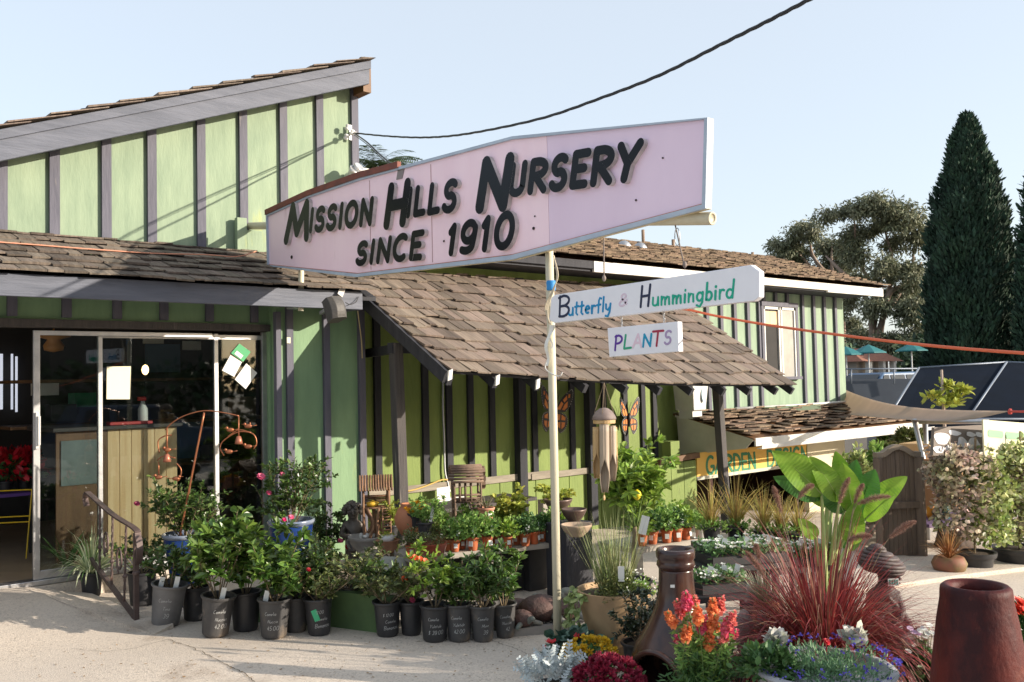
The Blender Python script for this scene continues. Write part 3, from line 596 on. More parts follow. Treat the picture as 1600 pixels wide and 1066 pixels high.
# ------------------------------------------------------------------ the stall
stall = thing('garden_stall', (10.8, 7.4, -2.1), 'low open stall with yellow lettered board and ragged shake lean-to roof', 'stall')
def build_stall():
    X = 10.8; rs = random.Random(31)
    P = lambda u, v: onX(u, v, X)
    a, b, c, d = P(1057, 648), P(1177, 686), P(1165, 701), P(1062, 712)
    mb = MB(); mb.prism([a, b, c, d], (.03, 0, 0)); mb.obj('gable_board', m_cream, stall)
    mb = MB(); mb.bar(P(1057, 650) + [-.008, 0, 0], P(1178, 688) + [-.008, 0, 0], .05, .03); mb.obj('edge_trim', m_cream, stall)
    ye = b[1] + .02; xr = onY(1436, 672, ye)[0]; ze = b[2]; zr = onY(1436, 668, ye)[2]
    e0, e1 = np.array([X - .03, ye - .05, ze + .01]), np.array([xr, ye - .05, ze + .005]); w0, w1 = np.array([X - .03, YC - .03, a[2] + .02]), np.array([xr + .1, YC - .03, -.56])
    S, T = xr - X, np.linalg.norm(w0 - e0); surf = bil(e0, e1, w0, w1, S, T); n = surf(None, None)
    mb = MB(); shakes(mb, S, T, surf, expo=.15, wlo=.08, whi=.34, th=.018, rng=rs, jit=.07, miss=.10, lift=1.1, start=.06); mb.obj('shakes', M('bleached_shake', (.24, .165, .11), (.12, .085, .06), scale=22, stretch=(1.6, .2, .2), island=.6, hue=.012, rough=.9, bump=.5), stall)
    mb = MB(); mb.hexa([e0 - n * .03, e1 - n * .03, w1 - n * .03, w0 - n * .03, e0 - n * .004, e1 - n * .004, w1 - n * .004, w0 - n * .004]); mb.obj('deck', m_brownply, stall)
    mb = MB(); q = [surf(2.0, T - .02), surf(3.9, T - .02), surf(3.3, T - .42), surf(2.6, T - .36)]; mb.prism([p + n * .035 for p in q], n * .012); mb.obj('patch', M('green_roll_roofing', (.16, .22, .13), (.2, .24, .16), scale=9, rough=.9), stall)
    mb = MB(); mb.prism([(X, ye - .06, ze - .10), (xr, ye - .06, ze - .10), (xr, ye - .06, ze + .01), (X, ye - .06, ze + .01)], (0, .03, 0)); mb.obj('fascia', m_peel, stall, bevel=.004)
    mb = MB(); z = onY(1300, 690, ye - .1)[2]
    prof = [(0, 0), (-.075, .0), (-.085, .055), (-.075, .055), (-.068, .01), (0, .01)]
    for i in range(len(prof)): pass
    pts = [np.array([X + .02, ye - .062 + p, ze - .135 + q]) for p, q in prof]; mb.prism(pts, (xr - X + .25, 0, 0)); mb.obj('gutter', m_white, stall)
    # yellow board and its green lettering
    ys = 8.2; bl, br, tl, tr = onY(1089, 745, ys), onY(1312, 717, ys), onY(1089, 708, ys), onY(1312, 684, ys)
    mb = MB(); mb.prism([bl, br, tr, tl], (0, .03, 0)); brd = mb.obj('sign_board', M('mustard_sign_paint', (.85, .52, .10), (.78, .46, .08), scale=2, rough=.6, bump=.1), stall, bevel=.003)
    pl = Plane2(onY(1089, 745, ys - .001), onY(1312, 717, ys - .001), onY(1089, 708, ys - .001), (0, 0, 0)); mb = MB(); uv = lambda u, v: pl.uv(onY(u, v, ys))
    gmat = M('green_sign_paint', (.03, .22, .10), rough=.6)
    write(mb, 'GARDEN', pl, uv(1104, 741), uv(1181, 732), uv(1104, 714), uv(1179, 708), .046, .003, gap=.14)
    write(mb, 'DESIGN', pl, uv(1199, 729.5), uv(1262, 722), uv(1198, 705), uv(1262, 698), .046, .003, gap=.14)
    mb.obj('lettering', gmat, brd)
    mb = MB(); mb.box((bl[0], ys - .01, bl[2] - .05), (br[0], ys + .06, bl[2] - .002)); mb.obj('lintel', m_cream, stall)
    # right pier, inside
    mb = MB(); x0, x1 = onY(1264, 800, ys)[0], onY(1322, 780, ys)[0]; mb.box((x0, ys - .012, -2.4), (x1, ys + .08, ze - .12)); mb.box((x1 - .08, ys + .08, -2.4), (x1, YC, ze - .12)); mb.obj('pier', M('pale_cream_wall', (.66, .60, .42), (.6, .54, .38), scale=3, rough=.7), stall)
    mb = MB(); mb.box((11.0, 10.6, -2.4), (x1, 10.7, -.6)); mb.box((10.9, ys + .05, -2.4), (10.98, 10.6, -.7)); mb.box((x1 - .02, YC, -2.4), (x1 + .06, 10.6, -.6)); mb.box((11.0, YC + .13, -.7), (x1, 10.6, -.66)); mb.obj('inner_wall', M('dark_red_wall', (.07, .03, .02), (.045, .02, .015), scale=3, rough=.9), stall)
    mb = MB()
    for z in (-1.55, -1.95): mb.box((11.4, 10.2, z), (x1 - .3, 10.6, z + .03))
    mb.obj('shelf', m_brownply, stall)
build_stall()
def air_unit():
    y = 8.36; A = lambda u, v: onY(u, v, y); a, b, c = A(1083, 642), A(1107, 600), A(1103, 642); t = thing('air_unit', a, 'white electrical housing with a blue oval badge standing on the stall roof', 'electrical box'); mb = MB(); x0, x1, x2 = a[0], b[0], c[0]; z0, z1 = a[2], b[2] + .12
    mb.hexa([(x0 + .02, y, z0), (x2, y, z0), (x2, y + .34, z0), (x0 + .02, y + .34, z0), (x0 - .02, y - .02, z1), (x1, y - .02, z1), (x1, y + .36, z1), (x0 - .02, y + .36, z1)]); mb.obj('housing', m_white, t, bevel=.015)
    q = A(1097, 618); mb = MB(); mb.lathe([(0, 0), (.05, 0), (.05, .003), (0, .004)], q - [0, .025, 0], 20, ax=(0, -1, .1), sx=.9, sy=2.0); mb.obj('badge', M('pale_blue_badge', (.30, .45, .52), rough=.4), t); mb = MB(); mb.box((x0 + .05, y + .05, z0 - .12), (x2 - .03, y + .3, z0 - .001)); mb.obj('foot', m_white, t)
air_unit()
for k, (u, v, h, col) in enumerate(((1178, 762, .30, (.16, .13, .09)), (1196, 772, .22, (.1, .07, .05)), (1215, 766, .26, (.05, .05, .05)), (1230, 770, .2, (.2, .17, .12)))):
    p = onY(u, v, 10.35); p[2] = -1.52; mb = MB(); mb.lathe([(.0, .001), (.09, .002), (.1, h * .3), (.06, h * .7), (.075, h), (.05, h - .01)], p, 16)
    tag(mb.obj('vase', M('vase_%d' % k, col, rough=.4), org=p, smooth=True), ['tall tan vase on the shelf inside the dark stall', 'small dark brown vase on the shelf inside the stall', 'black vase on the shelf inside the dark stall', 'pale short vase at the right end of the stall shelf'][k], 'vase', 'vases on the stall shelf')

# ------------------------------------------------------------------ the big pink sign on its pole
XS = 4.10
sign = thing('shop_sign', (XS, 4.3, -1.8), 'long pink octagonal sign with raised black lettering on a yellowed steel pole', 'sign')
m_pink = M('faded_pink_panel', (.93, .71, .79), (.88, .64, .73), scale=1.8, stretch=(1, 2.2, .35), detail=9, lo=.3, hi=.7, rough=.42, spots=((.60, .40, .44), 3.2, .63), coat=.1)
m_pinkd = M('mauve_pink_panel', (.78, .62, .77), (.73, .57, .72), scale=1.6, stretch=(1, 1.5, .5), detail=8, rough=.42, spots=((.44, .32, .38), 3.0, .70), coat=.1)
m_poleY = M('yellowed_pole_paint', (.60, .56, .43), (.52, .47, .34), scale=4, stretch=(2, 2, .6), rough=.5, bump=.1, spots=((.34, .30, .20), 4, .66))
def build_sign():
    P = lambda u, v, x=XS: onX(u, v, x)
    outl = [(415, 335), (480, 305), (560, 277.5), (800, 213), (1105.5, 183.5), (1102, 325.5), (800, 405.5), (556, 433), (417, 416)]
    pts = [P(*q) for q in outl]; cen = np.mean(pts, 0)
    mb = MB(); inner = [cen + (p - cen) * np.array([1, .992, .94]) for p in pts]
    # faces: pink left part and mauve right part split by a seam at u = 853
    def clip(poly, ysplit, keep_far):
        out = []; k = len(poly); s = lambda p: (p[1] - ysplit) * (1 if keep_far else -1)
        for i in range(k):
            a, b = poly[i], poly[(i + 1) % k]
            if s(a) >= 0: out.append(a)
            if s(a) * s(b) < 0: out.append(a + (b - a) * (s(a) / (s(a) - s(b))))
        return out
    ysp = P(853.5, 300)[1]; d = np.array([.018, 0, 0])
    for far, mat in ((True, m_pink), (False, m_pinkd)):
        mb = MB(); mb.prism([p + d for p in clip(inner, ysp + (.0015 if far else -.0015), far)], (.03, 0, 0)); mb.obj('face_panel', mat, sign)
    sm_ = M('seam_line', (.42, .25, .26), rough=.7)
    for u in (575, 671): mb = MB(); y = P(u, 300)[1]; c = [p for p in clip(inner, y, True)]; zz = [p[2] for p in c if abs(p[1] - y) < 1e-6]; mb.box((XS + .0155, y - .003, min(zz) + .02), (XS + .0175, y + .003, max(zz) - .02)); mb.obj('seam', sm_, sign)
    # trim frame, return and back
    fr = MB(); k = len(pts); TH = .055
    for i in range(k):
        a, b, c, e = pts[i], pts[(i + 1) % k], inner[(i + 1) % k], inner[i]
        q = [a, b, c, e]; fr.prism(q, (.022, 0, 0)); o = np.array([.022, 0, 0])
        fr.add([a + o, b + o, b + [TH, 0, 0], a + [TH, 0, 0]], [(0, 1, 2, 3)], 1)
    fr.add([p + np.array([TH, 0, 0]) for p in pts], [tuple(range(k))], 1)
    fr.obj('trim_frame', [M('grey_blue_trim', (.42, .50, .60), (.35, .42, .52), scale=6, rough=.45, spots=((.34, .27, .22), 5, .69)), M('sign_edge_cream', (.72, .62, .42), (.64, .55, .38), scale=5, rough=.6)], sign)
    mb = MB(); ri = M('orange_rust_edge', (.55, .17, .07), (.40, .14, .08), scale=18, rough=.8)
    for a, b in zip(inner[4:8], inner[5:9]):
        mb = MB(); mb.bar(a + [.0165, 0, .005], b + [.0165, 0, .005], .007, .004); mb.obj('rust_edge', ri, sign)
    # rusty strip along the upper left edge, small patch
    mb = MB()
    for a, b in (((414.5, 334), (480, 304)), ((480, 304), (560, 276)), ((560, 276), (622, 259.5))): mb.bar(P(*a, XS - .004) + [0.01, 0, .012], P(*b, XS - .004) + [0.01, 0, .012], .05, .035, up=(1, 0, 0))
    mb.obj('rust_strip', M('rusty_red_metal', (.20, .055, .035), (.12, .04, .03), scale=9, rough=.7), sign)
    mb = MB(); mb.prism([P(*q, XS + .012) for q in ((622, 262), (632, 261), (628, 279), (619, 281))], (.006, 0, 0)); mb.obj('tape_patch', M('grey_tape', (.23, .2, .2), rough=.6), sign)
    # lettering: glossy black faces with pale metal returns
    pl = Plane2(P(417, 416, XS + .018), P(1102, 325, XS + .018), P(415, 335, XS + .018), (0, 3, 0)); uv = lambda u, v: pl.uv(P(u, v, XS + .018))
    lm = [M('glossy_black_letter', (.008, .009, .012), rough=.22, spec=.16), M('letter_return', (.62, .58, .57), (.40, .37, .37), scale=14, rough=.45)]
    words = [('MISSION', [('M', 452, 484, 376, 371, 326, 319, .092), ('ISSION', 489, 585, 361, 349, 330, 313, .058)]),
             ('HILLS', [('H', 607, 637, 352, 347, 297, 289, .090), ('ILLS', 641, 716, 337, 327, 299, 285, .058)]),
             ('NURSERY', [('N', 752, 795, 325, 321, 258, 251, .098), ('URSERY', 801, 1000, 304, 278, 262, 226, .058)]),
             ('SINCE', [('SINCE', 562, 662, 412, 402, 383, 365, .054)]), ('1910', [('1910', 705, 805, 396, 384, 357, 335, .058)])]
    for wd_, items in words:
        mb = MB()
        for t, u0, u1, b0, b1, t0, t1, w in items:
            write(mb, t, pl, uv(u0, b0), uv(u1, b1), uv(u0, t0), uv(u1, t1), w, .034, slant=.16 if len(t) == 1 else .14, gap=.26 if len(t) > 1 else .1, mis=1)
        mb.obj('lettering', lm, sign)
    rs = random.Random(4)
    for u, v, r in ((456, 402, 3), (656, 316, 1.8), (694, 377, 1.8), (837, 252, 4), (834, 357, 2.6), (994, 313, 1.8), (836, 338, 1.3), (1036, 247, 1.5), (560, 403, 1)):
        mb = MB(); c = P(u, v, XS + .0165); r *= depth(c) / F; mb.lathe([(0, 0), (r, .001), (r * .9, .006), (0, .007)], c, 10, ax=(-1, 0, 0)); mb.obj('bulb_hole', M('black_hole', (.02, .012, .012), rough=.8), sign)
    # pole, horizontal arm, rear prop, clamps
    xp = XS + .075
    t, b = P(859.5, 385, xp), P(872, 1033, xp); b[2] = gz(b[0], b[1]) - .05
    mb = MB(); mb.tube([(b[0], b[1], b[2]), (b[0], b[1] - .01, (b[2] + t[2]) / 2), (b[0], b[1] - .01, t[2] + .25)], [.027, .027, .027], 16); mb.obj('pole', m_poleY, sign, smooth=True)
    a, e = P(376, 353.5, xp), P(1112, 341.5, xp); mb = MB(); mb.tube([a, (a + e) / 2, e], .037, 16, cap=False); dd = nrm(e - a)
    mb.lathe([(.037, 0), (.037, .006), (.026, .006), (.026, -.12), (0, -.12)], e, 16, ax=dd); mb.obj('arm', m_poleY, sign, smooth=True)
    mb = MB(); mb.lathe([(.0, -.0), (.075, 0), (.075, .02), (.05, .03)], a + dd * -.01, 16, ax=dd); mb.obj('flange', m_poleY, sign, smooth=True)
    t, b = P(471, 418, xp), P(470, 486, xp); mb = MB(); mb.tube([b, (t + b) / 2, t + [0, 0, .1]], .026, 14); mb.obj('prop', m_poleY, sign, smooth=True)
    c = P(467, 470, xp); mb = MB(); mb.box((c[0] - .05, c[1] + .01, c[2] - .07), (c[0] + .05, c[1] + .16, c[2] + .08)); mb.obj('prop_clamp', m_steel, sign, bevel=.01)
    # ties on the pole
    q = P(861, 447, xp); mb = MB(); mb.lathe([(.029, -.03), (.031, -.02), (.030, .0), (.032, .02), (.029, .035)], q, 14); mb.obj('blue_tape', M('blue_tape', (.02, .22, .55), rough=.6), sign, smooth=True)
    mb = MB(); q = P(869, 400, xp - .05)
    for k in range(3):
        pts_ = [q + np.array([-.02 - .006 * k, -.004 * k, 0]), P(870 + k, 430, xp - .055), P(866 - k, 452, xp - .05), P(856 - k * 2, 480, xp - .05), P(857 + k, 505, xp - .05)]
        mb.tube(smooth_line(pts_, 5), .004, 6)
    mb.obj('cord', M('dirty_cord', (.55, .48, .36), rough=.9), sign, smooth=True)
    mb = MB(); N_ = 12
    for a_, b_, w_ in (((862, 508), (851, 572), .05), ((866, 508), (858, 545), .03)):
        l0, l1 = P(*a_, xp - .05), P(*b_, xp - .06); rb = [l0 + (l1 - l0) * t_ + np.array([math.sin(t_ * 9) * .012, math.sin(t_ * 5) * .015, 0]) for t_ in np.linspace(0, 1, N_)]
        vs = []
        for i, r_ in enumerate(rb): o = np.array([.2, 1, 0]) * w_ / 2 * (1 - .5 * i / N_); vs += [r_ + o, r_ - o]
        mb.add(vs, [(2 * i, 2 * i + 1, 2 * i + 3, 2 * i + 2) for i in range(N_ - 1)])
    mb.obj('rag', m_paper, sign)
    mb = MB(); pts_ = [P(856, 560, xp - .04), P(852, 575, xp - .05), P(862, 584, xp - .05), P(874, 588, xp - .05), P(879, 582, xp - .04)]; mb.tube(smooth_line(pts_, 6), .004, 6); mb.obj('loose_wire', m_white, sign, smooth=True)
build_sign()

m_board = M('white_board_paint', (.80, .81, .87), (.75, .76, .82), scale=4, rough=.5, spots=((.5, .5, .52), 7, .74))
def build_hanging():
    P = lambda u, v, x=XS: onX(u, v, x)
    s = thing('hanging_sign', P(1020, 460), 'long white board hung by wires from the sign arm, hand painted about hummingbird flowers', 'sign')
    outl = [(861, 466), (866, 461), (1173, 414), (1186.5, 424), (1186.5, 464), (1178, 470.5), (866, 505), (858, 500)]
    mb = MB(); mb.prism([P(*q) for q in outl], (.045, 0, 0)); mb.obj('board', m_board, s, bevel=.004)
    pl = Plane2(P(858, 505), P(1186, 470), P(858, 462), (0, 2, 0)); uv = lambda u, v: pl.uv(P(u, v)); L = .002
    cols = dict(navy=(.012, .02, .06), blue=(.0, .24, .50), pink=(.66, .55, .66), teal=(.0, .36, .24))
    def wr(word, col, *q, w=.014, gap=.13, sl=.06):
        m_ = MB(); write(m_, word, pl, uv(*q[0]), uv(*q[1]), uv(*q[2]), uv(*q[3]), w, L, slant=sl, gap=gap); m_.obj('lettering', M('sign_paint_' + col, cols[col], rough=.6), s)
    wr('B', 'navy', (873, 495), (889, 493), (872, 464), (890, 461), w=.016)
    wr('utterfly', 'blue', (888, 493), (954, 487), (888, 471), (954, 463), w=.013)
    wr('&', 'pink', (967, 479), (979, 477), (968, 461), (980, 459), w=.012)
    wr('H', 'navy', (1000, 480), (1014, 478), (1001, 448), (1016, 445), w=.015)
    wr('ummingbird', 'teal', (1019, 478), (1146, 465), (1019, 453), (1146, 437), w=.0125)
    for u0, v0, u1, v1 in ((943, 352, 944, 440), (1054, 347, 1070, 419)):
        a, b = P(u0, v0, XS + .075), P(u1, v1, XS + .02); mb = MB(); mb.tube([a, a * .5 + b * .5, b], .0045, 6)
        mb.lathe([(.04, -.008), (.045, 0), (.04, .008), (.034, 0), (.04, -.008)], a + [0, 0, .0], 14, ax=(0, 1, 0)) if 0 else None
        mb.ball(b + [0, 0, .02], (.013, .013, .02), 8); mb.obj('wire', M('rusty_wire', (.16, .13, .12), (.25, .2, .17), scale=20, rough=.7), s, smooth=True)
    mb = MB(); c = P(1058, 362, XS + .05); mb.tube([c + np.array([0, math.cos(t) * .018, math.sin(t) * .05 - .03]) for t in np.linspace(0, 2 * math.pi, 16)], .003, 6); mb.obj('wire_loop', m_steel, s, smooth=True)
    s2 = thing('hanging_sign', P(1005, 530), 'small white board with many-coloured capitals hung below the long white board', 'sign')
    mb = MB(); mb.prism([P(*q) for q in ((949, 513), (1059, 502.5), (1060.5, 549.5), (952, 558))], (.04, 0, 0)); mb.obj('board', m_board, s2, bevel=.003)
    pl = Plane2(P(952, 558), P(1060, 549), P(949, 513), (0, 2, 0)); pc = [(.10, .03, .30), (.02, .33, .19), (.72, .56, .66), (.0, .28, .48), (.34, .02, .06), (.36, .28, .46)]
    uv = lambda u, v: pl.uv(P(u, v))
    for ch, c, u0, u1, b, t in zip('PLANTS', pc, (960, 974, 989, 1004, 1018, 1038), (971, 986, 1002, 1017, 1034, 1048), (547.5, 545, 543, 542, 541, 538), (525, 524, 523, 523, 518, 518)):
        m_ = MB(); write(m_, ch, pl, uv(u0, b), uv(u1, b - 1), uv(u0, t), uv(u1, t - 1), .013, L, slant=.1); m_.obj('lettering', M('plants_paint_' + ch, c, rough=.6), s2)
    for u, v0, v1 in ((971, 496, 511), (1037, 489, 505)):
        mb = MB(); a, b = P(u, v0, XS + .02), P(u + 1, v1, XS + .02)
        for k in range(4): c = a + (b - a) * (k + .5) / 4; mb.tube([c + np.array([(.006 if k % 2 else 0) * math.cos(t), (.0 if k % 2 else .006) * math.cos(t), .011 * math.sin(t)]) for t in np.linspace(0, 2 * math.pi, 10)], .0018, 5)
        mb.obj('chain', m_steel, s2, smooth=True)
build_hanging()

# ------------------------------------------------------------------ cables, rope, lights on the shop
def cable():
    a = onY(553, 208, YU - .09); b = D(1275, -6, 3.2); rs = random.Random(2); mb = MB()
    pix = [(553, 208), (600, 212.5), (650, 215), (700, 213), (760, 204), (850, 184), (940, 153), (1030, 118), (1120, 73), (1200, 33), (1275, -6)]
    da, db = depth(a), 3.6; pts = []
    for i, (u, v) in enumerate(pix): t = (u - 553) / 722; pts.append(D(u, v, 1 / ((1 - t) / da + t / db)))
    pts = smooth_line(pts, 8); k = len(pts)
    for ph in (0, 2.1, 4.2):
        q = [p + np.array([0, math.cos(i * .9 + ph) * .005, math.sin(i * .9 + ph) * .005]) for i, p in enumerate(pts)]; mb.tube(q, .005, 6)
    tag(mb.obj('power_cable', M('black_cable', (.018, .018, .02), rough=.6), org=a, smooth=True), 'black twisted overhead cable running from the gable corner across the sky', 'cable')
    ins = thing('insulator_bracket', a, 'white porcelain insulators bracketed to the corner of the gable wall', 'insulator')
    mb = MB()
    for u, v in ((543, 199), (550, 207), (541, 214)): p = onY(u, v, YU - .10); mb.lathe([(0, -.035), (.02, -.03), (.03, -.012), (.018, 0), (.03, .014), (.02, .03), (0, .034)], p, 10, ax=(.3, -.3, 1))
    mb.obj('insulator', M('white_porcelain', (.75, .74, .72), rough=.25), ins, smooth=True)
    mb = MB(); mb.bar(onY(547, 196, YU - .05), onY(547, 219, YU - .05), .02, .03); mb.bar(onY(547, 207, YU - .0), onY(556, 207, YU - .12), .015, .015); mb.obj('bracket', m_steel, ins)
    mb = MB(); pts = smooth_line([onY(553, 208, YU - .09), D(573, 222, 8.4), D(592, 240, 8.0), D(610, 255, 7.6), D(622, 262, 7.3)], 6); mb.tube(pts, .007, 6); mb.tube(pts + np.array([.0, .0, -.02]), .004, 5)
    tag(mb.obj('drop_wire', m_black, org=pts[0], smooth=True), 'thin wire dropping from the insulators to the pink sign', 'wire')
    mb = MB(); pix = [(1052, 481, 5.6), (1080, 485, 5.5), (1120, 494, 5.3), (1200, 508, 5.0), (1300, 522, 4.6), (1400, 534.5, 4.3), (1500, 544.5, 4.0), (1620, 553.5, 3.7)]
    pts = smooth_line([D(*q) for q in pix], 6); mb.tube(pts, .0068, 8); tag(mb.obj('orange_rope', M('orange_cord', (.62, .13, .055), rough=.6), org=pts[0], smooth=True), 'taut orange-red cord running from behind the white board to the right', 'cord')
    mb = MB(); pts = smooth_line([onY(-20, 377, 8.3), onY(60, 383, 8.3), onY(150, 390, 8.3), onY(240, 396, 8.3), onY(320, 398, 8.3), onY(370, 401, 8.3), onY(400, 393, 8.5)], 6)
    mb.tube(pts, .006, 6); tag(mb.obj('extension_cable', M('faded_orange_cord', (.60, .27, .17), rough=.7), org=pts[0], smooth=True), 'thin orange extension cord lying along the lower shake roof', 'cord')
cable()
def speaker():
    s = thing('loudspeaker', onY(522, 484, 7.45), 'dark grey outdoor loudspeaker tilted down under the shop eave', 'loudspeaker')
    c = onY(522, 484, 7.42); X = np.array([.082, .01, .008]); Z = np.array([-.012, .03, .098]); Yv = np.array([.0, .075, -.022]); mb = MB(); vs = []; n = 9
    for i in range(n):                       # rounded-front cabinet swept from top to bottom
        t = i / (n - 1) * 2 - 1; b_ = .35 * (1 - t * t)
        for a, d in ((-.72, 1), (.72, 1), (1, -.6 - b_), (.5, -1 - b_ * 1.3), (-.5, -1 - b_ * 1.3), (-1, -.6 - b_)): vs.append(c + Z * t + X * a + Yv * d)
    mb.add(vs, [(i * 6 + j, i * 6 + (j + 1) % 6, (i + 1) * 6 + (j + 1) % 6, (i + 1) * 6 + j) for i in range(n - 1) for j in range(6)] + [tuple(range(6)), tuple(range(n * 6 - 1, n * 6 - 7, -1))]); mb.obj('cabinet', M('speaker_grey', (.085, .08, .076), (.06, .056, .053), scale=60, rough=.6), s, bevel=.005)
    mb = MB(); mb.bar(c + Yv * .9 + Z * .4, c + Yv * 2.9 + Z * .5, .03, .03); mb.obj('arm', m_steel, s)
    mb = MB(); mb.bar(onY(531, 462, 7.66), onY(536, 449, 7.69), .06, .008, up=(0, 1, 0)); mb.obj('bracket', M('pale_bracket', (.5, .48, .46), rough=.5), s)
    mb = MB(); pts = smooth_line([onY(540, 473, 7.5), onY(547, 476, 7.6), onY(556, 472, 7.66), onY(560, 464, 7.69)], 6); mb.tube(pts, .004, 6); mb.obj('lead', m_black, s, smooth=True)
    mb = MB(); pts = smooth_line([onY(559, 486, 7.95), onY(562, 510, 8.02), onY(565, 535, 8.05), onY(566, 560, 8.06)], 5); mb.tube(pts, .006, 6); tag(mb.obj('hanging_wire', M('tan_cord', (.45, .36, .2), rough=.8), org=pts[0], smooth=True), 'tan cord hanging down the corner batten beside the porch', 'cord')
    f = thing('floodlight', onY(545, 272, YU - .1), 'silver twin floodlight fixed at the foot of the gable corner', 'floodlight')
    mb = MB(); c = onY(545, 278, YU - .05); mb.lathe([(0, 0), (.06, 0), (.05, .05), (0, .05)], c, 12, ax=(0, -1, 0)); mb.obj('base', m_steel, f)
    for u0, v0, u1, v1 in ((543, 280, 553, 266), (549, 275, 560, 262)):
        a, b = onY(u0, v0, YU - .12), onY(u1, v1, YU - .22); mb = MB(); mb.lathe([(.02, 0), (.03, .03), (.035, .06), (.055, .12), (.06, .15), (.05, .145), (0, .14)], a, 14, ax=b - a); mb.obj('lamp_head', M('silver_lamp', (.6, .6, .6), rough=.35, metal=.6), f, smooth=True)
    mb = MB(); q = [onY(u, v, YU - .15) for u, v in ((560, 276), (566, 262), (588, 266), (585, 278))]; mb.prism(q, (0, .03, 0)); mb.obj('reflector', M('cream_reflector', (.7, .68, .6), rough=.5), f)
    b = thing('mounting_block', onY(385, 366, YU), 'green painted block holding the sign arm to the gable wall', 'mounting block')
    mb = MB(); p, q = onY(371, 392, YU - .1), onY(386, 341, YU - .1); mb.box((p[0], YU - .10, p[2] - .03), (q[0], YU - .037, q[2])); p, q = onY(387, 392, YU - .1), onY(412, 343, YU - .1); mb.box((q[0] * 0 + p[0] + .004, YU - .08, p[2] - .03), (p[0] + .17, YU - .037, q[2] - .12)); mb.obj('block', m_green, b, bevel=.005)
    n = onY(450.5, 532, YS - .04); mb = MB(); mb.box((n[0] - .02, YS - .050, n[2] - .03), (n[0] + .02, YS - .037, n[2] + .03)); tag(mb.obj('switch_plate', M('ivory_plate', (.7, .66, .5), rough=.5), org=n, bevel=.004), 'small ivory switch plate on a grey batten right of the doors', 'switch plate')
speaker()
# ------------------------------------------------------------------ plants and pots
m_cam = M('camellia_leaf', (.055, .105, .022), (.085, .145, .03), scale=3, island=.45, hue=.018, rough=.34, spec=.6, trans=.12)
m_cam2 = M('bright_camellia_leaf', (.085, .165, .028), (.13, .21, .04), scale=3, island=.4, hue=.018, rough=.34, spec=.6, trans=.15)
m_camo = M('olive_leaf', (.09, .12, .035), (.14, .15, .05), scale=3, island=.45, hue=.025, rough=.4, trans=.15)
m_herb = M('herb_leaf', (.19, .33, .07), (.27, .42, .11), scale=6, island=.4, hue=.02, rough=.6, trans=.3)
m_herb2 = M('yellow_green_leaf', (.33, .38, .06), (.44, .46, .08), scale=6, island=.3, hue=.02, rough=.6, trans=.3)
m_lemon = M('lemon_leaf', (.18, .30, .04), (.28, .40, .07), scale=4, island=.4, hue=.015, rough=.4, trans=.3)
m_deep = M('deep_green_leaf', (.05, .12, .035), (.085, .17, .05), scale=4, island=.4, hue=.015, rough=.5, trans=.1)
m_stem = M('brown_stem', (.14, .10, .06), (.22, .17, .10), scale=20, rough=.8)
m_gstem = M('green_stem', (.16, .24, .07), rough=.6)
m_soil = M('dark_potting_soil', (.045, .032, .022), (.09, .065, .045), scale=30, rough=1, bump=.8)
m_potblk = M('dusty_black_pot', (.045, .044, .046), (.085, .080, .076), scale=4, rough=.55, spots=((.20, .155, .115), 4.5, .54))
m_potclean = M('black_pot', (.028, .028, .031), (.042, .041, .043), scale=5, rough=.42)
m_potgrey = M('sun_bleached_pot', (.17, .165, .165), (.10, .097, .097), scale=4, rough=.55, spots=((.30, .25, .19), 3.0, .62))
m_terra = M('orange_terracotta', (.46, .13, .045), (.38, .10, .035), scale=8, rough=.65, island=.18)
m_chalk = M('chalk_ink', (.42, .42, .41), rough=.8)
m_tagw = M('white_tag', (.75, .76, .74), rough=.4)
m_pinkf = M('pink_petal', (.72, .12, .24), (.60, .07, .16), scale=30, rough=.5, trans=.2, island=.2)
m_redf = M('red_petal', (.60, .012, .02), (.45, .008, .02), scale=30, rough=.5, trans=.2, island=.2)
m_whitef = M('white_petal', (.78, .79, .74), rough=.6, trans=.2, island=.08)
nr = np.random.default_rng
def up_bias(r, n, k=1.0): v = r.normal(size=(n, 3)) * .45; v[:, 2] += k; return v
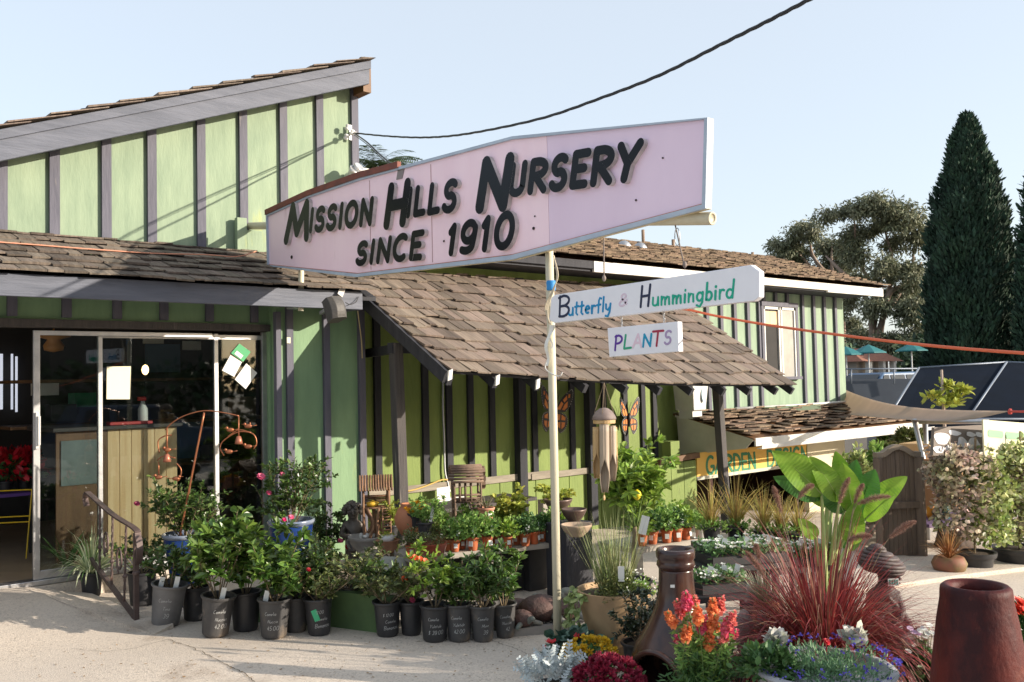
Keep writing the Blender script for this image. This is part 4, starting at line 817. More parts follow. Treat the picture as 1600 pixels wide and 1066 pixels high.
def shrub(root, base, H, R, seed, nst=7, per=26, L=.055, W=.028, leaf=m_cam, stem=m_stem, bare=.2, dens=1.0, tw=.5, lean=(0, 0), name='foliage', thick=.005, curl=.06, droop=.0):
    r = nr(seed); lf, sm = MB(), MB(); base = np.asarray(base, float)
    for i in range(nst):
        th = 2 * math.pi * (i + r.uniform(-.3, .3)) / nst; rr = R * math.sqrt(r.uniform(.02, 1)); hh = H * r.uniform(.55, 1.0) * (1 - .25 * (rr / R) ** 2)
        tip = base + np.array([math.cos(th) * rr + lean[0], math.sin(th) * rr + lean[1], hh]); mid = base + (tip - base) * .5 + np.array([math.cos(th) * rr * .12, math.sin(th) * rr * .12, hh * .06]) + r.normal(size=3) * R * .06
        st = base + np.array([math.cos(th), math.sin(th), 0]) * R * .06
        main = smooth_line([st, mid, tip], 6); sm.tube(main, np.linspace(thick, thick * .35, len(main)), 5)
        lines = [(main, bare)]
        for k in range(int(3 + tw * 5)):
            t = r.uniform(max(bare, .25), .95); j = int(t * (len(main) - 1)); o = main[j]; dr = r.normal(size=3); dr[2] = abs(dr[2]) * .6 + .1 - droop; dr = nrm(dr) * R * r.uniform(.25, .6)
            ln = smooth_line([o, o + dr * .5 + [0, 0, .02 * H], o + dr + [0, 0, -droop * R * .4]], 4); sm.tube(ln, np.linspace(thick * .45, thick * .2, len(ln)), 4, cap=False); lines.append((ln, .15))
        for ln, b in lines:
            n = int(per * dens * 1.45 * (1.0 if ln is main else .7)); t = np.sqrt(r.uniform(b * b, 1, n)) * (len(ln) - 1.001); j = t.astype(int); f = (t - j)[:, None]
            p = ln[j] * (1 - f) + ln[j + 1] * f; d = ln[np.minimum(j + 1, len(ln) - 1)] - ln[j]; d /= np.maximum(np.linalg.norm(d, axis=1), 1e-9)[:, None]
            o = r.normal(size=(n, 3)); o[:, 2] = o[:, 2] * .6 + .15 - droop; sz = r.uniform(.65, 1.25, n)
            lf.leaves(p, d * .55 + o * .8, L * sz, W * sz, up_bias(r, n), fold=.3, curl=curl)
    sm.obj('stem', stem, root, smooth=True); return lf.obj(name, leaf, root, smooth=False)
def clump(root, c, R, n, L, W, leaf, seed, name='foliage', up=1.0, shell=.45, curl=.05, fold=.25, flat=False):
    r = nr(seed); d = r.normal(size=(n, 3)); d /= np.linalg.norm(d, axis=1)[:, None]; d[:, 2] = np.abs(d[:, 2]) * (1 if not flat else .4) - .12
    k = r.uniform(shell, 1, n)[:, None]; lump = 1 + .22 * np.sin(d[:, :1] * 5 + seed) * np.cos(d[:, 1:2] * 6 - seed) + r.uniform(-.12, .12, (n, 1)); p = np.asarray(c) + d * np.asarray(R) * k * lump; sz = r.uniform(.6, 1.3, n); lf = MB()
    lf.leaves(p, d + r.normal(size=(n, 3)) * .6 + [0, 0, .25], L * sz, W * sz, up_bias(r, n, up), fold=fold, curl=curl); return lf.obj(name, leaf, root)
def bloom(root, p, R, mat, seed, n=10, d=(0, -.6, .6), name='blossom', layers=2, yellow=False):
    r = nr(seed); mb = MB(); d, a, b = basis(d)
    for k in range(layers):
        th = np.arange(n) * 2 * math.pi / n + k * .4; dr = np.cos(th)[:, None] * a + np.sin(th)[:, None] * b + d * (.25 + .6 * k)
        mb.leaves(np.repeat([np.asarray(p)], n, 0), dr, R * (1 - .2 * k), R * .75, np.repeat([d], n, 0) + r.normal(size=(n, 3)) * .1, fold=-.15, curl=.08)
    if yellow: mb.ball(np.asarray(p) + d * R * .25, R * .28, 6, 1)
    return mb.obj(name, [mat, M('yellow_centre', (.75, .5, .05), rough=.7)] if yellow else mat, root)
def tilt_axes(t): ax = nrm([t[0], t[1], 1.0]); return ax
def pot_body(root, base, rb, rt, h, mat, ax=(0, 0, 1), rim=.012, lip=.02, n=28, name='pot', soil=True, foot=True, ribs=0):
    mb = MB(); th = max(.004, rt * .04)
    pr = [(0, .004), (rb * .9, .0), (rb, .006 if not foot else .012)]
    pr += [(rb + (rt - rb) * t, h * t) for t in np.linspace(.06, 1 - lip / h, 6)]
    pr += [(rt + rim * .6, h - lip), (rt + rim, h - lip * .55), (rt + rim, h - .002), (rt + rim - th * .5, h), (rt - th, h - .002), (rt - th - (rt - rb) * .12, h * .86), (0, h * .86)]
    mb.lathe(pr, base, n, ax=ax); o = mb.obj(name, mat, root, smooth=True, ang=45)
    if soil:
        mb = MB(); a = nrm(ax); mb.lathe([(rt * .96, 0), (rt * .6, .006), (0, .008)], np.asarray(base) + a * h * .87, 18, ax=ax, wob=lambda t, z: .0); mb.obj('soil', m_soil, root, smooth=True)
    return o
def chalk(parent, base, rb, rt, h, lines, ax=(0, 0, 1), side=0.0, seed=0):
    """white handwriting wrapped on the pot, facing the camera turned by `side` radians"""
    mb = MB(); d = nrm(ax); base = np.asarray(base, float); view = -nrm(base * np.array([1, 1, 0])); view = nrm(view - d * view.dot(d)); rt_ = np.cross(d, -view)
    cs, sn = math.cos(side), math.sin(side); f = view * cs - rt_ * -sn * 1.0; f = nrm(f); rgt = nrm(np.cross(d, f)); rs = random.Random(seed)
    def pt(u, z): r = rb + (rt - rb) * z / h + .0025; a = u / r; return base + d * z + (f * math.cos(a) + rgt * math.sin(a)) * r
    for word, zc, hh, u0 in lines:
        st, W = layout(word, .14); k = 0
        for i, s in st:
            P = np.array([[(x + .2 * y - W / 2) * hh + u0, zc + y * hh + x * hh * .03] for x, y in s]); P = smooth_line(P, 3) if len(P) > 3 else np.array([P[0] + (P[-1] - P[0]) * t for t in np.linspace(0, 1, 4)]) if len(P) == 2 else smooth_line(P, 3)
            t = np.gradient(P, axis=0); t /= np.maximum(np.linalg.norm(t, axis=1), 1e-9)[:, None]; nn = np.stack([-t[:, 1], t[:, 0]], 1) * hh * .05; o = .0003 * (k % 7); k += 1
            vs = [];
            for p, q in zip(P, nn): vs += [pt(*(p + q)) + f * o, pt(*(p - q)) + f * o]
            mb.add(vs, [(2 * j, 2 * j + 1, 2 * j + 3, 2 * j + 2) for j in range(len(P) - 1)])
    return mb.obj('handwriting', m_chalk, parent)
def plant_tag(root, p, h=.09, w=.028, mat=None, band=None, lean=(.15, -.2)):
    mb = MB(); d = nrm([lean[0], lean[1], 1]); r = nrm(np.cross(d, -np.asarray(p))); n = np.cross(r, d); c = np.asarray(p) + d * h * .5
    mb.obox(c, r * w / 2, d * h / 2, n * .0012); t = mb.obj('plant_tag', mat or m_tagw, root)
    if band: mb = MB(); mb.obox(c - d * h * .2 - n * .0008, r * w * .42, d * h * .2, n * .0012); mb.obox(c + d * h * .28 - n * .0008, r * w * .38, d * h * .06, n * .0012); mb.obj('print', band, t)
m_tagg = M('green_tag_print', (.05, .42, .20), rough=.5); m_tagb = M('blue_tag_print', (.25, .45, .62), rough=.5); m_tagr = M('red_tag_print', (.6, .04, .06), rough=.5)

# u, v of the foot, rim and height in px, plant height and radius in px, tilt, pot, leaf, words, label, extras
CAM = [
 (258, 978, 55, 64, 80, 44, (.12, -.03), 'grey', m_cam, ('Camelia', 'Tina', '39'), 'sun-bleached grey tilted pot of small-leaved camellia beside the iron handrail', dict(n=7, L=.042, tags=(('g', -.07), ('w', .04)))),
 (336, 994, 53, 62, 165, 52, (.10, -.02), 'dusty', m_cam2, ('Camelia', 'Nuccios', '42.00'), 'tallest broad-leaved camellia in a dusty black pot with a white label at its stem', dict(n=7, L=.085, W=.044, per=15, tags=(('w', .02),), bare=.22)),
 (428, 996, 52, 60, 135, 50, (.03, 0), 'dusty', m_cam2, ('Camelia', 'Nuccio', '45.00'), 'dusty black pot with 45.00 written large, camellia leaning over a red and white tag', dict(n=7, L=.075, W=.038, per=17, tags=(('r', -.07),), bloomr=1)),
 (499, 991, 46, 57, 78, 58, (0, 0), 'clean', m_camo, ('12.00', 'Camelia', 'Bonanza'), 'black pot with a green tag on its side, olive camellia spilling right', dict(n=8, L=.044, stuck=True, lean=.06)),
 (606, 993, 45, 54, 78, 58, (0, 0), 'clean', m_camo, ('$ 12.00', 'Camelia', 'Bonanza'), 'black pot marked $ 12.00, dense small-leaved camellia with a low pink bloom', dict(n=9, L=.038, bloomp=1)),
 (679, 1001, 48, 56, 112, 42, (0, 0), 'clean', m_lemon, ('Camelia', 'Yuletide', '$ 39.00'), 'black pot marked $ 39.00 with bare tan stems and light green leaves', dict(n=6, L=.05, bare=.3)),
 (718, 1001, 46, 56, 88, 36, (0, 0), 'dusty', m_cam, ('Camelia', 'Yuletide', '42.00'), 'mud-stained black pot with a torn bottom edge and a dark upright camellia', dict(n=6, L=.045)),
 (755, 1001, 42, 56, 96, 40, (0, 0), 'dusty', m_cam, ('Camelia', 'Mine', '39'), 'mud-stained black pot of narrow-leaved dark camellia drooping over its front rim', dict(n=9, L=.06, W=.018, droop=.15)),
 (789, 995, 40, 52, 118, 34, (0, 0), 'dusty', m_cam2, ('Camelia', 'Nuccios', '42'), 'last mud-stained pot of the camellia row toward the stone turtles, with one bright leafy shoot', dict(n=6, L=.06, W=.026)),
]
CAMB = [                                    # half hidden behind the front row
 (222, 945, 46, 52, 70, 40, 'small-leaved camellia in a dark pot wedged behind the handrail post', m_cam, .042),
 (306, 968, 46, 52, 60, 40, 'shaded black pot squeezed between the bleached tilted pot and the tallest camellia', m_cam, .05),
 (384, 984, 50, 60, 125, 44, 'shaded black pot of camellia between the two big broad-leaved camellias', m_cam2, .07),
 (462, 986, 44, 54, 92, 38, 'pale dusty pot tucked behind the 45.00 pot', m_cam, .055),
 (643, 991, 40, 52, 66, 36, 'shaded black pot with orange-red flowers behind the $ 12.00 and $ 39.00 pots', m_camo, .036),
]
def row():
    for i, (u, v, rw, hp, PH, PR, tl, kind, leaf, words_, lab, ex) in enumerate(CAM):
        p = GV(u, v); p[2] = gz(p[0], p[1]); s = depth(p) / F; rt, h = rw * s / 2 * .93, hp * s; rb = rt * .80; ax = tilt_axes((tl[0] * .754, tl[0] * -.65 + tl[1])) if tl[0] else tilt_axes((random.Random(i).uniform(-.05, .05), random.Random(i + 9).uniform(-.05, .05)))
        t = thing('potted_camellia', p, lab, 'potted plant', 'camellias in black nursery pots along the walkway'); base = p + [0, 0, .004 + (rb * abs(tl[0]) * .8 if tl[0] else 0)]
        mat = dict(grey=m_potgrey, dusty=m_potblk, clean=m_potclean)[kind]; pot = pot_body(t, base, rb, rt, h, mat, ax=ax)
        hh = h * .085; z0 = h * .62
        chalk(pot, base, rb, rt, h, [(w, z0 - k * h * .19, hh * (1.25 if k == 2 else 1), (-.006, .01, .012)[k]) for k, w in enumerate(words_)], ax=ax, side=random.Random(i).uniform(-.25, .25), seed=i)
        top = base + nrm(ax) * h * .87; r = random.Random(i)
        shrub(t, top, PH * s * 1.0, PR * s * 1.2, 100 + i, nst=ex.get('n', 7), per=int(ex.get('per', 17)), L=ex['L'], W=ex.get('W', ex['L'] * .52), leaf=leaf, bare=ex.get('bare', .15), droop=ex.get('droop', 0), lean=(ex.get('lean', 0), 0))
        for c, dx in ex.get('tags', ()): plant_tag(t, top + np.array([dx * .754, dx * -.656, .0]) + nrm(p) * -rt * .55 * np.array([1, 1, 0]), .10, .034, band=dict(g=m_tagg, w=m_tagb, r=m_tagr)[c])
        if ex.get('stuck'):
            q = base + np.array([0, 0, h * .58]) - nrm(p * [1, 1, 0]) * (rt * .96) + np.array([-.754, .656, 0]) * rt * -.0; mb = MB(); rr = nrm(np.cross([0, 0, 1], p)) ; mb.obox(q + rr * rt * .25, rr * .018 + np.array([0, 0, -.006]), np.array([0, 0, .038]) + rr * .014, nrm(p * [1, 1, 0]) * .001); tg = mb.obj('plant_tag', m_tagg, t)
        if ex.get('bloomp'): bloom(t, p + np.array([.13, -.12, h * 1.0]), .026, m_pinkf, 5)
        if ex.get('bloomr'): bloom(t, D(482, 890, depth(p) - .1), .018, m_redf, 6); bloom(t, D(455, 808, depth(p)), .022, m_pinkf, 7)
    for i, (u, v, rw, hp, PH, PR, lab, leaf, L) in enumerate(CAMB):
        p = GV(u, v); s = depth(p) / F; rt, h = rw * s / 2 * .93, hp * s; t = thing('potted_camellia', p, lab, 'potted plant', 'camellias in black nursery pots along the walkway')
        pot_body(t, p, rt * .8, rt, h, m_potblk if i == 3 else m_potclean); shrub(t, p + [0, 0, h * .87], PH * s * 1.0, PR * s * 1.2, 150 + i, nst=7, per=16, L=L, W=L * .5, leaf=leaf)
        if i == 4:
            for k in range(5): bloom(t, D(632 + k * 8, 905 - (k * 37 % 40), depth(p) - .08), .03, M('orange_petal', (.75, .12, .03), rough=.5, trans=.2, island=.2), 20 + k)
        if i == 1: plant_tag(t, p + [0, 0, h], .1, .034, band=m_tagb)
row()
m_cobalt = M('cobalt_glaze', (.004, .014, .085), (.01, .04, .17), scale=5, stretch=(1, 1, 2.2), rough=.3, spec=.3, coat=.12, spots=((.18, .22, .28), 6, .72))
m_glzrim = M('pale_glaze_rim', (.30, .33, .38), (.10, .14, .24), scale=9, rough=.25, coat=.5)
def glazed(name, u, dep, rimv, rw, PH, PR, lab, seed, blooms=(), L=.042):
    p = G(u, dep); s = dep / F; top = D(u, rimv, dep); h = top[2] - p[2]; rt = rw * s / 2; t = thing('glazed_planter', p, lab, 'planter', 'cobalt glazed planters by the doors')
    mb = MB(); mb.lathe([(0, .004), (rt * .52, 0), (rt * .56, .02), (rt * .62, h * .3), (rt * .76, h * .62), (rt * .92, h * .93)], p, 36); body = mb.obj('pot', m_cobalt, t, smooth=True)
    mb = MB(); mb.lathe([(rt * .92, h * .93), (rt * 1.0, h * .965), (rt * 1.0, h * .99), (rt * .97, h), (rt * .89, h * .995), (rt * .82, h * .9)], p, 36); mb.obj('rim', m_glzrim, t, smooth=True)
    mb = MB(); mb.lathe([(rt * .84, h * .90), (0, h * .91)], p, 20); mb.obj('soil', m_soil, t)
    shrub(t, p + [0, 0, h * .9], PH * s, PR * s * 1.1, seed, nst=16, per=20, L=L, W=L * .5, leaf=m_cam, tw=.7)
    for k, (bu, bv, r_, m_) in enumerate(blooms): bloom(t, D(bu, bv, dep - .1), r_, m_, seed + k)
    return t
glazed('a', 290, 7.45, 833, 70, 105, 62, 'cobalt blue planter beside the wooden counter window, holding a camellia and a copper mobile', 201, [(214, 787, .028, M('wine_petal', (.33, .03, .09), rough=.5, trans=.2, island=.2))])
glazed('b', 456, 7.75, 812, 74, 122, 62, 'taller cobalt blue planter against the shop wall with a pink-blossomed camellia', 202, [(408, 745, .04, m_pinkf), (441, 741, .026, m_pinkf), (420, 770, .026, m_pinkf), (444, 812, .022, M('magenta_petal', (.65, .01, .14), rough=.5, trans=.2, island=.2))])
def midshrubs():
    for i, (u, v, rw, hp, PH, PR, leaf, L, lab, bl) in enumerate((
        (512, 912, 44, 46, 110, 44, m_cam, .046, 'dark camellia with red and white blooms right behind the child fountain bowl', [(532, 845, .03, m_pinkf), (543, 855, .03, m_redf), (555, 905, .02, m_redf)]),
        (602, 880, 40, 30, 40, 34, m_herb, .03, 'low bushy green herb between the fountain bowl and the porch post', [(600, 850, .02, m_whitef)]),
    )):
        p = GV(u, v); s = depth(p) / F; t = thing('potted_shrub', p, lab, 'potted plant'); pot_body(t, p, rw * s * .38, rw * s / 2, hp * s, m_potblk); shrub(t, p + [0, 0, hp * s * .87], PH * s, PR * s, 250 + i, nst=9, per=18, L=L, W=L * .5, leaf=leaf)
        for k, (bu, bv, r_, m_) in enumerate(bl): bloom(t, D(bu, bv, depth(p) - .12), r_, m_, 260 + k)
midshrubs()
def spider():
    p = GV(143, 932); t = thing('spider_plant', p, 'pale variegated spider plant in a black pot at the foot of the sliding door', 'potted plant'); s = depth(p) / F
    pot_body(t, p, .07, .085, .20, m_potclean); r = random.Random(5); mb = MB(); mb2 = MB(); c = p + [0, 0, .19]
    for i in range(150):
        th = r.uniform(0, 6.283); k = r.uniform(.05, 1); d = (math.cos(th) * k, math.sin(th) * k, 1.1 - .5 * k); mb.blade(c + np.array([math.cos(th), math.sin(th), 0]) * .03, d, r.uniform(.26, .46), .014, droop=r.uniform(.6, 1.4), rng=r, mi=0 if r.random() < .72 else 1)
    mb.obj('foliage', [M('cream_green_blade', (.72, .75, .50), (.55, .62, .34), scale=20, rough=.5, trans=.2, island=.25), M('green_blade', (.12, .25, .06), rough=.5, trans=.2, island=.3)], t)
    p2 = GV(112, 922); t2 = thing('cordyline', p2 + [0, .12, 0], 'small dark pot of plain green strappy leaves leaning behind the spider plant', 'potted plant'); pot_body(t2, p2 + [0, .12, 0], .06, .07, .17, m_potclean); mb = MB()
    for i in range(26): th = r.uniform(0, 6.283); mb.blade(p2 + [0, .12, .16], (math.cos(th) * .6, math.sin(th) * .6, 1), r.uniform(.25, .42), .026, droop=r.uniform(.2, .9), rng=r)
    mb.obj('foliage', M('strappy_leaf', (.09, .20, .05), (.14, .28, .07), scale=9, rough=.5, trans=.2), t2)
spider()
def handrail():
    m = M('rusty_bronze_iron', (.125, .085, .076), (.085, .06, .056), scale=12, rough=.55, metal=.25, spots=((.28, .13, .08), 6, .66))
    b = GV(213, 972); x = b[0]; yf = 8.15; t = thing('handrail', b, 'short wrought iron handrail with scrolled ends beside the ramp', 'handrail')
    top = onX(215, 838, x); far = onY(158, 772, yf); far[0] = x; fb = onY(121, 876, yf); fb[0] = x; nb = b + [0, .03, .03]
    mb = MB(); mb.bar(b - [0, 0, .05], (x, b[1], top[2] + .02), .034, .034, up=(0, 1, 0)); mb.ball((x, b[1], b[2] + (top[2] - b[2]) * .44 * 1.0 + .08), (.03, .03, .024), 10); mb.obj('post', m, t, smooth=False)
    mb = MB(); pts = smooth_line([far + [0, .1, -.10], far + [0, .14, -.04], far + [0, .09, .012], far, (far + top) / 2 + [0, 0, .0], top + [0, .06, .05], top + [0, -.01, 0], top + [0, -.045, -.09], top + [0, -.02, -.17], top + [0, .005, -.2]], 6)
    for i in range(len(pts) - 1): mb.bar(pts[i], pts[i + 1] + (pts[i + 1] - pts[i]) * .05, .045, .014, up=(1, 0, 0)) if 0 else mb.bar(pts[i], pts[i + 1] + (pts[i + 1] - pts[i]) * .05, .014, .045, up=(1, 0, 0))
    mb.obj('top_rail', m, t)
    mb = MB(); mb.bar(nb, fb, .03, .03); mb.obj('bottom_rail', m, t)
    for k in range(3):
        f = (k + .8) / 3.6; a, c = nb + (fb - nb) * f, top + (far - top) * f; mb = MB(); n = 26
        for ph in (0, math.pi / 2):
            pass
        tw = [a + (c - a) * q for q in np.linspace(0, 1, n)]
        for i in range(n - 1):
            an = i * .5; mb.bar(tw[i], tw[i + 1], .014, .014, up=(math.cos(an), math.sin(an), 0))
        mb.ball(a + (c - a) * .35, (.02, .02, .018), 8); mb.obj('baluster', m, t)
    for k in range(2):
        cc = nb + (fb - nb) * (.35 + .3 * k) + (top - nb) * .45; mb = MB(); mb.tube([cc + np.array([0, math.cos(q) * .06 * (1 - q / 14), math.sin(q) * .10 * (1 - q / 14)]) for q in np.linspace(-1.2, 6.5, 26)], .008, 6); mb.obj('scroll', m, t, smooth=True)
handrail()

def planter_wall():
    a, b, c = GV(400, 972), GV(520, 980), GV(612, 992); t = thing('planter_wall', b, 'low green painted wall behind the row of black camellia pots', 'wall'); mb = MB()
    for p, q in ((a, b), (b, c)): n = nrm(np.cross([0, 0, 1], q - p)); n = n if n[1] > 0 else -n; d = nrm(q - p); mb.hexa([p - [0, 0, .05], q - [0, 0, .05], q + n * .08 - [0, 0, .05], p + n * .08 - [0, 0, .05], p + [0, 0, .26], q + [0, 0, .26], q + n * .08 + [0, 0, .26], p + n * .08 + [0, 0, .26]])
    mb.obj('wall', M('mossy_green_paint', (.10, .17, .06), (.07, .12, .045), scale=3, rough=.8), t)
    src = [o for o in C.objects if o.get('category') == 'potted plant' and o.name.startswith('potted_camellia')]
    for k, (i, u, dep, sc, lab) in enumerate(((4, 545, 6.9, 1.1, 'olive camellia in the second row in front of the birdbath'), (7, 585, 6.75, .85, 'dark camellia in the second row in front of the grey-green boulder'), (4, 640, 6.95, .75, 'small-leaved camellia in the second row at the foot of the porch post'), (6, 690, 6.9, .62, 'dark upright camellia in the second row below the red oval bowl'), (5, 735, 6.85, .6, 'light green camellia in the second row under the bench edge'), (7, 780, 6.75, .6, 'dark camellia in the second row near the turtles'), (0, 478, 6.95, 1.0, 'small-leaved camellia in the second row left of the birdbath'))):
        dup(src[i], G(u, dep), 1.3 + k, lab, sc=sc)
planter_wall()
# ------------------------------------------------------------------ things under the porch
m_greywood = M('silvered_plank', (.42, .38, .33), (.28, .25, .21), scale=6, stretch=(.5, 3, 3), rough=.85, bump=.4, spots=((.62, .60, .55), 5, .66))
ZB = -1.41
def bench(lab, a, b, z, depth_, legs):
    a, b = np.array([a[0], a[1], z]), np.array([b[0], b[1], z]); t = thing('plant_bench', ((a + b) / 2)[0:2].tolist() + [gz(*((a + b) / 2)[:2])], lab, 'bench', 'plank benches under the porch'); d = nrm(b - a); n = np.array([-d[1], d[0], 0])
    if n[1] < 0: n = -n
    for k in range(3): mb = MB(); o = n * depth_ * (k / 3 + .005); mb.hexa([a + o - [0, 0, .045], b + o - [0, 0, .045], b + o + n * depth_ * .32 - [0, 0, .045], a + o + n * depth_ * .32 - [0, 0, .045], a + o, b + o, b + o + n * depth_ * .32, a + o + n * depth_ * .32]); mb.obj('plank', m_greywood, t, bevel=.004)
    for f in legs:
        for q in (.06, .9): p = a + (b - a) * f + n * depth_ * q; mb = MB(); mb.bar((p[0], p[1], gz(p[0], p[1]) - .02), (p[0], p[1], z - .046), .07, .07); mb.obj('leg', m_greywood, t)
    return a, b, n
BA, BB, BN = bench('long silvered plank bench of terracotta herb pots behind the sign pole', onZ(640, 872, ZB), onZ(884, 846, ZB), ZB, .62, (.04, .5, .97))
B2A, B2B, B2N = bench('short silvered bench of herb pots behind the tan stone planter', onZ(992, 858, ZB - .02), onZ(1118, 838, ZB - .02), ZB - .02, .5, (.05, .95))
def herb_protos():
    out = []
    for k, (leaf, n, L, R) in enumerate(((m_herb, 330, .022, (.085, .085, .13)), (m_herb, 260, .024, (.08, .08, .11)), (m_lemon, 230, .026, (.085, .085, .12)), (m_deep, 300, .020, (.075, .075, .10)), (m_camo, 380, .012, (.075, .075, .085)))):
        r = thing('herb_pot', (0, 0, 0), 'x', 'potted herb', 'terracotta herb pots on the benches'); pot_body(r, (0, 0, 0), .026, .036, .085, m_terra, rim=.005, lip=.016, n=18)
        clump(r, (0, 0, .105), np.array(R) * 1.12, int(n * 1.4), L * 1.1, L * .85, leaf, 300 + k, shell=.2); mb = MB(); rr = random.Random(k)
        for i in range(6): mb.tube([(0, 0, .07), (rr.uniform(-.05, .05), rr.uniform(-.05, .05), .16)], .0015, 4, cap=False)
        mb.obj('stem', m_gstem, r)
        mb = MB(); mb.obox((.0, -.038, .045), (.013, 0, 0), (0, .001, 0), (0, .002, .015)); mb.obj('price_label', m_tagw, r)
        if k in (0, 3): mb = MB(); mb.lathe([(.0, 0), (.016, 0), (.016, .002), (0, .002)], (.02, -.03, .13), 12, ax=(.1, -1, .1), sy=1.4); mb.bar((.02, -.028, .06), (.02, -.028, .13), .008, .001); mb.obj('plant_tag', m_tagw, r)
        out.append(r)
    return out
HP = herb_protos(); _used = set()
HERB = [ # u, v of the foot, kind, scale, label
 (643, 873, 4, 1.15, 'terracotta pot of grey thyme touching the porch post'), (678, 858, 4, 1.05, 'herb pot half behind the left end of the red oval bowl'),
 (701, 861, 4, 1.0, 'small terracotta pot just right of the red oval bowl'), (711, 862, 0, 1.05, 'white-labelled terracotta pot beside the small pot at the oval bowl'),
 (722, 858, 1, 1.0, 'shaded terracotta pot behind the tall parsley'), (739, 860, 0, 1.2, 'tallest parsley in a plain terracotta pot in front of the twig waterwheel'),
 (762, 858, 0, 1.15, 'parsley pot right of the tallest parsley, below the hanging ladder'), (775, 854, 3, .95, 'herb pot set back between two parsley pots below the small heather pot'),
 (794, 856, 2, 1.0, 'terracotta pot of light celery leaves with a white sticker'), (808, 851, 1, .95, 'small herb pot set back under the yellow-green ivy'),
 (821, 853, 3, 1.1, 'terracotta pot of dark parsley with a round white tag, below the yellow-green ivy'), (835, 850, 3, 1.1, 'terracotta pot of dark parsley two left of the sign pole'),
 (848, 846, 3, 1.0, 'terracotta pot of dark parsley just left of the sign pole'), (859, 844, 1, 1.1, 'terracotta herb pot hidden behind the sign pole'), (879, 842, 2, 1.0, 'terracotta herb pot just right of the sign pole'),
 (690, 846, 1, 1.1, 'herb pot on the back of the bench above the red oval bowl'), (730, 842, 0, 1.2, 'bushy cilantro at the back of the bench by the white meter box'), (755, 840, 0, 1.2, 'bushy cilantro at the back of the bench under the twig waterwheel'),
 (785, 838, 2, 1.1, 'light green herb at the back of the bench under the heather pot'), (815, 836, 1, 1.0, 'herb pot at the back of the bench against the plank wall'),
 (1004, 853, 2, 1.15, 'herb pot at the left end of the short bench'), (1020, 850, 3, 1.15, 'leafy herb pot second from the left on the short bench'), (1042, 848, 0, 1.2, 'leafy cilantro in the middle of the short bench'),
 (1058, 846, 3, 1.2, 'dark leafy herb in the middle of the short bench'), (1072, 843, 2, 1.1, 'light leafy herb by the white pot on the short bench'), (1030, 838, 0, 1.2, 'cilantro at the back of the short bench'), (1062, 836, 2, 1.2, 'pale herb at the back of the short bench'),
]
rr_ = random.Random(8)
for u, v, k, sc, lab in HERB:
    z = ZB if u < 950 else ZB - .02; p = onZ(u, v, z + .001)
    if k not in _used: _used.add(k); o = HP[k]; o.location = Vector(p.tolist()); o.rotation_euler = (0, 0, -.5); o.scale = (sc * 1.15,) * 3; o['label'] = lab
    else: dup(HP[k], p, rr_.uniform(-1.2, .3), lab, sc=sc * 1.15)
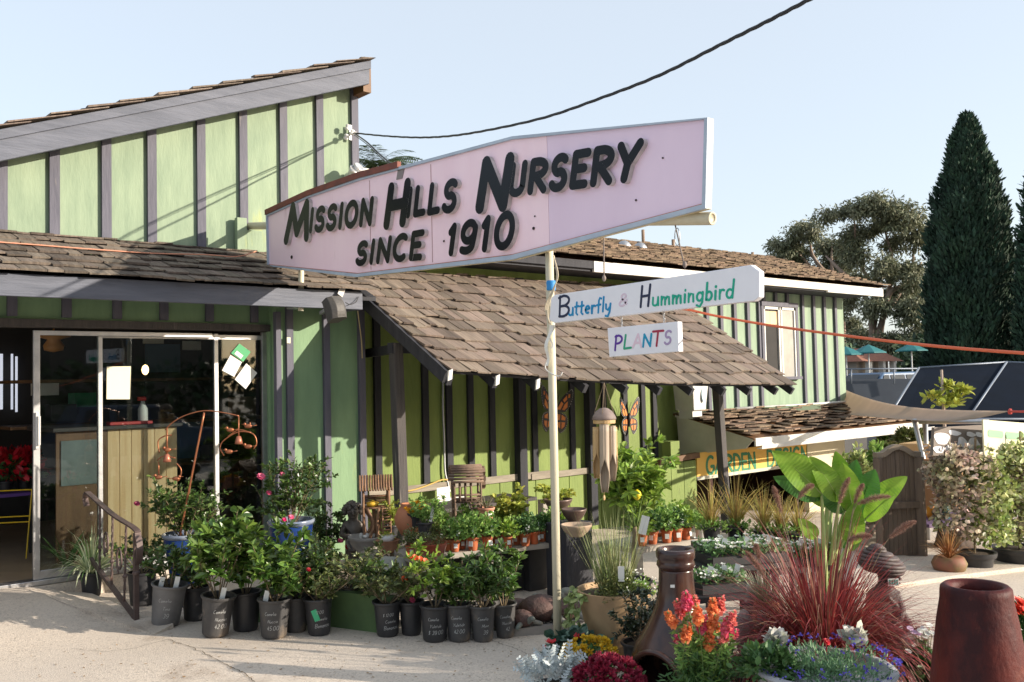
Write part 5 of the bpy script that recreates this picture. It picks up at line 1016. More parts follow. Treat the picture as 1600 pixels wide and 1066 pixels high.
def porch_things():
    # white pot among the herbs, ivy, bowls
    p = onZ(1096, 841, ZB - .02); t = thing('white_pot', p, 'white plastic pot of bright herb at the right end of the short bench', 'potted herb'); pot_body(t, p, .045, .055, .12, m_white); clump(t, p + [0, 0, .12], (.14, .14, .16), 420, .026, .02, m_herb, 330)
    p = onZ(668, 872, ZB); t = thing('oval_bowl', p, 'wide reddish oval bowl planted with grey-green thyme beside the porch post', 'planter'); mb = MB(); mb.lathe([(0, .004), (.11, 0), (.15, .03), (.175, .09), (.185, .115), (.185, .13), (.17, .13), (.16, .11), (0, .10)], p, 32, ax=(0, 0, 1), sx=1.0, sy=.8); mb.obj('bowl', M('red_glazed_clay', (.26, .055, .03), (.18, .035, .02), scale=5, rough=.35, coat=.3), t, smooth=True, ang=50)
    clump(t, p + [0, 0, .11], (.19, .15, .11), 900, .016, .010, m_camo, 331)
    for u, v, n, lab, sd in ((803, 838, 330, 'yellow-green ivy climbing at the plank wall left of the sign pole', 340), (868, 836, 420, 'yellow-green ivy bush standing directly behind the sign pole', 341)):
        p = onZ(u, v, ZB); t = thing('ivy_pot', p, lab, 'potted ivy', 'ivy pots on the bench'); pot_body(t, p, .05, .065, .11, m_potclean); shrub(t, p + [0, 0, .1], .42, .17, sd, nst=7, per=12, L=.045, W=.042, leaf=m_herb2, stem=m_gstem)
    br = M('bronze_glaze', (.10, .065, .055), (.15, .10, .08), scale=6, rough=.4, metal=.3)
    for u, v, r, h, lab, dep in ((872, 797, .13, .10, 'dark bronze bowl perched on a stand behind the sign pole', 8.3), (897, 815, .11, .11, 'bronze lidded bowl right of the sign pole', 8.0), (901, 838, .13, .10, 'pale sandstone bowl at the right end of the long bench', 7.7)):
        p = D(u, v, dep); t = thing('bowl', p, lab, 'bowl'); mb = MB(); mb.lathe([(0, 0), (r * .45, 0), (r * .5, .01), (r * .8, h * .45), (r, h * .85), (r * 1.02, h), (r * .93, h), (r * .7, h * .4), (0, h * .2)], p, 28); mb.obj('bowl', br if 'bronze' in lab else M('sandstone', (.48, .36, .26), (.4, .29, .2), scale=9, rough=.8), t, smooth=True)
    a = D(885, 838, 8.0); t = thing('display_stand', a, 'rough wooden display stand stacked with bowls right of the sign pole', 'stand'); mb = MB(); mb.box((a[0] - .10, a[1] - .1, gz(a[0], a[1])), (a[0] + .22, a[1] + .16, D(890, 817, 8.0)[2])); mb.obj('lower_block', m_dark, t, bevel=.01); mb = MB(); q = D(872, 797, 8.3); mb.box((q[0] - .07, q[1] - .07, D(890, 817, 8.0)[2] + .001), (q[0] + .07, q[1] + .07, q[2] - .001)); mb.obj('upper_block', m_post, t, bevel=.01)
    # twig house on legs
    m_twig = M('peeled_twig', (.27, .145, .075), (.17, .09, .05), scale=14, rough=.7, island=.3, bump=.2); m_twigd = M('dark_twig', (.13, .085, .06), (.20, .13, .09), scale=14, rough=.8, island=.3, bump=.2)
    rs = random.Random(12)
    base = D(588, 838, 8.25); s = 8.25 / F; X = np.array([.85, -.52, 0]); Yv = np.array([.52, .85, 0]); Z = np.array([0, 0, 1.]); t = thing('twig_house', base, 'tall rustic twig house with a pitched roof and ladder beside the corner batten', 'twig house')
    Q = lambda a, b, c: base + X * a + Yv * b + Z * c
    h0, h1, w, dp = .26, .44, .11, .09
    mb = MB()
    for a in (-w, w):
        for b in (-dp, dp): mb.tube(smooth_line([Q(a * .9, b, -.0), Q(a + rs.uniform(-.02, .02), b, .13), Q(a, b, h1)], 4), .011, 6)
    for a, b in ((-.06, -.09), (.02, -.1), (.07, -.06), (-.02, .0), (-.09, .03)): mb.tube(smooth_line([Q(a, b, 0), Q(a * .4, b, .12), Q(a * 1.3, b, h0)], 5), .015, 6)
    mb.obj('leg_frame', m_twig, t, smooth=True)
    mb = MB()
    for i in range(9): b = -dp + 2 * dp * i / 8; mb.tube([Q(-w - .01, b, h0), Q(w + .01, b, h0 + rs.uniform(-.004, .004))], .009, 6)
    for i in range(6): z = h0 + .02 + i * .014; mb.tube([Q(-w, dp, z), Q(w, dp, z)], .007, 5)
    mb.obj('deck', m_twig, t, smooth=True)
    mb = MB()
    for i in range(13):
        a = -w - .03 + (2 * w + .06) * i / 12
        for sg in (-1, 1): mb.tube([Q(a, sg * (dp + .04), h1 - .02), Q(a, 0, h1 + .10)], .0095, 6)
    mb.obj('roof', m_twig, t, smooth=True)
    mb = MB(); mb.tube([Q(w + .01, math.cos(q) * .055 - .02, h0 + .05 + math.sin(q) * .11) for q in np.linspace(0, math.pi, 12)], .009, 6)
    for i in range(5): mb.tube([Q(w + .01, -dp + i * .04, h1 - .02), Q(w + .01, 0, h1 + .08 - abs(i - 2) * .01)], .007, 5)
    mb.obj('arch', m_twig, t, smooth=True)
    mb = MB()
    for a in (.055, .125): mb.tube([Q(a, -dp - .10, .0), Q(a, -dp - .02, h0)], .007, 6)
    for i in range(9): z = .02 + i * .027; mb.tube([Q(.05, -dp - .1 + .08 * z / h0, z), Q(.13, -dp - .1 + .08 * z / h0, z + .006)], .007, 6)
    mb.obj('ladder', m_twig, t, smooth=True)
    mb = MB(); mb.lathe([(0, 0), (.05, 0), (.055, .03), (0, .05)], Q(-.03, -.02, h0 + .012), 12); mb.obj('yellow_bowl', M('yellow_bowl', (.75, .45, .04), rough=.5), t, smooth=True)
    # twig waterwheel mill
    base = D(730, 838, 8.3); t = thing('twig_waterwheel', base, 'dark twig mill with a barrel roof and small waterwheel on tall legs', 'twig house'); h0, h1, w, dp = .32, .50, .12, .10; mb = MB()
    for a in (-w, w):
        for b in (-dp, dp): mb.tube(smooth_line([Q(a * (1.1 if a < 0 else .6), b, 0), Q(a * .95, b, .15), Q(a, b, h1)], 4), .011, 6)
    mb.obj('leg_frame', m_twigd, t, smooth=True); mb = MB()
    for z in (h0, h0 + .03, h0 + .06): mb.tube([Q(w, -dp, z), Q(w, dp, z)], .010, 6); mb.tube([Q(-w, -dp, z), Q(w, -dp, z)], .010, 6)
    for i in range(8): b = -dp + 2 * dp * i / 7; mb.tube([Q(-w, b, h0), Q(w, b, h0)], .010, 6)
    for i in range(4): a = -w + i * .05; mb.tube([Q(a, -dp, h0), Q(a, -dp, h1)], .011, 6)
    mb.obj('wall', m_twigd, t, smooth=True); mb = MB()
    for i in range(15): an = math.pi * i / 14; mb.tube([Q(-w - .03, math.cos(an) * (dp + .04), h1 + math.sin(an) * .13), Q(w + .02, math.cos(an) * (dp + .04), h1 + math.sin(an) * .13)], .0125, 6)
    mb.obj('roof', m_twigd, t, smooth=True); mb = MB(); c = Q(w + .03, .0, h1 + .02)
    for i in range(8): an = i * math.pi / 4; d = Yv * math.cos(an) + Z * math.sin(an); mb.obox(c + d * .06, d * .042, X * .018, np.cross(d, X) * .022)
    mb.lathe([(.0, 0), (.02, 0), (.02, .03), (0, .03)], c - X * .01, 10, ax=X); mb.obj('wheel', m_twigd, t); mb = MB()
    for a in (.02, .10): mb.tube([Q(a + .06, -dp - .12, -.02), Q(a, -dp, h0)], .009, 6)
    for i in range(11): f = i / 11; mb.tube([Q(.015 + .06 * (1 - f), -dp - .12 * (1 - f), f * h0), Q(.105 + .06 * (1 - f), -dp - .12 * (1 - f), f * h0 + .004)], .010, 6)
    mb.obj('ladder', m_twigd, t, smooth=True)
    # meter box, conduit, notice, hose
    a, b = onY(704, 782, YC - .12), onY(726, 830, YC - .12); t = thing('meter_box', a, 'white framed grey utility box on the porch wall behind the herbs', 'utility box'); mb = MB(); mb.box((a[0] - .12, YC - .12, b[2]), (b[0] + .03, YC - .03, a[2] + .03)); mb.obj('case', m_white, t, bevel=.006); mb = MB(); mb.box((a[0] - .09, YC - .126, b[2] + .02), (b[0] - .03, YC - .121, a[2] - .005)); mb.obj('cover', M('grey_cover', (.28, .25, .21), (.36, .33, .28), scale=6, rough=.4), t); mb = MB(); c = (a + b) / 2; mb.lathe([(0, 0), (.05, 0), (.04, .02), (0, .03)], (c[0] - .03, YC - .126, c[2]), 14, ax=(0, -1, 0), sy=.5); mb.obj('dial', m_black, t, smooth=True)
    q = [onY(u, v, YC - .16) for u, v in ((682.5, 763), (702, 760), (703.5, 786), (684, 789))]; t = thing('notice', q[0], 'small white notice with brown handwritten lines on the porch wall', 'notice'); mb = MB(); mb.prism(q, (0, .006, 0)); sh = mb.obj('sheet', m_tagw, t); mb = MB(); pl = Plane2(q[3], q[2], q[0], (0, 0, 0)); rs = random.Random(6)
    for i in range(6):
        y = .025 + i * .018; x = .015
        while x < .105: l = rs.uniform(.012, .03); mb.ribbon([(x, y), (x + l * .5, y + rs.uniform(-.003, .003)), (x + l, y)], .0055, pl.O + pl.N * .001, pl.U, pl.V, pl.N, .0006); x += l + .008
    mb.obj('writing', M('brown_ink', (.16, .09, .06), rough=.8), sh)
    mb = MB(); pts = smooth_line([onY(692, 585, YC - .02), onY(692, 640, YC - .03), onY(694, 690, YC - .03), onY(695, 735, YC - .04), onY(700, 757, YC - .05), onY(703, 770, YC - .06)], 6); mb.tube(pts, .013, 8); tag(mb.obj('wall_conduit', m_steel, org=pts[0], smooth=True), 'thin grey conduit running down a dark batten of the porch wall', 'conduit')
    mb = MB(); pts = smooth_line([onY(690, 840, YC - .15), onY(690, 808, YC - .15), onY(691, 795, YC - .14), onY(692, 788, YC - .12)], 5); mb.tube(pts, .02, 8); mb.tube(pts + np.array([.06, 0, 0]), .016, 8); tag(mb.obj('meter_pipe', m_black, org=pts[0], smooth=True), 'pair of dark pipes below the small white notice', 'pipe')
    mb = MB(); pts = smooth_line([onY(636, 768, YC - .1), onY(652, 764, YC - .1), onY(672, 757, YC - .1), onY(690, 750, YC - .1), onY(700, 750, YC - .08)], 6); mb.tube(pts, .009, 7); tag(mb.obj('yellow_hose', M('yellow_hose', (.55, .36, .08), rough=.5), org=pts[0], smooth=True), 'yellow hose draped along the grey wall rail', 'hose')
    # urn, mums, small white bowl in basket, heather pot
    p = D(640, 836, 7.95); t = thing('terracotta_jar', p, 'round terracotta jar half hidden by the porch post', 'jar'); mb = MB(); mb.lathe([(0, 0), (.07, 0), (.12, .09), (.13, .15), (.10, .22), (.07, .25), (.08, .27), (.06, .27), (.05, .2), (0, .1)], p, 28); mb.obj('jar', M('salmon_terracotta', (.50, .20, .10), (.42, .16, .08), scale=6, rough=.7), t, smooth=True)
    def mums(name, p, R, n, mat, lab, seed, pot=True, fr=.032, leafm=m_deep, h=.14, group=None):
        t = thing(name, p, lab, 'potted flowers', group); pot_body(t, p, .07, .09, h, m_potclean); clump(t, np.asarray(p) + [0, 0, h * .9], (R * .95, R * .95, R * .8), int(260 * (R / .2) ** 2), .04, .025, leafm, seed); r = nr(seed); mb = MB(); d = r.normal(size=(n, 3)); d /= np.linalg.norm(d, axis=1)[:, None]; d[:, 2] = np.abs(d[:, 2]) + .1; d /= np.linalg.norm(d, axis=1)[:, None]
        for i in range(n):
            c = np.asarray(p) + [0, 0, h * .9] + d[i] * np.array([R, R, R * .85]) * r.uniform(.93, 1.06); k = 26; e = r.normal(size=(k, 3)); e /= np.linalg.norm(e, axis=1)[:, None]; e = e + d[i] * .75; q = fr * r.uniform(.75, 1.2); mb.leaves(np.repeat([c], k, 0), e, q, q * .42, e + r.normal(size=(k, 3)) * .4, fold=.2, curl=-.05)
        b = mb.obj('blossoms', mat, t); b['kind'] = 'stuff'; return t
    globals()['mums'] = mums
    m_ylw = M('golden_petal', (.80, .48, .03), (.70, .36, .02), scale=20, rough=.6, trans=.2, island=.2)
    p = D(653, 808, 7.9); mums('chrysanthemum', p + [0, 0, -.08], .11, 26, m_ylw, 'golden yellow chrysanthemum in a dark pot right of the porch post', 360, fr=.03, h=.12)
    p = D(664, 838, 7.75); t = thing('potted_shrub', p, 'loose herb with small yellow flowers and a white tag right of the terracotta jar', 'potted plant'); pot_body(t, p, .05, .06, .12, m_potclean); shrub(t, p + [0, 0, .1], .26, .17, 361, nst=9, per=16, L=.03, W=.018, leaf=m_herb, stem=m_gstem); plant_tag(t, p + [0, -.08, .13], .12, .025, band=m_tagg)
    p = D(606, 862, 7.9); t = thing('basket_planter', p, 'small woven basket holding a white bowl of succulents beside the twig house', 'basket'); mb = MB(); mb.lathe([(0, 0), (.075, 0), (.10, .09), (.105, .10), (.09, .10), (0, .08)], p, 24, wob=lambda a, z: .04 * math.sin(a * 12)); mb.obj('basket', M('wicker', (.36, .18, .10), (.24, .11, .06), scale=20, rough=.8), t); mb = MB(); mb.lathe([(0, .08), (.05, .08), (.07, .14), (.06, .14), (0, .12)], p, 20); mb.obj('bowl', m_white, t, smooth=True); clump(t, p + [0, 0, .135], (.06, .06, .035), 90, .02, .012, m_herb2, 362)
    p = D(612, 838, 8.2); t = thing('potted_shrub', p, 'yellow-green spiky herb between the twig house and the porch post', 'potted plant'); pot_body(t, p, .05, .06, .1, m_potclean); shrub(t, p + [0, 0, .08], .26, .11, 363, nst=8, per=16, L=.035, W=.012, leaf=m_herb2, stem=m_gstem)
    p = D(760, 814, 8.2); t = thing('heather_pot', p, 'small salmon clay pot of wispy grey heather on the wall shelf', 'potted plant'); pot_body(t, p, .055, .07, .12, M('salmon_clay', (.52, .24, .15), rough=.7), rim=.008); mb = MB(); r = random.Random(9); mb.obox(p + [0, -.068, .07], (.03, 0, 0), (0, .002, 0), (0, 0, .02)); mb.obj('price_label', m_tagw, t); mb = MB()
    for i in range(60): th = r.uniform(0, 6.28); mb.blade(p + [0, 0, .1], (math.cos(th) * .8, math.sin(th) * .8, 1), r.uniform(.10, .22), .006, droop=.3, rng=r)
    mb.obj('foliage', M('grey_heather', (.30, .27, .17), rough=.8, trans=.2), t)
    mb = MB(); q = D(760, 816, 8.2); mb.box((q[0] - .5, YC - .28, q[2] - .03), (q[0] + .16, YC - .03, q[2] - .002)); tag(mb.obj('wall_shelf', m_greywood, org=q, bevel=.004), 'narrow plank shelf on the porch wall under the heather pot', 'shelf')
porch_things()
def back_bench():                            # low plank behind the bench for the twig houses and jars
    a = D(560, 840, 8.25); b = D(752, 840, 8.25); z = a[2] - .006; t = thing('wall_bench', a, 'low plank ledge along the porch wall carrying the twig houses', 'bench'); mb = MB(); mb.box((5.50, 8.1, z - .04), (7.4, YC - .13, z)); mb.obj('plank', m_post, t, bevel=.004)
    for x in (5.6, 6.6, 7.5): mb = MB(); mb.box((x - .05, 8.05, gz(x, 8.1) - .02), (x + .05, 8.15, z - .041)); mb.obj('leg', m_greywood, t)
back_bench()
def fountain():
    st = M('grey_cast_stone', (.40, .375, .345), (.30, .28, .255), scale=7, rough=.85, bump=.3, spots=((.22, .21, .18), 5, .66))
    p = GV(575, 922); dep = depth(p); s = dep / F; t = thing('stone_birdbath', p, 'grey cast stone pedestal bowl among the camellias', 'birdbath'); top = D(563, 838, dep); H = top[2] - p[2]; R = 30 * s
    mb = MB(); mb.lathe([(0, 0), (R * .8, 0), (R * .8, .04), (R * .65, .06), (R * .52, .1), (R * .45, .16), (R * .40, H * .45), (R * .44, H * .62), (R * .52, H * .66), (R * .5, H * .69), (R * .6, H * .75), (R * .85, H * .86), (R * .92, H * .93), (R * 1.0, H * .95), (R * 1.0, H), (R * .9, H), (R * .8, H * .95), (0, H * .92)], p, 36); mb.obj('bowl', st, t, smooth=True, ang=60)
    c = p + [0, 0, H]; mb = MB(); r = nr(3)
    for i in range(5): mb.ball(c + [r.uniform(-.04, .05), r.uniform(-.04, .04), .0], r.uniform(.015, .03, 3), 8, noise=.15, seed=i)
    tag(mb.obj('pale_shells', m_white, org=c), 'pale shells and pebbles lying in the birdbath bowl', 'shells', kind='stuff')
    # bust of a child with a jug, standing behind the bowl: one continuous skinned figure
    br = M('bronze_patina', (.10, .085, .075), (.17, .145, .12), scale=12, rough=.5, metal=.25); q = D(552, 838, dep + .28); k = dep / F * 1.2
    o = q; f = nrm(-q * [1, 1, 0]); rg = np.cross(f, [0, 0, 1]); L = lambda a, b, z: o + rg * a * k + f * b * k + np.array([0, 0, z * k])
    t = thing('child_statue', q - [0, 0, .3], 'dark bronze statue of a curly haired child holding a jug behind the birdbath', 'statue')
    me = bpy.data.meshes.new('child_body'); V = [L(0, 0, -40), L(0, 0, -15), L(0, 0, 3), L(0, 0, 16), L(0, 0, 22), L(0, 1, 31), L(0, 1, 40), L(-11, 0, 15), L(-16, 3, 3), L(-9, 11, -2), L(-3, 14, 0), L(11, 0, 15), L(16, 3, 3), L(10, 11, 2), L(4, 14, 3)]
    E_ = [(0, 1), (1, 2), (2, 3), (3, 4), (4, 5), (5, 6), (3, 7), (7, 8), (8, 9), (9, 10), (3, 11), (11, 12), (12, 13), (13, 14)]; R_ = [13, 12, 10.5, 8, 4.5, 9.5, 7, 5, 4.2, 3.4, 3, 5, 4.2, 3.4, 3]
    me.from_pydata([(v - (q - [0, 0, .3])).tolist() for v in V], E_, []); b = bpy.data.objects.new('body', me); C.objects.link(b); b.parent = t; ORG[b] = ORG[t]; me.materials.append(br)
    sk = b.modifiers.new('skin', 'SKIN')
    for v, r_ in zip(me.skin_vertices[0].data, R_): v.radius = (r_ * k, r_ * k)
    me.skin_vertices[0].data[1].use_root = True; b.modifiers.new('sub', 'SUBSURF').levels = 2; b.modifiers['sub'].render_levels = 2
    mb = MB(); r = random.Random(2)
    for i in range(46):
        ph, th = r.uniform(.0, 1.9), r.uniform(0, 6.28); d = rg * math.sin(ph) * math.cos(th) + f * (math.sin(ph) * math.sin(th) - .35) + np.array([0, 0, math.cos(ph)]);
        if np.dot(d, f) > .55 and d[2] < .75: continue
        mb.ball(L(0, 0, 35) + d * 10.0 * k, 3.6 * k, 6)
    for sg in (-1, 1):
        for zz in (36, 32): mb.ball(L(sg * 11, -2, zz), 4.6 * k, 8)
    mb.obj('hair', br, t, smooth=True); mb = MB(); mb.ball(L(0, 10.5, 33), (2 * k,) * 3, 6); mb.ball(L(0, 11.4, 31), (1.6 * k, 1.6 * k, 2.2 * k), 8)
    for sg in (-1, 1): mb.ball(L(sg * 3.6, 9.2, 34), 1.7 * k, 6)
    mb.ball(L(0, 9.6, 26.6), (3 * k, 1.6 * k, 1.1 * k), 8); mb.obj('face', br, t, smooth=True)
    mb = MB(); c = L(0, 18, -16); mb.lathe([(0, 0), (6 * k, 0), (9 * k, 6 * k), (9 * k, 12 * k), (5 * k, 17 * k), (6 * k, 21 * k), (5 * k, 21 * k), (0, 15 * k)], c, 16); mb.obj('jug', M('grey_jug', (.28, .28, .30), (.2, .2, .22), scale=9, rough=.5), t, smooth=True)
    mb = MB(); mb.tube(smooth_line([L(-1, 27, -14), L(1, 29, -6), L(5, 28, 1), L(8, 27, -4), L(4, 27, -12)], 5), 1.6 * k, 6); mb.obj('jug_handle', st, t, smooth=True)
    def rock(u, v, dep, R, lab, seed, col=None):
        p = D(u, v, dep); p[2] = max(p[2], gz(p[0], p[1]) + R[2] * .3); mb = MB(); r = nr(seed); n, m = 20, 11; vs = []
        ph = r.uniform(0, 6, 6)
        for i in range(m):
            a = math.pi * i / (m - 1)
            for j in range(n):
                th = 2 * math.pi * j / n; d = np.array([math.sin(a) * math.cos(th), math.sin(a) * math.sin(th), math.cos(a)]); kk = 1 + .16 * math.sin(d[0] * 3 + ph[0]) * math.cos(d[1] * 4 + ph[1]) + .1 * math.sin(d[2] * 6 + ph[2] + d[0] * 3); d = np.sign(d) * np.abs(d) ** .8; vs.append(p + d * np.array(R) * kk)
        mb.add(vs, [(i * n + j, (i + 1) * n + j, (i + 1) * n + (j + 1) % n, i * n + (j + 1) % n) for i in range(m - 1) for j in range(n)]); tag(mb.obj('boulder', col, org=p, smooth=True), lab, 'rock', 'landscape boulders in the bed')
    g1 = M('grey_green_rock', (.30, .295, .25), (.42, .43, .37), scale=5, rough=.9, bump=.9, spots=((.14, .13, .11), 6, .63)); g2 = M('brown_rock', (.24, .20, .155), (.34, .29, .23), scale=6, rough=.95, bump=.9)
    rock(603, 900, 7.6, (.20, .15, .15), 'big grey-green boulder at the foot of the porch post', 1, g1); rock(585, 878, 7.9, (.13, .12, .11), 'brown boulder behind the birdbath pedestal', 2, g2); rock(520, 893, 7.45, (.20, .14, .09), 'low tan boulder left of the birdbath', 3, g2); rock(720, 905, 7.0, (.08, .07, .08), 'small pale stone under the plant bench', 4, g1)
fountain()
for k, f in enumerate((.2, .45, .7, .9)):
    q = BA + (BB - BA) * f + BN * .35; z = gz(q[0], q[1]); mb = MB(); mb.box((q[0] - .14, q[1] - .1, z), (q[0] + .14, q[1] + .14, ZB - .07)); tag(mb.obj('black_crate', m_black, org=q, bevel=.01), ['leftmost black crate under the long plank bench', 'second black crate from the left under the long bench', 'third black crate from the left under the long bench', 'rightmost black crate under the long bench near the sign pole'][k], 'crate', 'black crates under the long bench')  # black boxes stand in for the shade and dark trays under the bench
def butterfly(u, v, y, W, lab, rot, flapped):
    c = onY(u, v, y); t = thing('butterfly_ornament', c, lab, 'wall ornament', 'painted monarch butterflies on the porch wall'); blk = M('butterfly_black', (.012, .011, .012), rough=.5); org = M('butterfly_orange', (.72, .25, .035), (.62, .16, .02), scale=5, rough=.5); wht = M('butterfly_spots', (.8, .78, .72), rough=.5)
    cs, sn = math.cos(rot), math.sin(rot)
    fore = smooth_line([(.03, .06), (.22, .36), (.47, .60), (.55, .56), (.54, .36), (.44, .10), (.28, .0), (.05, .0), (.03, .06)], 4)[:-1]; hind = smooth_line([(.04, -.01), (.26, -.02), (.42, -.10), (.44, -.28), (.34, -.46), (.22, -.52), (.12, -.36), (.04, -.08), (.04, -.01)], 4)[:-1]
    def P(q, sg, n): x = q[0] * sg * flapped; z = q[1]; x, z = x * cs - z * sn, x * sn + z * cs; return c + np.array([x * W, -n - abs(q[0]) * .12 * W, z * W])
    cells = [[(.06, .05), (.20, .28), (.27, .22), (.18, .04)], [(.23, .30), (.36, .44), (.38, .33), (.29, .24)], [(.22, .05), (.30, .21), (.40, .30), (.40, .14), (.30, .04)], [(.40, .46), (.46, .48), (.46, .38), (.40, .36)]]
    hcells = [[(.07, -.05), (.20, -.05), (.20, -.20), (.10, -.22)], [(.23, -.05), (.36, -.12), (.36, -.20), (.23, -.20)], [(.11, -.26), (.21, -.24), (.22, -.42), (.15, -.38)], [(.24, -.24), (.37, -.24), (.34, -.36), (.25, -.43)]]
    for sg in (-1, 1):
        for poly, cl, nm in ((fore, cells, 'fore_wing'), (hind, hcells, 'hind_wing')):
            mb = MB(); k = len(poly); top = [P(q, sg, .012 if nm[0] == 'f' else .008) for q in poly]; bot = [p + np.array([0, .004, 0]) for p in top]; mb.add(top + bot, [tuple(range(k)), tuple(range(2 * k - 1, k - 1, -1))] + [(i, (i + 1) % k, k + (i + 1) % k, k + i) for i in range(k)], 0)
            for ce in cl: m_ = np.mean(ce, 0); q = [m_ + (np.array(a) - m_) * .9 for a in ce]; mb.add([P(a, sg, .016 if nm[0] == 'f' else .012) for a in q], [tuple(range(len(q)))], 1)
            for i in range(0, k, 1):
                cpt = poly[i] * .93 + np.mean(poly, 0) * .07
                if poly[i][0] > (.34 if nm[0] == 'f' else .22): a = np.array(cpt); mb.add([P(a + .009 * np.array(o), sg, .0165 if nm[0] == 'f' else .0125) for o in ((1, 0), (0, 1), (-1, 0), (0, -1))], [(0, 1, 2, 3)], 2)
            mb.obj(nm, [blk, org, wht], t)
    mb = MB(); a, b = P((0, .12), 1, .02), P((0, -.30), 1, .02); mb.tube([a, a * .6 + b * .4, b], [.018 * W / .3, .02 * W / .3, .006], 8); mb.obj('body', blk, t, smooth=True); mb = MB()
    for sg in (-1, 1): mb.tube(smooth_line([P((.01, .1), sg, .02), P((.05, .3), sg, .02), P((.13, .45), sg, .02)], 5), .003, 5)
    mb.obj('antenna', blk, t, smooth=True)
butterfly(865, 643, YC - .12, .52, 'larger monarch butterfly ornament hanging in the shade behind the sign pole', -.12, 1.0)
butterfly(981, 652, YC - .10, .46, 'smaller sunlit monarch butterfly ornament right of the bamboo wind chime', 0, .80)
def chime():
    o = D(944, 655, 6.35); k = 6.35 / F; t = thing('wind_chime', o, 'bamboo wind chime with a coconut dome hanging from the porch eave', 'wind chime'); bam = M('bamboo', (.52, .36, .18), (.42, .27, .12), scale=8, stretch=(3, 3, .5), rough=.5); pale = M('pale_bamboo', (.42, .34, .26), (.32, .26, .2), scale=6, stretch=(3, 3, .4), rough=.6, spots=((.16, .14, .13), 7, .68))
    mb = MB(); R = 19 * k; mb.lathe([(0, R * .95), (R * .35, R * .88), (R * .7, R * .62), (R * .93, R * .25), (R, 0), (R * .95, -.004), (R * .9, .01), (0, R * .2)], o, 28); mb.obj('dome', M('coconut_shell', (.24, .19, .17), (.16, .12, .11), scale=14, rough=.7, spots=((.38, .33, .3), 9, .66)), t, smooth=True)
    mb = MB(); mb.lathe([(R * .9, -.03), (R * .92, -.025), (R * .92, -.005), (0, -.005)], o, 24); mb.obj('disc', bam, t)
    top = D(944, 598, 6.35); mb = MB()
    for a in range(4): an = a * math.pi / 2 + .6; mb.tube([o + np.array([math.cos(an) * R * .8, math.sin(an) * R * .8, R * .5]), top], .0022, 5)
    mb.obj('string', M('brown_string', (.2, .15, .1), rough=.9), t)
    for i, (du, v0, v1, r, dd) in enumerate(((-12, 668, 748, 6, -.02), (0, 664, 770, 7.5, -.07), (12, 666, 752, 6, -.03), (-5, 668, 742, 5, .06), (8, 668, 745, 5, .07), (15, 668, 738, 5, .04))):
        a, b = D(944 + du, v0, 6.35 + dd), D(944 + du * 1.05 + 1, v1, 6.35 + dd); r *= k; mb = MB(); n = 16; h = a[2] - b[2]; vs = []; zs = [0, .28, .5, .68, 1.0]
        f = nrm(-o * [1, 1, 0]); rg = np.cross(f, [0, 0, 1])
        for z in np.linspace(0, 1, 11):                      # tube with its lower front cut away to a scoop
            open_ = 0 if z < .55 else min(1, (z - .55) / .12); 
            for j in range(n + 1):
                an = math.pi * 2 * j / n; lo = open_ * 1.15; an = lo + (2 * math.pi - 2 * lo) * j / n; tap = 1 - .35 * max(0, z - .85) / .15
                vs.append(a + (b - a) * z + (f * math.cos(an) + rg * math.sin(an)) * r * tap)
        mb.add(vs, [(i_ * (n + 1) + j, i_ * (n + 1) + j + 1, (i_ + 1) * (n + 1) + j + 1, (i_ + 1) * (n + 1) + j) for i_ in range(10) for j in range(n)]); mb.lathe([(r * 1.0, 0), (r * 1.03, .003), (0, .004)], a, 14)
        tb = mb.obj('tube', pale if i in (1, 2) else bam, t, smooth=True, ang=50); sm_ = tb.modifiers.new('shell', 'SOLIDIFY'); sm_.thickness = .003
    mb = MB(); a = D(944, 778, 6.33); mb.tube([D(944, 700, 6.36), a], .002, 5); mb.ball(D(946, 826, 6.33) * .0 + a, (.012, .006, .02), 8); mb.obj('clapper', bam, t)
chime()
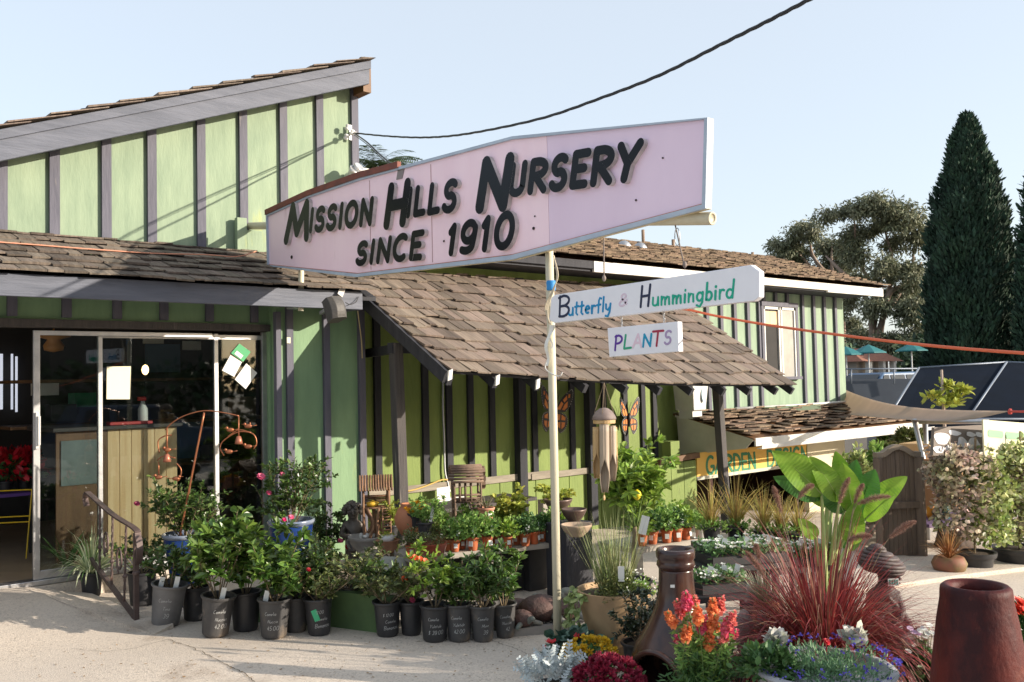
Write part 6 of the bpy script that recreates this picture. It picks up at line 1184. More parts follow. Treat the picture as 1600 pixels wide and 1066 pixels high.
# ------------------------------------------------------------------ front display
FG = 'flowers and pots of the front display'
def tan_planter():
    p = G(962, 6.1); s = 6.1 / F; h = (1022 - 920) * s; R = 59 * s; t = thing('tan_planter', p, 'large tan stone planter of rushes and trailing variegated ivy right of the sign pole', 'planter')
    mb = MB(); mb.lathe([(0, 0), (R * .42, 0), (R * .5, .02), (R * .68, h * .25), (R * .83, h * .55), (R * .94, h * .85), (R * .99, h * .97), (R, h), (R * .93, h), (R * .88, h * .92), (0, h * .9)], p, 44); mb.obj('pot', M('tan_cast_stone', (.48, .32, .175), (.33, .215, .12), scale=3.5, detail=9, lo=.34, hi=.68, rough=.75, bump=.25, spots=((.20, .135, .08), 4, .66)), t, smooth=True, ang=60)
    c = p + [0, 0, h * .92]; mb = MB(); mb.lathe([(R * .9, 0), (0, .015)], c, 20); mb.obj('soil', m_soil, t); r = random.Random(4); mb = MB()
    for i in range(330): th = r.uniform(0, 6.28); k = r.random() ** .7; mb.blade(c + np.array([math.cos(th), math.sin(th), 0]) * .09 * k, (math.cos(th) * k * .34 - .04 + r.gauss(0, .12), math.sin(th) * k * .34 + r.gauss(0, .12), 1), r.uniform(.18, .60), .005, droop=r.uniform(.0, .3), rng=r, seg=4)
    mb.obj('rushes', M('rush_blade', (.15, .22, .07), (.27, .28, .11), scale=9, rough=.6, island=.35, hue=.03), t)
    clump(t, c + np.array([-.05, -.08, .02]), (.17, .16, .17), 900, .03, .014, m_camo, 401); clump(t, c + np.array([.11, -.12, 0]), (.14, .13, .12), 420, .022, .016, m_herb, 402, name='foliage_mound')
    rr = nr(7); d = rr.normal(size=(90, 3)); d /= np.linalg.norm(d, axis=1)[:, None]; d[:, 2] = abs(d[:, 2]); mb = MB(); mb.leaves(np.repeat(c[None] + [.11, -.12, .02], 90, 0) + d * [.15, .14, .14], rr.normal(size=(90, 3)), .016, .013, rng=rr); b = mb.obj('blossoms', m_whitef, t); b['kind'] = 'stuff'
    iv = MB(); va = MB(); left = nrm(np.array([-.754, .656, 0]) - nrm(p * [1, 1, 0]) * .05)
    for k in range(7):
        a = -.55 + k * .15; dr = nrm(left * math.cos(a) + np.array([-left[1], left[0], 0]) * math.sin(a) * -1); L = (.42, .5, .30, .25, .52, .2, .25, .2, .3)[k]; o = c + dr * R * .82; ln = smooth_line([o, o + dr * .06 + [0, 0, .02], o + dr * .10 + [0, 0, -L * .4], o + dr * .09 + [0, 0, -L]], 6); va.tube(ln, .0025, 4)
        n = int(L * 48); j = (rr.uniform(0, len(ln) - 1, n)).astype(int); q = ln[j]; iv.leaves(q, np.repeat([dr], n, 0) * .6 + rr.normal(size=(n, 3)) * .55 + [0, 0, -.4], .052 * rr.uniform(.7, 1.2, n), .042, np.repeat([dr + [0, 0, .5]], n, 0), fold=.15)
    va.obj('vine', m_gstem, t); iv.obj('ivy_foliage', M('variegated_ivy', (.17, .27, .07), (.40, .44, .20), scale=40, rough=.5, island=.3, trans=.2), t); plant_tag(t, c + np.array([-.10, -.16, .12]), .10, .04, lean=(-.1, -.1))
    p = G(1002, 5.65); t = thing('potted_camellia', p, 'dark glossy camellia in a low black pot in front of the tan stone planter', 'potted plant'); pot_body(t, p, .09, .11, .2, m_potclean); shrub(t, p + [0, 0, .17], .40, .20, 410, nst=11, per=20, L=.034, W=.018, leaf=M('blue_black_leaf', (.02, .04, .024), (.05, .06, .03), scale=5, rough=.3, spec=.7, island=.5), thick=.004)
tan_planter()
def chiminea():
    s = 5.2 / F; p = G(1062, 5.2); H = D(1066, 858, 5.2)[2] - p[2]; t = thing('chiminea', p, 'tall glazed brown clay chiminea with a round bulb and narrow chimney neck', 'chiminea'); m = M('brown_metallic_glaze', (.085, .040, .026), (.022, .013, .017), scale=5, stretch=(1, 1, .5), detail=9, lo=.38, hi=.62, bump=.08, bscale=20, rough=.25, spec=.4, coat=.22, spots=((.15, .065, .03), 5, .60)); mi = M('sooty_clay', (.10, .04, .022), (.05, .022, .015), scale=6, rough=.9)
    pr = [(30, .0), (44, .0), (60, .05), (71, .13), (75, .21), (73, .28), (66, .36), (56, .43), (45, .51), (36, .59), (30, .68), (27.5, .78), (26.5, .87)]; prof = [(a * s, b * H) for a, b in pr]; prof = smooth_line(prof, 4)
    view = nrm(-p * [1, 1, 0]); rg = np.cross(view, [0, 0, 1]) * -1; f = nrm(view * .80 + np.array([-.754, .656, 0]) * .60); n = 64; mb = MB(); vs = []; fs = []; a0 = math.atan2(f[1], f[0]); zc, aw, ah = .17 * H, .62, .15 * H
    for (r, z) in prof:
        for j in range(n): th = a0 + math.pi + 2 * math.pi * j / n; vs.append(p + np.array([math.cos(th) * r, math.sin(th) * r, z]))
    def hole(i, j): z = (prof[i][1] + prof[i + 1][1]) / 2; an = abs(2 * math.pi * (j + .5) / n - math.pi); return z > .06 * H and z < .36 * H and (an / aw) ** 2 + (max(0, z - zc) / (.19 * H)) ** 2 < 1
    for i in range(len(prof) - 1):
        for j in range(n):
            if not hole(i, j): fs.append((i * n + j, i * n + (j + 1) % n, (i + 1) * n + (j + 1) % n, (i + 1) * n + j))
    mb.add(vs, fs); b = mb.obj('body', m, t, smooth=True); sm = b.modifiers.new('shell', 'SOLIDIFY'); sm.thickness = .018; sm.offset = -1
    mb = MB(); pts = []
    for q in np.linspace(-.35, math.pi + .35, 30):
        an = math.cos(q) * aw * 1.04; z = zc + math.sin(q) * .195 * H if q > 0 and q < math.pi else zc + math.sin(q) * .30 * H; z = max(.055 * H, z); r = float(np.interp(z, [a[1] for a in prof], [a[0] for a in prof])) + .006; pts.append(p + np.array([math.cos(a0 + an) * r, math.sin(a0 + an) * r, z]))
    mb.tube(pts, .017, 10); mb.obj('mouth_rim', m, t, smooth=True)
    mb = MB(); k = [(a * .86, z) for a, z in prof if z < .5 * H]; mb.lathe(k, p, 40); b = mb.obj('lining', mi, t, smooth=True); b.scale = (1, 1, 1)
    b.data.flip_normals(); bpy.data.objects.remove(b)
    mb = MB(); c = p + [0, 0, .875 * H]; r = 28 * s; mb.lathe([(26 * s, -.02), (r, 0), (r * 1.08, .012), (r * 1.04, .03), (r * 1.0, .04), (r * 1.08, .055), (r * 1.1, .085), (r * 1.05, .12 * H), (r * .88, .125 * H), (r * .8, .11 * H), (r * .75, -.05)], c, 36); mb.obj('chimney_lip', m, t, smooth=True)
    mb = MB(); q = p + [0, 0, .77 * H] + nrm(view - rg * .2) * 29.5 * s; mb.obox(q, rg * .012, view * .001, (0, 0, .008)); mb.obj('price_sticker', m_tagw, t)
chiminea()
def snapdragon():
    p = G(1102, 4.75); t = thing('snapdragon', p, 'coral and pink snapdragons standing in front of the brown chiminea', 'potted flowers', FG); pot_body(t, p, .11, .14, .2, m_potclean); r = nr(12); st = MB(); lf = MB(); s = 4.75 / F
    tips = [(1042, 955), (1056, 938), (1071, 925), (1088, 946), (1100, 962), (1114, 935), (1128, 932), (1118, 960), (1136, 965), (1146, 955), (1075, 975), (1108, 985), (1060, 990), (1133, 990), (1092, 1000), (1150, 985), (1122, 975), (1083, 930)]
    cols = [M('coral_petal', (.80, .20, .09), (.85, .33, .10), scale=25, rough=.6, trans=.25, island=.2), M('hot_pink_petal', (.75, .08, .20), (.80, .18, .22), scale=25, rough=.6, trans=.25, island=.2), M('salmon_petal', (.82, .28, .20), (.78, .14, .16), scale=25, rough=.6, trans=.25, island=.2)]
    for k, (u, v) in enumerate(tips):
        a = D(u, v, 4.75 + r.uniform(-.12, .12)); b = p + np.array([r.uniform(-.09, .09), r.uniform(-.09, .09), .16]); ln = smooth_line([b, b * .5 + a * .5 + r.normal(size=3) * .015, a], 8); st.tube(ln, .0035, 5); n = 60; q = r.uniform(.1, .86, n) * (len(ln) - 1.01); j = q.astype(int); lf.leaves(ln[j], r.normal(size=(n, 3)) * [1, 1, .5] + [0, 0, .3], .06 * r.uniform(.6, 1.1, n), .013, rng=r, fold=.2, curl=.1)
        mb = MB()
        for i in range(13 if k < 12 else 7):
            f = i / 13; c = a - nrm(ln[-1] - ln[-4]) * (.004 + f * .075); th = i * 2.4; o = np.array([math.cos(th), math.sin(th), .1]); w = .010 + .014 * f
            for g in range(2): mb.leaves(np.repeat([c + o * .006], 4, 0), np.repeat([o + np.array([0, 0, .5 - g])], 4, 0) + r.normal(size=(4, 3)) * .45, w * 1.5, w * 1.5, rng=r, fold=-.35, curl=.2)
            mb.ball(c + o * w * .9, (w * .55, w * .55, w * .5), 6)
        mb.obj('blossom', cols[(0, 2, 1, 0, 1, 0, 2, 0, 1, 2, 0, 0, 1, 2, 0, 1, 0, 2)[k % 18]], t)
    st.obj('stem', m_gstem, t, smooth=True); lf.obj('foliage', m_herb, t); clump(t, p + [0, 0, .2], (.20, .20, .22), 1300, .045, .012, m_deep, 420, name='lower_foliage', shell=.2)
snapdragon()
def front_flowers():
    r = nr(30)
    p = G(866, 5.15); t = thing('dusty_miller', p, 'silvery white dusty miller at the foot of the sign pole', 'potted plant', FG); pot_body(t, p, .09, .11, .08, m_potclean); lf = MB()
    for i in range(150):
        d = r.normal(size=3); d[2] = abs(d[2]) * .9 + .05; d = nrm(d); o = p + [0, 0, .06] + d * [.17, .17, .18] * r.uniform(.5, 1.05); e = nrm(d + r.normal(size=3) * .5 + [0, 0, .2]); sd = nrm(np.cross(e, r.normal(size=3))); L = r.uniform(.05, .085)
        for q in np.linspace(.0, 1, 5):
            for sg in (-1, 1): lf.leaves([o + e * L * q], [e * .6 + sd * sg * .9], L * .42 * (1 - q * .4), .014, [np.cross(e, sd)], fold=.1)
        lf.leaves([o], [e], L * 1.1, .012, [np.cross(e, sd)])
    lf.obj('foliage', M('silver_leaf', (.50, .54, .55), (.40, .46, .46), scale=20, rough=.8, island=.15), t)
    p = G(880, 5.82) + [0, .05, 0]; t = thing('cyclamen', p, 'red cyclamen with dark round leaves around the base of the sign pole', 'potted flowers', FG); pot_body(t, p + [.08, -.1, 0], .07, .09, .1, m_potclean); clump(t, p + [.06, -.10, .10], (.20, .15, .12), 260, .06, .06, M('cyclamen_leaf', (.025, .07, .04), (.07, .13, .10), scale=30, rough=.5, island=.3), 431, fold=.1); st = MB()
    for k, (u, v, R) in enumerate(((905, 997, .042), (861, 1005, .036), (852, 1012, .024), (880, 1011, .024), (912, 1006, .02))):
        a = D(u, v, 5.75 + (k == 1) * -.12); mb = MB(); dr = np.array([[math.cos(q) * .8, math.sin(q) * .8, .7] for q in np.linspace(0, 6.28, 6)[:-1]]); mb.leaves(np.repeat([a], 5, 0), dr, R * 1.2, R * 1.1, np.array([[math.cos(q), math.sin(q), -.3] for q in np.linspace(0, 6.28, 6)[:-1]]), fold=.3, curl=-.1); mb.obj('blossom', m_redf, t); st.tube([p + [.06, -.1, .1], (p + a) / 2 + [0, 0, .06], a], .0025, 5)
    st.obj('stem', m_stem, t)
    mums('chrysanthemum', G(922, 5.35), .17, 70, M('lemon_yellow_petal', (.72, .50, .03), (.62, .38, .02), scale=20, rough=.6, trans=.2, island=.25), 'yellow chrysanthemum partly hidden behind the burgundy one', 440, group=FG, h=.15)
    mums('chrysanthemum', G(952, 4.95), .19, 120, M('burgundy_petal', (.20, .012, .035), (.32, .02, .055), scale=20, rough=.55, trans=.15, island=.35), 'burgundy chrysanthemum beside the chiminea mouth', 441, group=FG, h=.12, fr=.036)
front_flowers()
def red_grass():
    p = G(1290, 5.35); t = thing('fountain_grass', p, 'big burgundy fountain grass with arching blades and fuzzy plumes', 'ornamental grass'); pot_body(t, p, .19, .22, .16, m_potclean); r = random.Random(17); mb = MB()
    for i in range(2300):
        th = r.uniform(0, 6.28); k = r.random() ** .55; d = np.array([math.cos(th) * k * 1.15 + r.gauss(0, .15), math.sin(th) * k * 1.15 + r.gauss(0, .15), 1.0]); mb.blade(p + np.array([math.cos(th), math.sin(th), 0]) * .16 * k + [0, 0, .14], d, r.uniform(.42, 1.02) * (1 - .14 * k), r.uniform(.006, .011), droop=r.uniform(.3, 1.9) * (0.2 + k), rng=r, seg=7, mi=(0 if r.random() < .55 else 1 if r.random() < .6 else 2))
    mb.obj('blades', [M('wine_blade', (.19, .028, .034), (.27, .05, .05), scale=14, rough=.45, island=.4, trans=.2), M('scarlet_blade', (.36, .045, .04), (.27, .06, .055), scale=14, rough=.45, island=.35, trans=.3), M('straw_blade', (.38, .21, .13), (.27, .14, .09), scale=14, rough=.6, island=.3, trans=.1)], t)
    pm = M('plume_hair', (.30, .16, .13), (.42, .27, .20), scale=30, rough=.9, island=.3, trans=.3); rg = nr(9)
    PL = [((1196, 905), (1165, 862)), ((1221, 802), (1208, 760)), ((1247, 779), (1271, 758)), ((1311, 788), (1327, 747)), ((1335, 787), (1349, 757)), ((1339, 788), (1391, 776)), ((1389, 841), (1431, 815)), ((1325, 845), (1362, 838)), ((1186, 875), (1181, 852))]
    for (a, b) in PL:
        dep = 5.3 + r.uniform(-.15, .2); A, B = D(*a, dep), D(*b, dep); d = B - A; L = np.linalg.norm(d); m_ = (A + B) / 2 + np.array([0, 0, .012]); ln = smooth_line([A, m_, B], 10); st = MB(); st.tube(smooth_line([p + [0, 0, .16], p * .35 + A * .65 + np.array([0, 0, .06]), A, B], 6), .002, 5); st.obj('stalk', m_stem, t); n = 1100; f = rg.uniform(0, 1, n); q = f * (len(ln) - 1.01); j = q.astype(int); x = ln[j] + (ln[j + 1] - ln[j]) * (q - j)[:, None]; u = rg.normal(size=(n, 3)); u /= np.linalg.norm(u, axis=1)[:, None]; w = np.sin(np.clip(f * .93 + .05, 0, 1) * math.pi) ** .5; hp = MB(); hp.leaves(x, u + nrm(d) * .9, .030 * w, .0016, rng=rg); hp.obj('plume', pm, t)
red_grass()
def canna():
    p = G(1292, 6.9); t = thing('banana_plant', p, 'lush plant with big paddle-shaped banana-like leaves above the fountain grass', 'potted plant'); pot_body(t, p, .15, .19, .3, m_potclean); m = M('banana_leaf', (.16, .32, .03), (.26, .42, .05), scale=3, stretch=(1, 1, 3), rough=.35, island=.18, trans=.38); m2 = M('dark_banana_leaf', (.05, .17, .04), (.08, .23, .045), scale=3, rough=.3, trans=.22); ms = M('banana_stalk', (.40, .48, .20), (.30, .40, .13), scale=5, rough=.5)
    LV = [((1284, 772), (1203, 697), 44, .1), ((1292, 775), (1206, 737), 38, -.3), ((1300, 790), (1236, 716), 40, .0), ((1312, 782), (1262, 706), 36, .2), ((1318, 800), (1282, 722), 46, .1), ((1326, 785), (1304, 698), 34, .3), ((1334, 800), (1316, 716), 40, -.1), ((1340, 805), (1368, 728), 44, .1), ((1348, 800), (1418, 740), 34, .0), ((1330, 850), (1338, 778), 36, .2), ((1322, 860), (1352, 800), 30, .2), ((1275, 840), (1245, 805), 24, 0), ((1296, 776), (1226, 700), 38, .3), ((1322, 790), (1338, 712), 36, -.2), ((1352, 812), (1400, 770), 30, .2)]
    for k, (a, b, w, tw) in enumerate(LV):
        dep = 6.9 + ((k * 37) % 11 - 5) * .035; s = dep / F; A, B = D(*a, dep + .03), D(*b, dep - .12); st = MB(); q = p + np.array([((k * 13) % 7 - 3) * .022, ((k * 29) % 5 - 2) * .02, .25]); st.tube(smooth_line([q, q * .45 + A * .55 + np.array([0, 0, .03]), A], 6), np.linspace(.024, .010, 13), 8); st.obj('stalk', ms, t, smooth=True)
        d = B - A; n = 64; view = nrm(-A); sd = nrm(np.cross(d, view + np.array([0, 0, tw]))); up = nrm(np.cross(sd, d)); vs = []
        for i in range(n + 1):
            f = i / n; c = A + d * f + up * (.10 * math.sin(f * 2.6) * np.linalg.norm(d)) + np.array([0, 0, -.22]) * max(0, f - .55) ** 2 * np.linalg.norm(d); ww = w * s * .50 * (math.sin(math.pi * min(1, f ** .85 * .965 + .035)) ** .7)
            for e in (-1, -.5, 0, .5, 1): vs.append(c + sd * e * ww + up * (abs(e) * .22 * ww) + up * (.055 * ww * math.sin(i * 1.9 + abs(e) * 2.2) * abs(e) + .09 * ww * math.sin(f * 11 + e * 3 + k)))
        mb = MB(); mb.add(vs, [(i * 5 + j, i * 5 + j + 1, (i + 1) * 5 + j + 1, (i + 1) * 5 + j) for i in range(n) for j in range(4)]); lf = mb.obj('leaf', (m, m2, m)[k % 3], t, smooth=True); mb = MB(); mb.tube([vs[i * 5 + 2] - up * .003 for i in range(n + 1)], np.linspace(.006, .0015, n + 1), 5); mb.obj('midrib', ms, lf, smooth=True)
canna()
def statue():
    s = 5.75 / F; p = G(1380, 5.8); t = thing('garden_statue', p, 'dark bronze seated temple figure in a ribbed headdress behind the fountain grass', 'statue'); m = M('dark_bronze_resin', (.055, .038, .037), (.095, .07, .066), scale=14, rough=.6, bump=.4, spots=((.22, .15, .11), 9, .66)); view = nrm(-p * [1, 1, 0]); rg = nrm(np.array([.754, -.656, 0])); T = D(1386, 850, 5.75)[2] - p[2]; k = T / 190
    L = lambda a, b, z: p + rg * a * k + view * b * k + np.array([0, 0, z * k]); mb = MB(); Z = np.array([0, 0, 1.])
    for z0, z1, w in ((0, 12, 42), (12, 30, 36), (30, 40, 44)): mb.obox(L(0, 0, (z0 + z1) / 2 + .01), rg * w * k, view * w * .8 * k, Z * (z1 - z0) / 2 * k)
    mb.obj('plinth', m, t, bevel=.008); me = bpy.data.meshes.new('figure')
    V = [L(0, 0, 50), L(2, 0, 74), L(4, 0, 98), L(6, 2, 116), L(9, 3, 126), L(13, 4, 140), L(12, 4, 152), L(-12, 0, 108), L(-16, 12, 86), L(6, 22, 80), L(22, 4, 110), L(30, 14, 92), L(26, 24, 76), L(-18, 14, 52), L(14, 34, 50), L(20, 10, 52), L(38, 26, 54), L(18, 36, 48)]
    E_ = [(0, 1), (1, 2), (2, 3), (3, 4), (4, 5), (5, 6), (3, 7), (7, 8), (8, 9), (3, 10), (10, 11), (11, 12), (0, 13), (13, 14), (0, 15), (15, 16), (16, 17)]; R_ = [20, 17, 18, 13, 7, 15, 13, 9, 7, 5, 9, 7, 5, 12, 9, 13, 11, 8]
    me.from_pydata([(v - p).tolist() for v in V], E_, []); b = bpy.data.objects.new('figure', me); C.objects.link(b); b.parent = t; ORG[b] = ORG[t]; me.materials.append(m); b.modifiers.new('skin', 'SKIN')
    for v, r_ in zip(me.skin_vertices[0].data, R_): v.radius = (r_ * k * 1.2, r_ * k * 1.2)
    me.skin_vertices[0].data[0].use_root = True; u = b.modifiers.new('sub', 'SUBSURF'); u.levels = u.render_levels = 2
    mb = MB()
    for i in range(7): z = 148 + i * 5; q = (30, 34, 35, 33, 29, 23, 15)[i]; mb.lathe([((q - 2.5) * k, -3 * k), (q * k, 0), ((q - 2.5) * k, 3 * k)], L(6 - i * 1.5, 2, z), 26, ax=(rg * .12 + Z))
    mb.lathe([(14 * k, 0), (8 * k, 6 * k), (0, 8 * k)], L(-3, 2, 180), 20); mb.obj('headdress', m, t, smooth=True); mb = MB(); fd = nrm(rg * .75 + view * .65); c = L(13, 4, 140); mb.bar(c + fd * 14 * k + Z * 5 * k, c + fd * 18 * k - Z * 4 * k, 3 * k, 3 * k, w2=5 * k, h2=5 * k); mb.ball(c + fd * 14 * k - Z * 9 * k, (5 * k, 5 * k, 1.8 * k), 8)
    sd = np.cross(fd, Z)
    for sg in (-1, 1): mb.ball(c + fd * 13.4 * k + sd * sg * 5.5 * k + Z * 5 * k, (2.6 * k, 2.6 * k, 1.4 * k), 8); mb.ball(c + sd * sg * 15 * k - Z * 2 * k, (2.5 * k, 2.5 * k, 8 * k), 8)
    mb.obj('face', m, t, smooth=True); mb = MB(); mb.tube(smooth_line([L(10, 18, 112), L(20, 16, 100), L(32, 12, 84), L(40, 8, 64), L(42, 10, 46)], 6), np.linspace(4, 9, 25) * k, 8); mb.obj('robe_fold', m, t, smooth=True); mb = MB(); mb.obox(L(20, 22, 134), rg * 8 * k, view * .5 * k, Z * 5.5 * k); tg = mb.obj('price_tag', m_tagw, t); mb = MB()
    for i in range(4): mb.obox(L(15 + i * 3.6, 22.7, 134), rg * 1.1 * k, view * .3 * k, Z * 3.6 * k)
    mb.obj('print', M('teal_print', (.03, .25, .20), rough=.6), tg)
statue()
def urn():
    s = 4.2 / F; p = G(1537, 4.2); H = D(1537, 916, 4.2)[2] - p[2]; R = 52 * s; t = thing('glazed_urn', p, 'tall tapered oxblood-glazed urn with an open rolled rim in the right foreground', 'urn'); m = M('oxblood_glaze', (.105, .019, .015), (.030, .008, .010), scale=4.5, stretch=(1, 1, .6), detail=10, lo=.38, hi=.62, rough=.55, spec=.18, bump=.3, bscale=26, spots=((.16, .045, .03), 7, .62)); mb = MB()
    prof = [(0, 0), (R * 1.45, 0), (R * 1.55, .02), (R * 1.52, H * .2), (R * 1.36, H * .5), (R * 1.14, H * .8), (R * 1.02, H * .92), (R * 1.01, H * .96), (R * .99, H * .985), (R * .90, H), (R * .80, H * .998), (R * .71, H * .985), (R * .68, H * .95), (R * .8, H * .7), (R * 1.1, H * .2), (0, H * .15)]; mb.lathe(prof, p, 64); mb.obj('urn', m, t, smooth=True)
urn()
def front_right():
    r = nr(50)
    p = G(1290, 4.55); t = thing('stone_bowl', p, 'weathered grey stone bowl of blue lobelia and white ornamental kale', 'planter', FG); R = .34; h = D(1290, 1042, 4.55)[2] - p[2]; mb = MB(); mb.lathe([(0, 0), (R * .5, 0), (R * .6, .05), (R * .85, h * .6), (R * .95, h * .9), (R * 1.0, h * .93), (R * 1.03, h * .97), (R * 1.0, h), (R * .92, h), (R * .88, h * .9), (0, h * .88)], p, 44); mb.obj('bowl', M('grey_lead_stone', (.36, .36, .37), (.26, .26, .28), scale=6, rough=.75, bump=.2, spots=((.15, .15, .15), 9, .66)), t, smooth=True, ang=60); c = p + [0, 0, h * .9]; lob = M('lobelia_leaf', (.10, .22, .10), (.17, .29, .15), scale=9, rough=.6, island=.35, trans=.2)
    clump(t, c + [.05, .0, -.04], (.38, .34, .15), 3400, .034, .009, lob, 451, shell=.25); clump(t, c + np.array([-.20, .18, .02]), (.16, .16, .12), 500, .05, .03, m_deep, 452, name='lower_foliage'); kale = M('white_kale', (.62, .64, .50), (.46, .44, .46), scale=14, rough=.6, island=.15, trans=.1)
    for k, (u, v, R2) in enumerate(((1213, 1003, .085), (1335, 1000, .09))): q = D(u, v, 4.75); n = 90; d = r.normal(size=(n, 3)); d[:, 2] = abs(d[:, 2]) * .6 + .25; mb = MB(); mb.leaves(np.repeat([q], n, 0) + r.normal(size=(n, 3)) * .012, d, R2 * r.uniform(.4, 1, n), R2 * .6, rng=r, fold=.3, curl=-.1); mb.obj('kale', kale, t)
    blu = M('blue_violet_petal', (.07, .06, .42), (.14, .10, .5), scale=20, rough=.6, island=.3, trans=.2); n = 130; d = r.normal(size=(n, 3)); d /= np.linalg.norm(d, axis=1)[:, None]; d[:, 2] = abs(d[:, 2]); mb = MB(); q = c[None] + [.05, 0, 0] + d * [.38, .34, .16]
    for g in range(4): mb.leaves(q + r.normal(size=(n, 3)) * .004, r.normal(size=(n, 3)), .014, .012, rng=r)
    b = mb.obj('blossoms', blu, t); b['kind'] = 'stuff'; bloom(t, D(1292, 1003, 4.6), .022, m_redf, 9)
    p = G(1452, 5.05); t = thing('daisy_pot', p, 'dark green potted daisies with small white and mauve heads left of the oxblood urn', 'potted flowers', FG); pot_body(t, p, .10, .12, .16, m_potclean); clump(t, p + [0, 0, .15], (.17, .17, .20), 700, .055, .032, M('daisy_leaf', (.03, .085, .025), (.05, .13, .035), scale=6, rough=.5, island=.4, trans=.15), 460); st = MB(); mauve = M('mauve_petal', (.55, .30, .52), (.62, .45, .6), scale=20, rough=.6, trans=.2)
    for k, (u, v) in enumerate(((1422, 982), (1428, 988), (1434, 990), (1443, 982), (1449, 990), (1452, 977), (1456, 988), (1469, 990), (1475, 1001), (1446, 994), (1462, 996), (1419, 1018), (1438, 986), (1472, 1005))): a = D(u, v, 5.0); st.tube([p + [0, 0, .2], (p + a) / 2 + [0, 0, .1], a], .002, 4); bloom(t, a, .020, mauve if k in (0, 1, 2, 7, 8, 13) else m_whitef, 470 + k, n=11, layers=1, d=(-.3, -.4, .9))
    st.obj('stem', m_gstem, t)
    p = G(1598, 5.2); t = thing('geranium', p, 'red geranium at the right edge of the photo behind the oxblood urn', 'potted flowers', FG); pot_body(t, p, .11, .14, .3, M('green_pot', (.02, .12, .07), rough=.4)); clump(t, p + [0, 0, .38], (.17, .17, .17), 300, .06, .055, m_deep, 480); 
    for k, (u, v) in enumerate(((1594, 942), (1588, 952), (1599, 956))): bloom(t, D(u, v, 5.1), .045, M('vermilion_petal', (.72, .05, .02), rough=.5, island=.2, trans=.2), 481 + k, n=8, layers=3)
    g = M('grey_river_stone', (.33, .31, .29), (.25, .235, .22), scale=6, rough=.85, bump=.15)
    for k, (u, v, dep, rx, rz, lab) in enumerate(((1173, 925, 6.0, 9, 17, 'upright grey egg-shaped stone, hindmost of the stone group'), (1186, 938, 5.9, 8, 24, 'slim upright pale stone between the egg stones'), (1200, 936, 6.05, 14, 13, 'round grey stone right of the slim upright stone'), (1163, 990, 5.55, 17, 38, 'largest upright grey egg stone behind the snapdragons'), (1192, 985, 5.6, 12, 32, 'dark upright slab stone beside the terracotta pot'), (1215, 1046, 4.9, 8, 22, 'slim grey stone standing left of the stone bowl'))):
        c = D(u, v, dep); c[2] = gz(c[0], c[1]) + rz * dep / F * .9 + max(0, (c[2] - gz(c[0], c[1]) - rz * dep / F * .9)); mb = MB(); q = dep / F; mb.ball(c, (rx * q, rx * q * .8, rz * q), 18, noise=.02, seed=k); tag(mb.obj('standing_stone', g, org=c, smooth=True), lab, 'stone', 'standing stones behind the snapdragons')
        gzv = gz(c[0], c[1]); bt = c[2] - rz * q
        if bt > gzv + .02: mb = MB(); mb.obox((c[0], c[1], (gzv + bt) / 2 + .004), (rx * q * 1.2, 0, 0), (0, rx * q * 1.2, 0), (0, 0, (bt - gzv) / 2)); tag(mb.obj('paver', m_dark, org=c, bevel=.01), 'dark block under the ' + lab.split(',')[0].split(' behind')[0].split(' beside')[0].split(' between')[0].split(' right')[0].split(' standing')[0], 'block')
    p = G(1203, 5.85); s = 5.85 / F; top = D(1203, 938, 5.85)[2] - p[2]; t = thing('terracotta_pot', p, 'round-bellied terracotta pot of spiky grey-green plant left of the fountain grass', 'planter'); mb = MB(); R = 24 * s; mb.lathe([(0, 0), (R * .6, 0), (R * .85, top * .3), (R, top * .65), (R * .98, top * .85), (R * .86, top * .95), (R * .9, top), (R * .8, top), (R * .75, top * .9), (0, top * .88)], p, 32); mb.obj('pot', M('warm_terracotta', (.44, .17, .08), (.36, .13, .06), scale=5, rough=.7), t, smooth=True, ang=60); rr = random.Random(3); mb = MB(); c = p + [-.03, 0, top * .9]
    for i in range(240): th = rr.uniform(0, 6.28); k = rr.random(); mb.blade(c, (math.cos(th) * k - .3, math.sin(th) * k, 1), rr.uniform(.12, .28), .008, droop=.15, rng=rr, seg=3)
    mb.obj('foliage', M('grey_green_blade', (.24, .27, .17), (.34, .36, .25), scale=9, rough=.7, island=.3), t)
front_right()
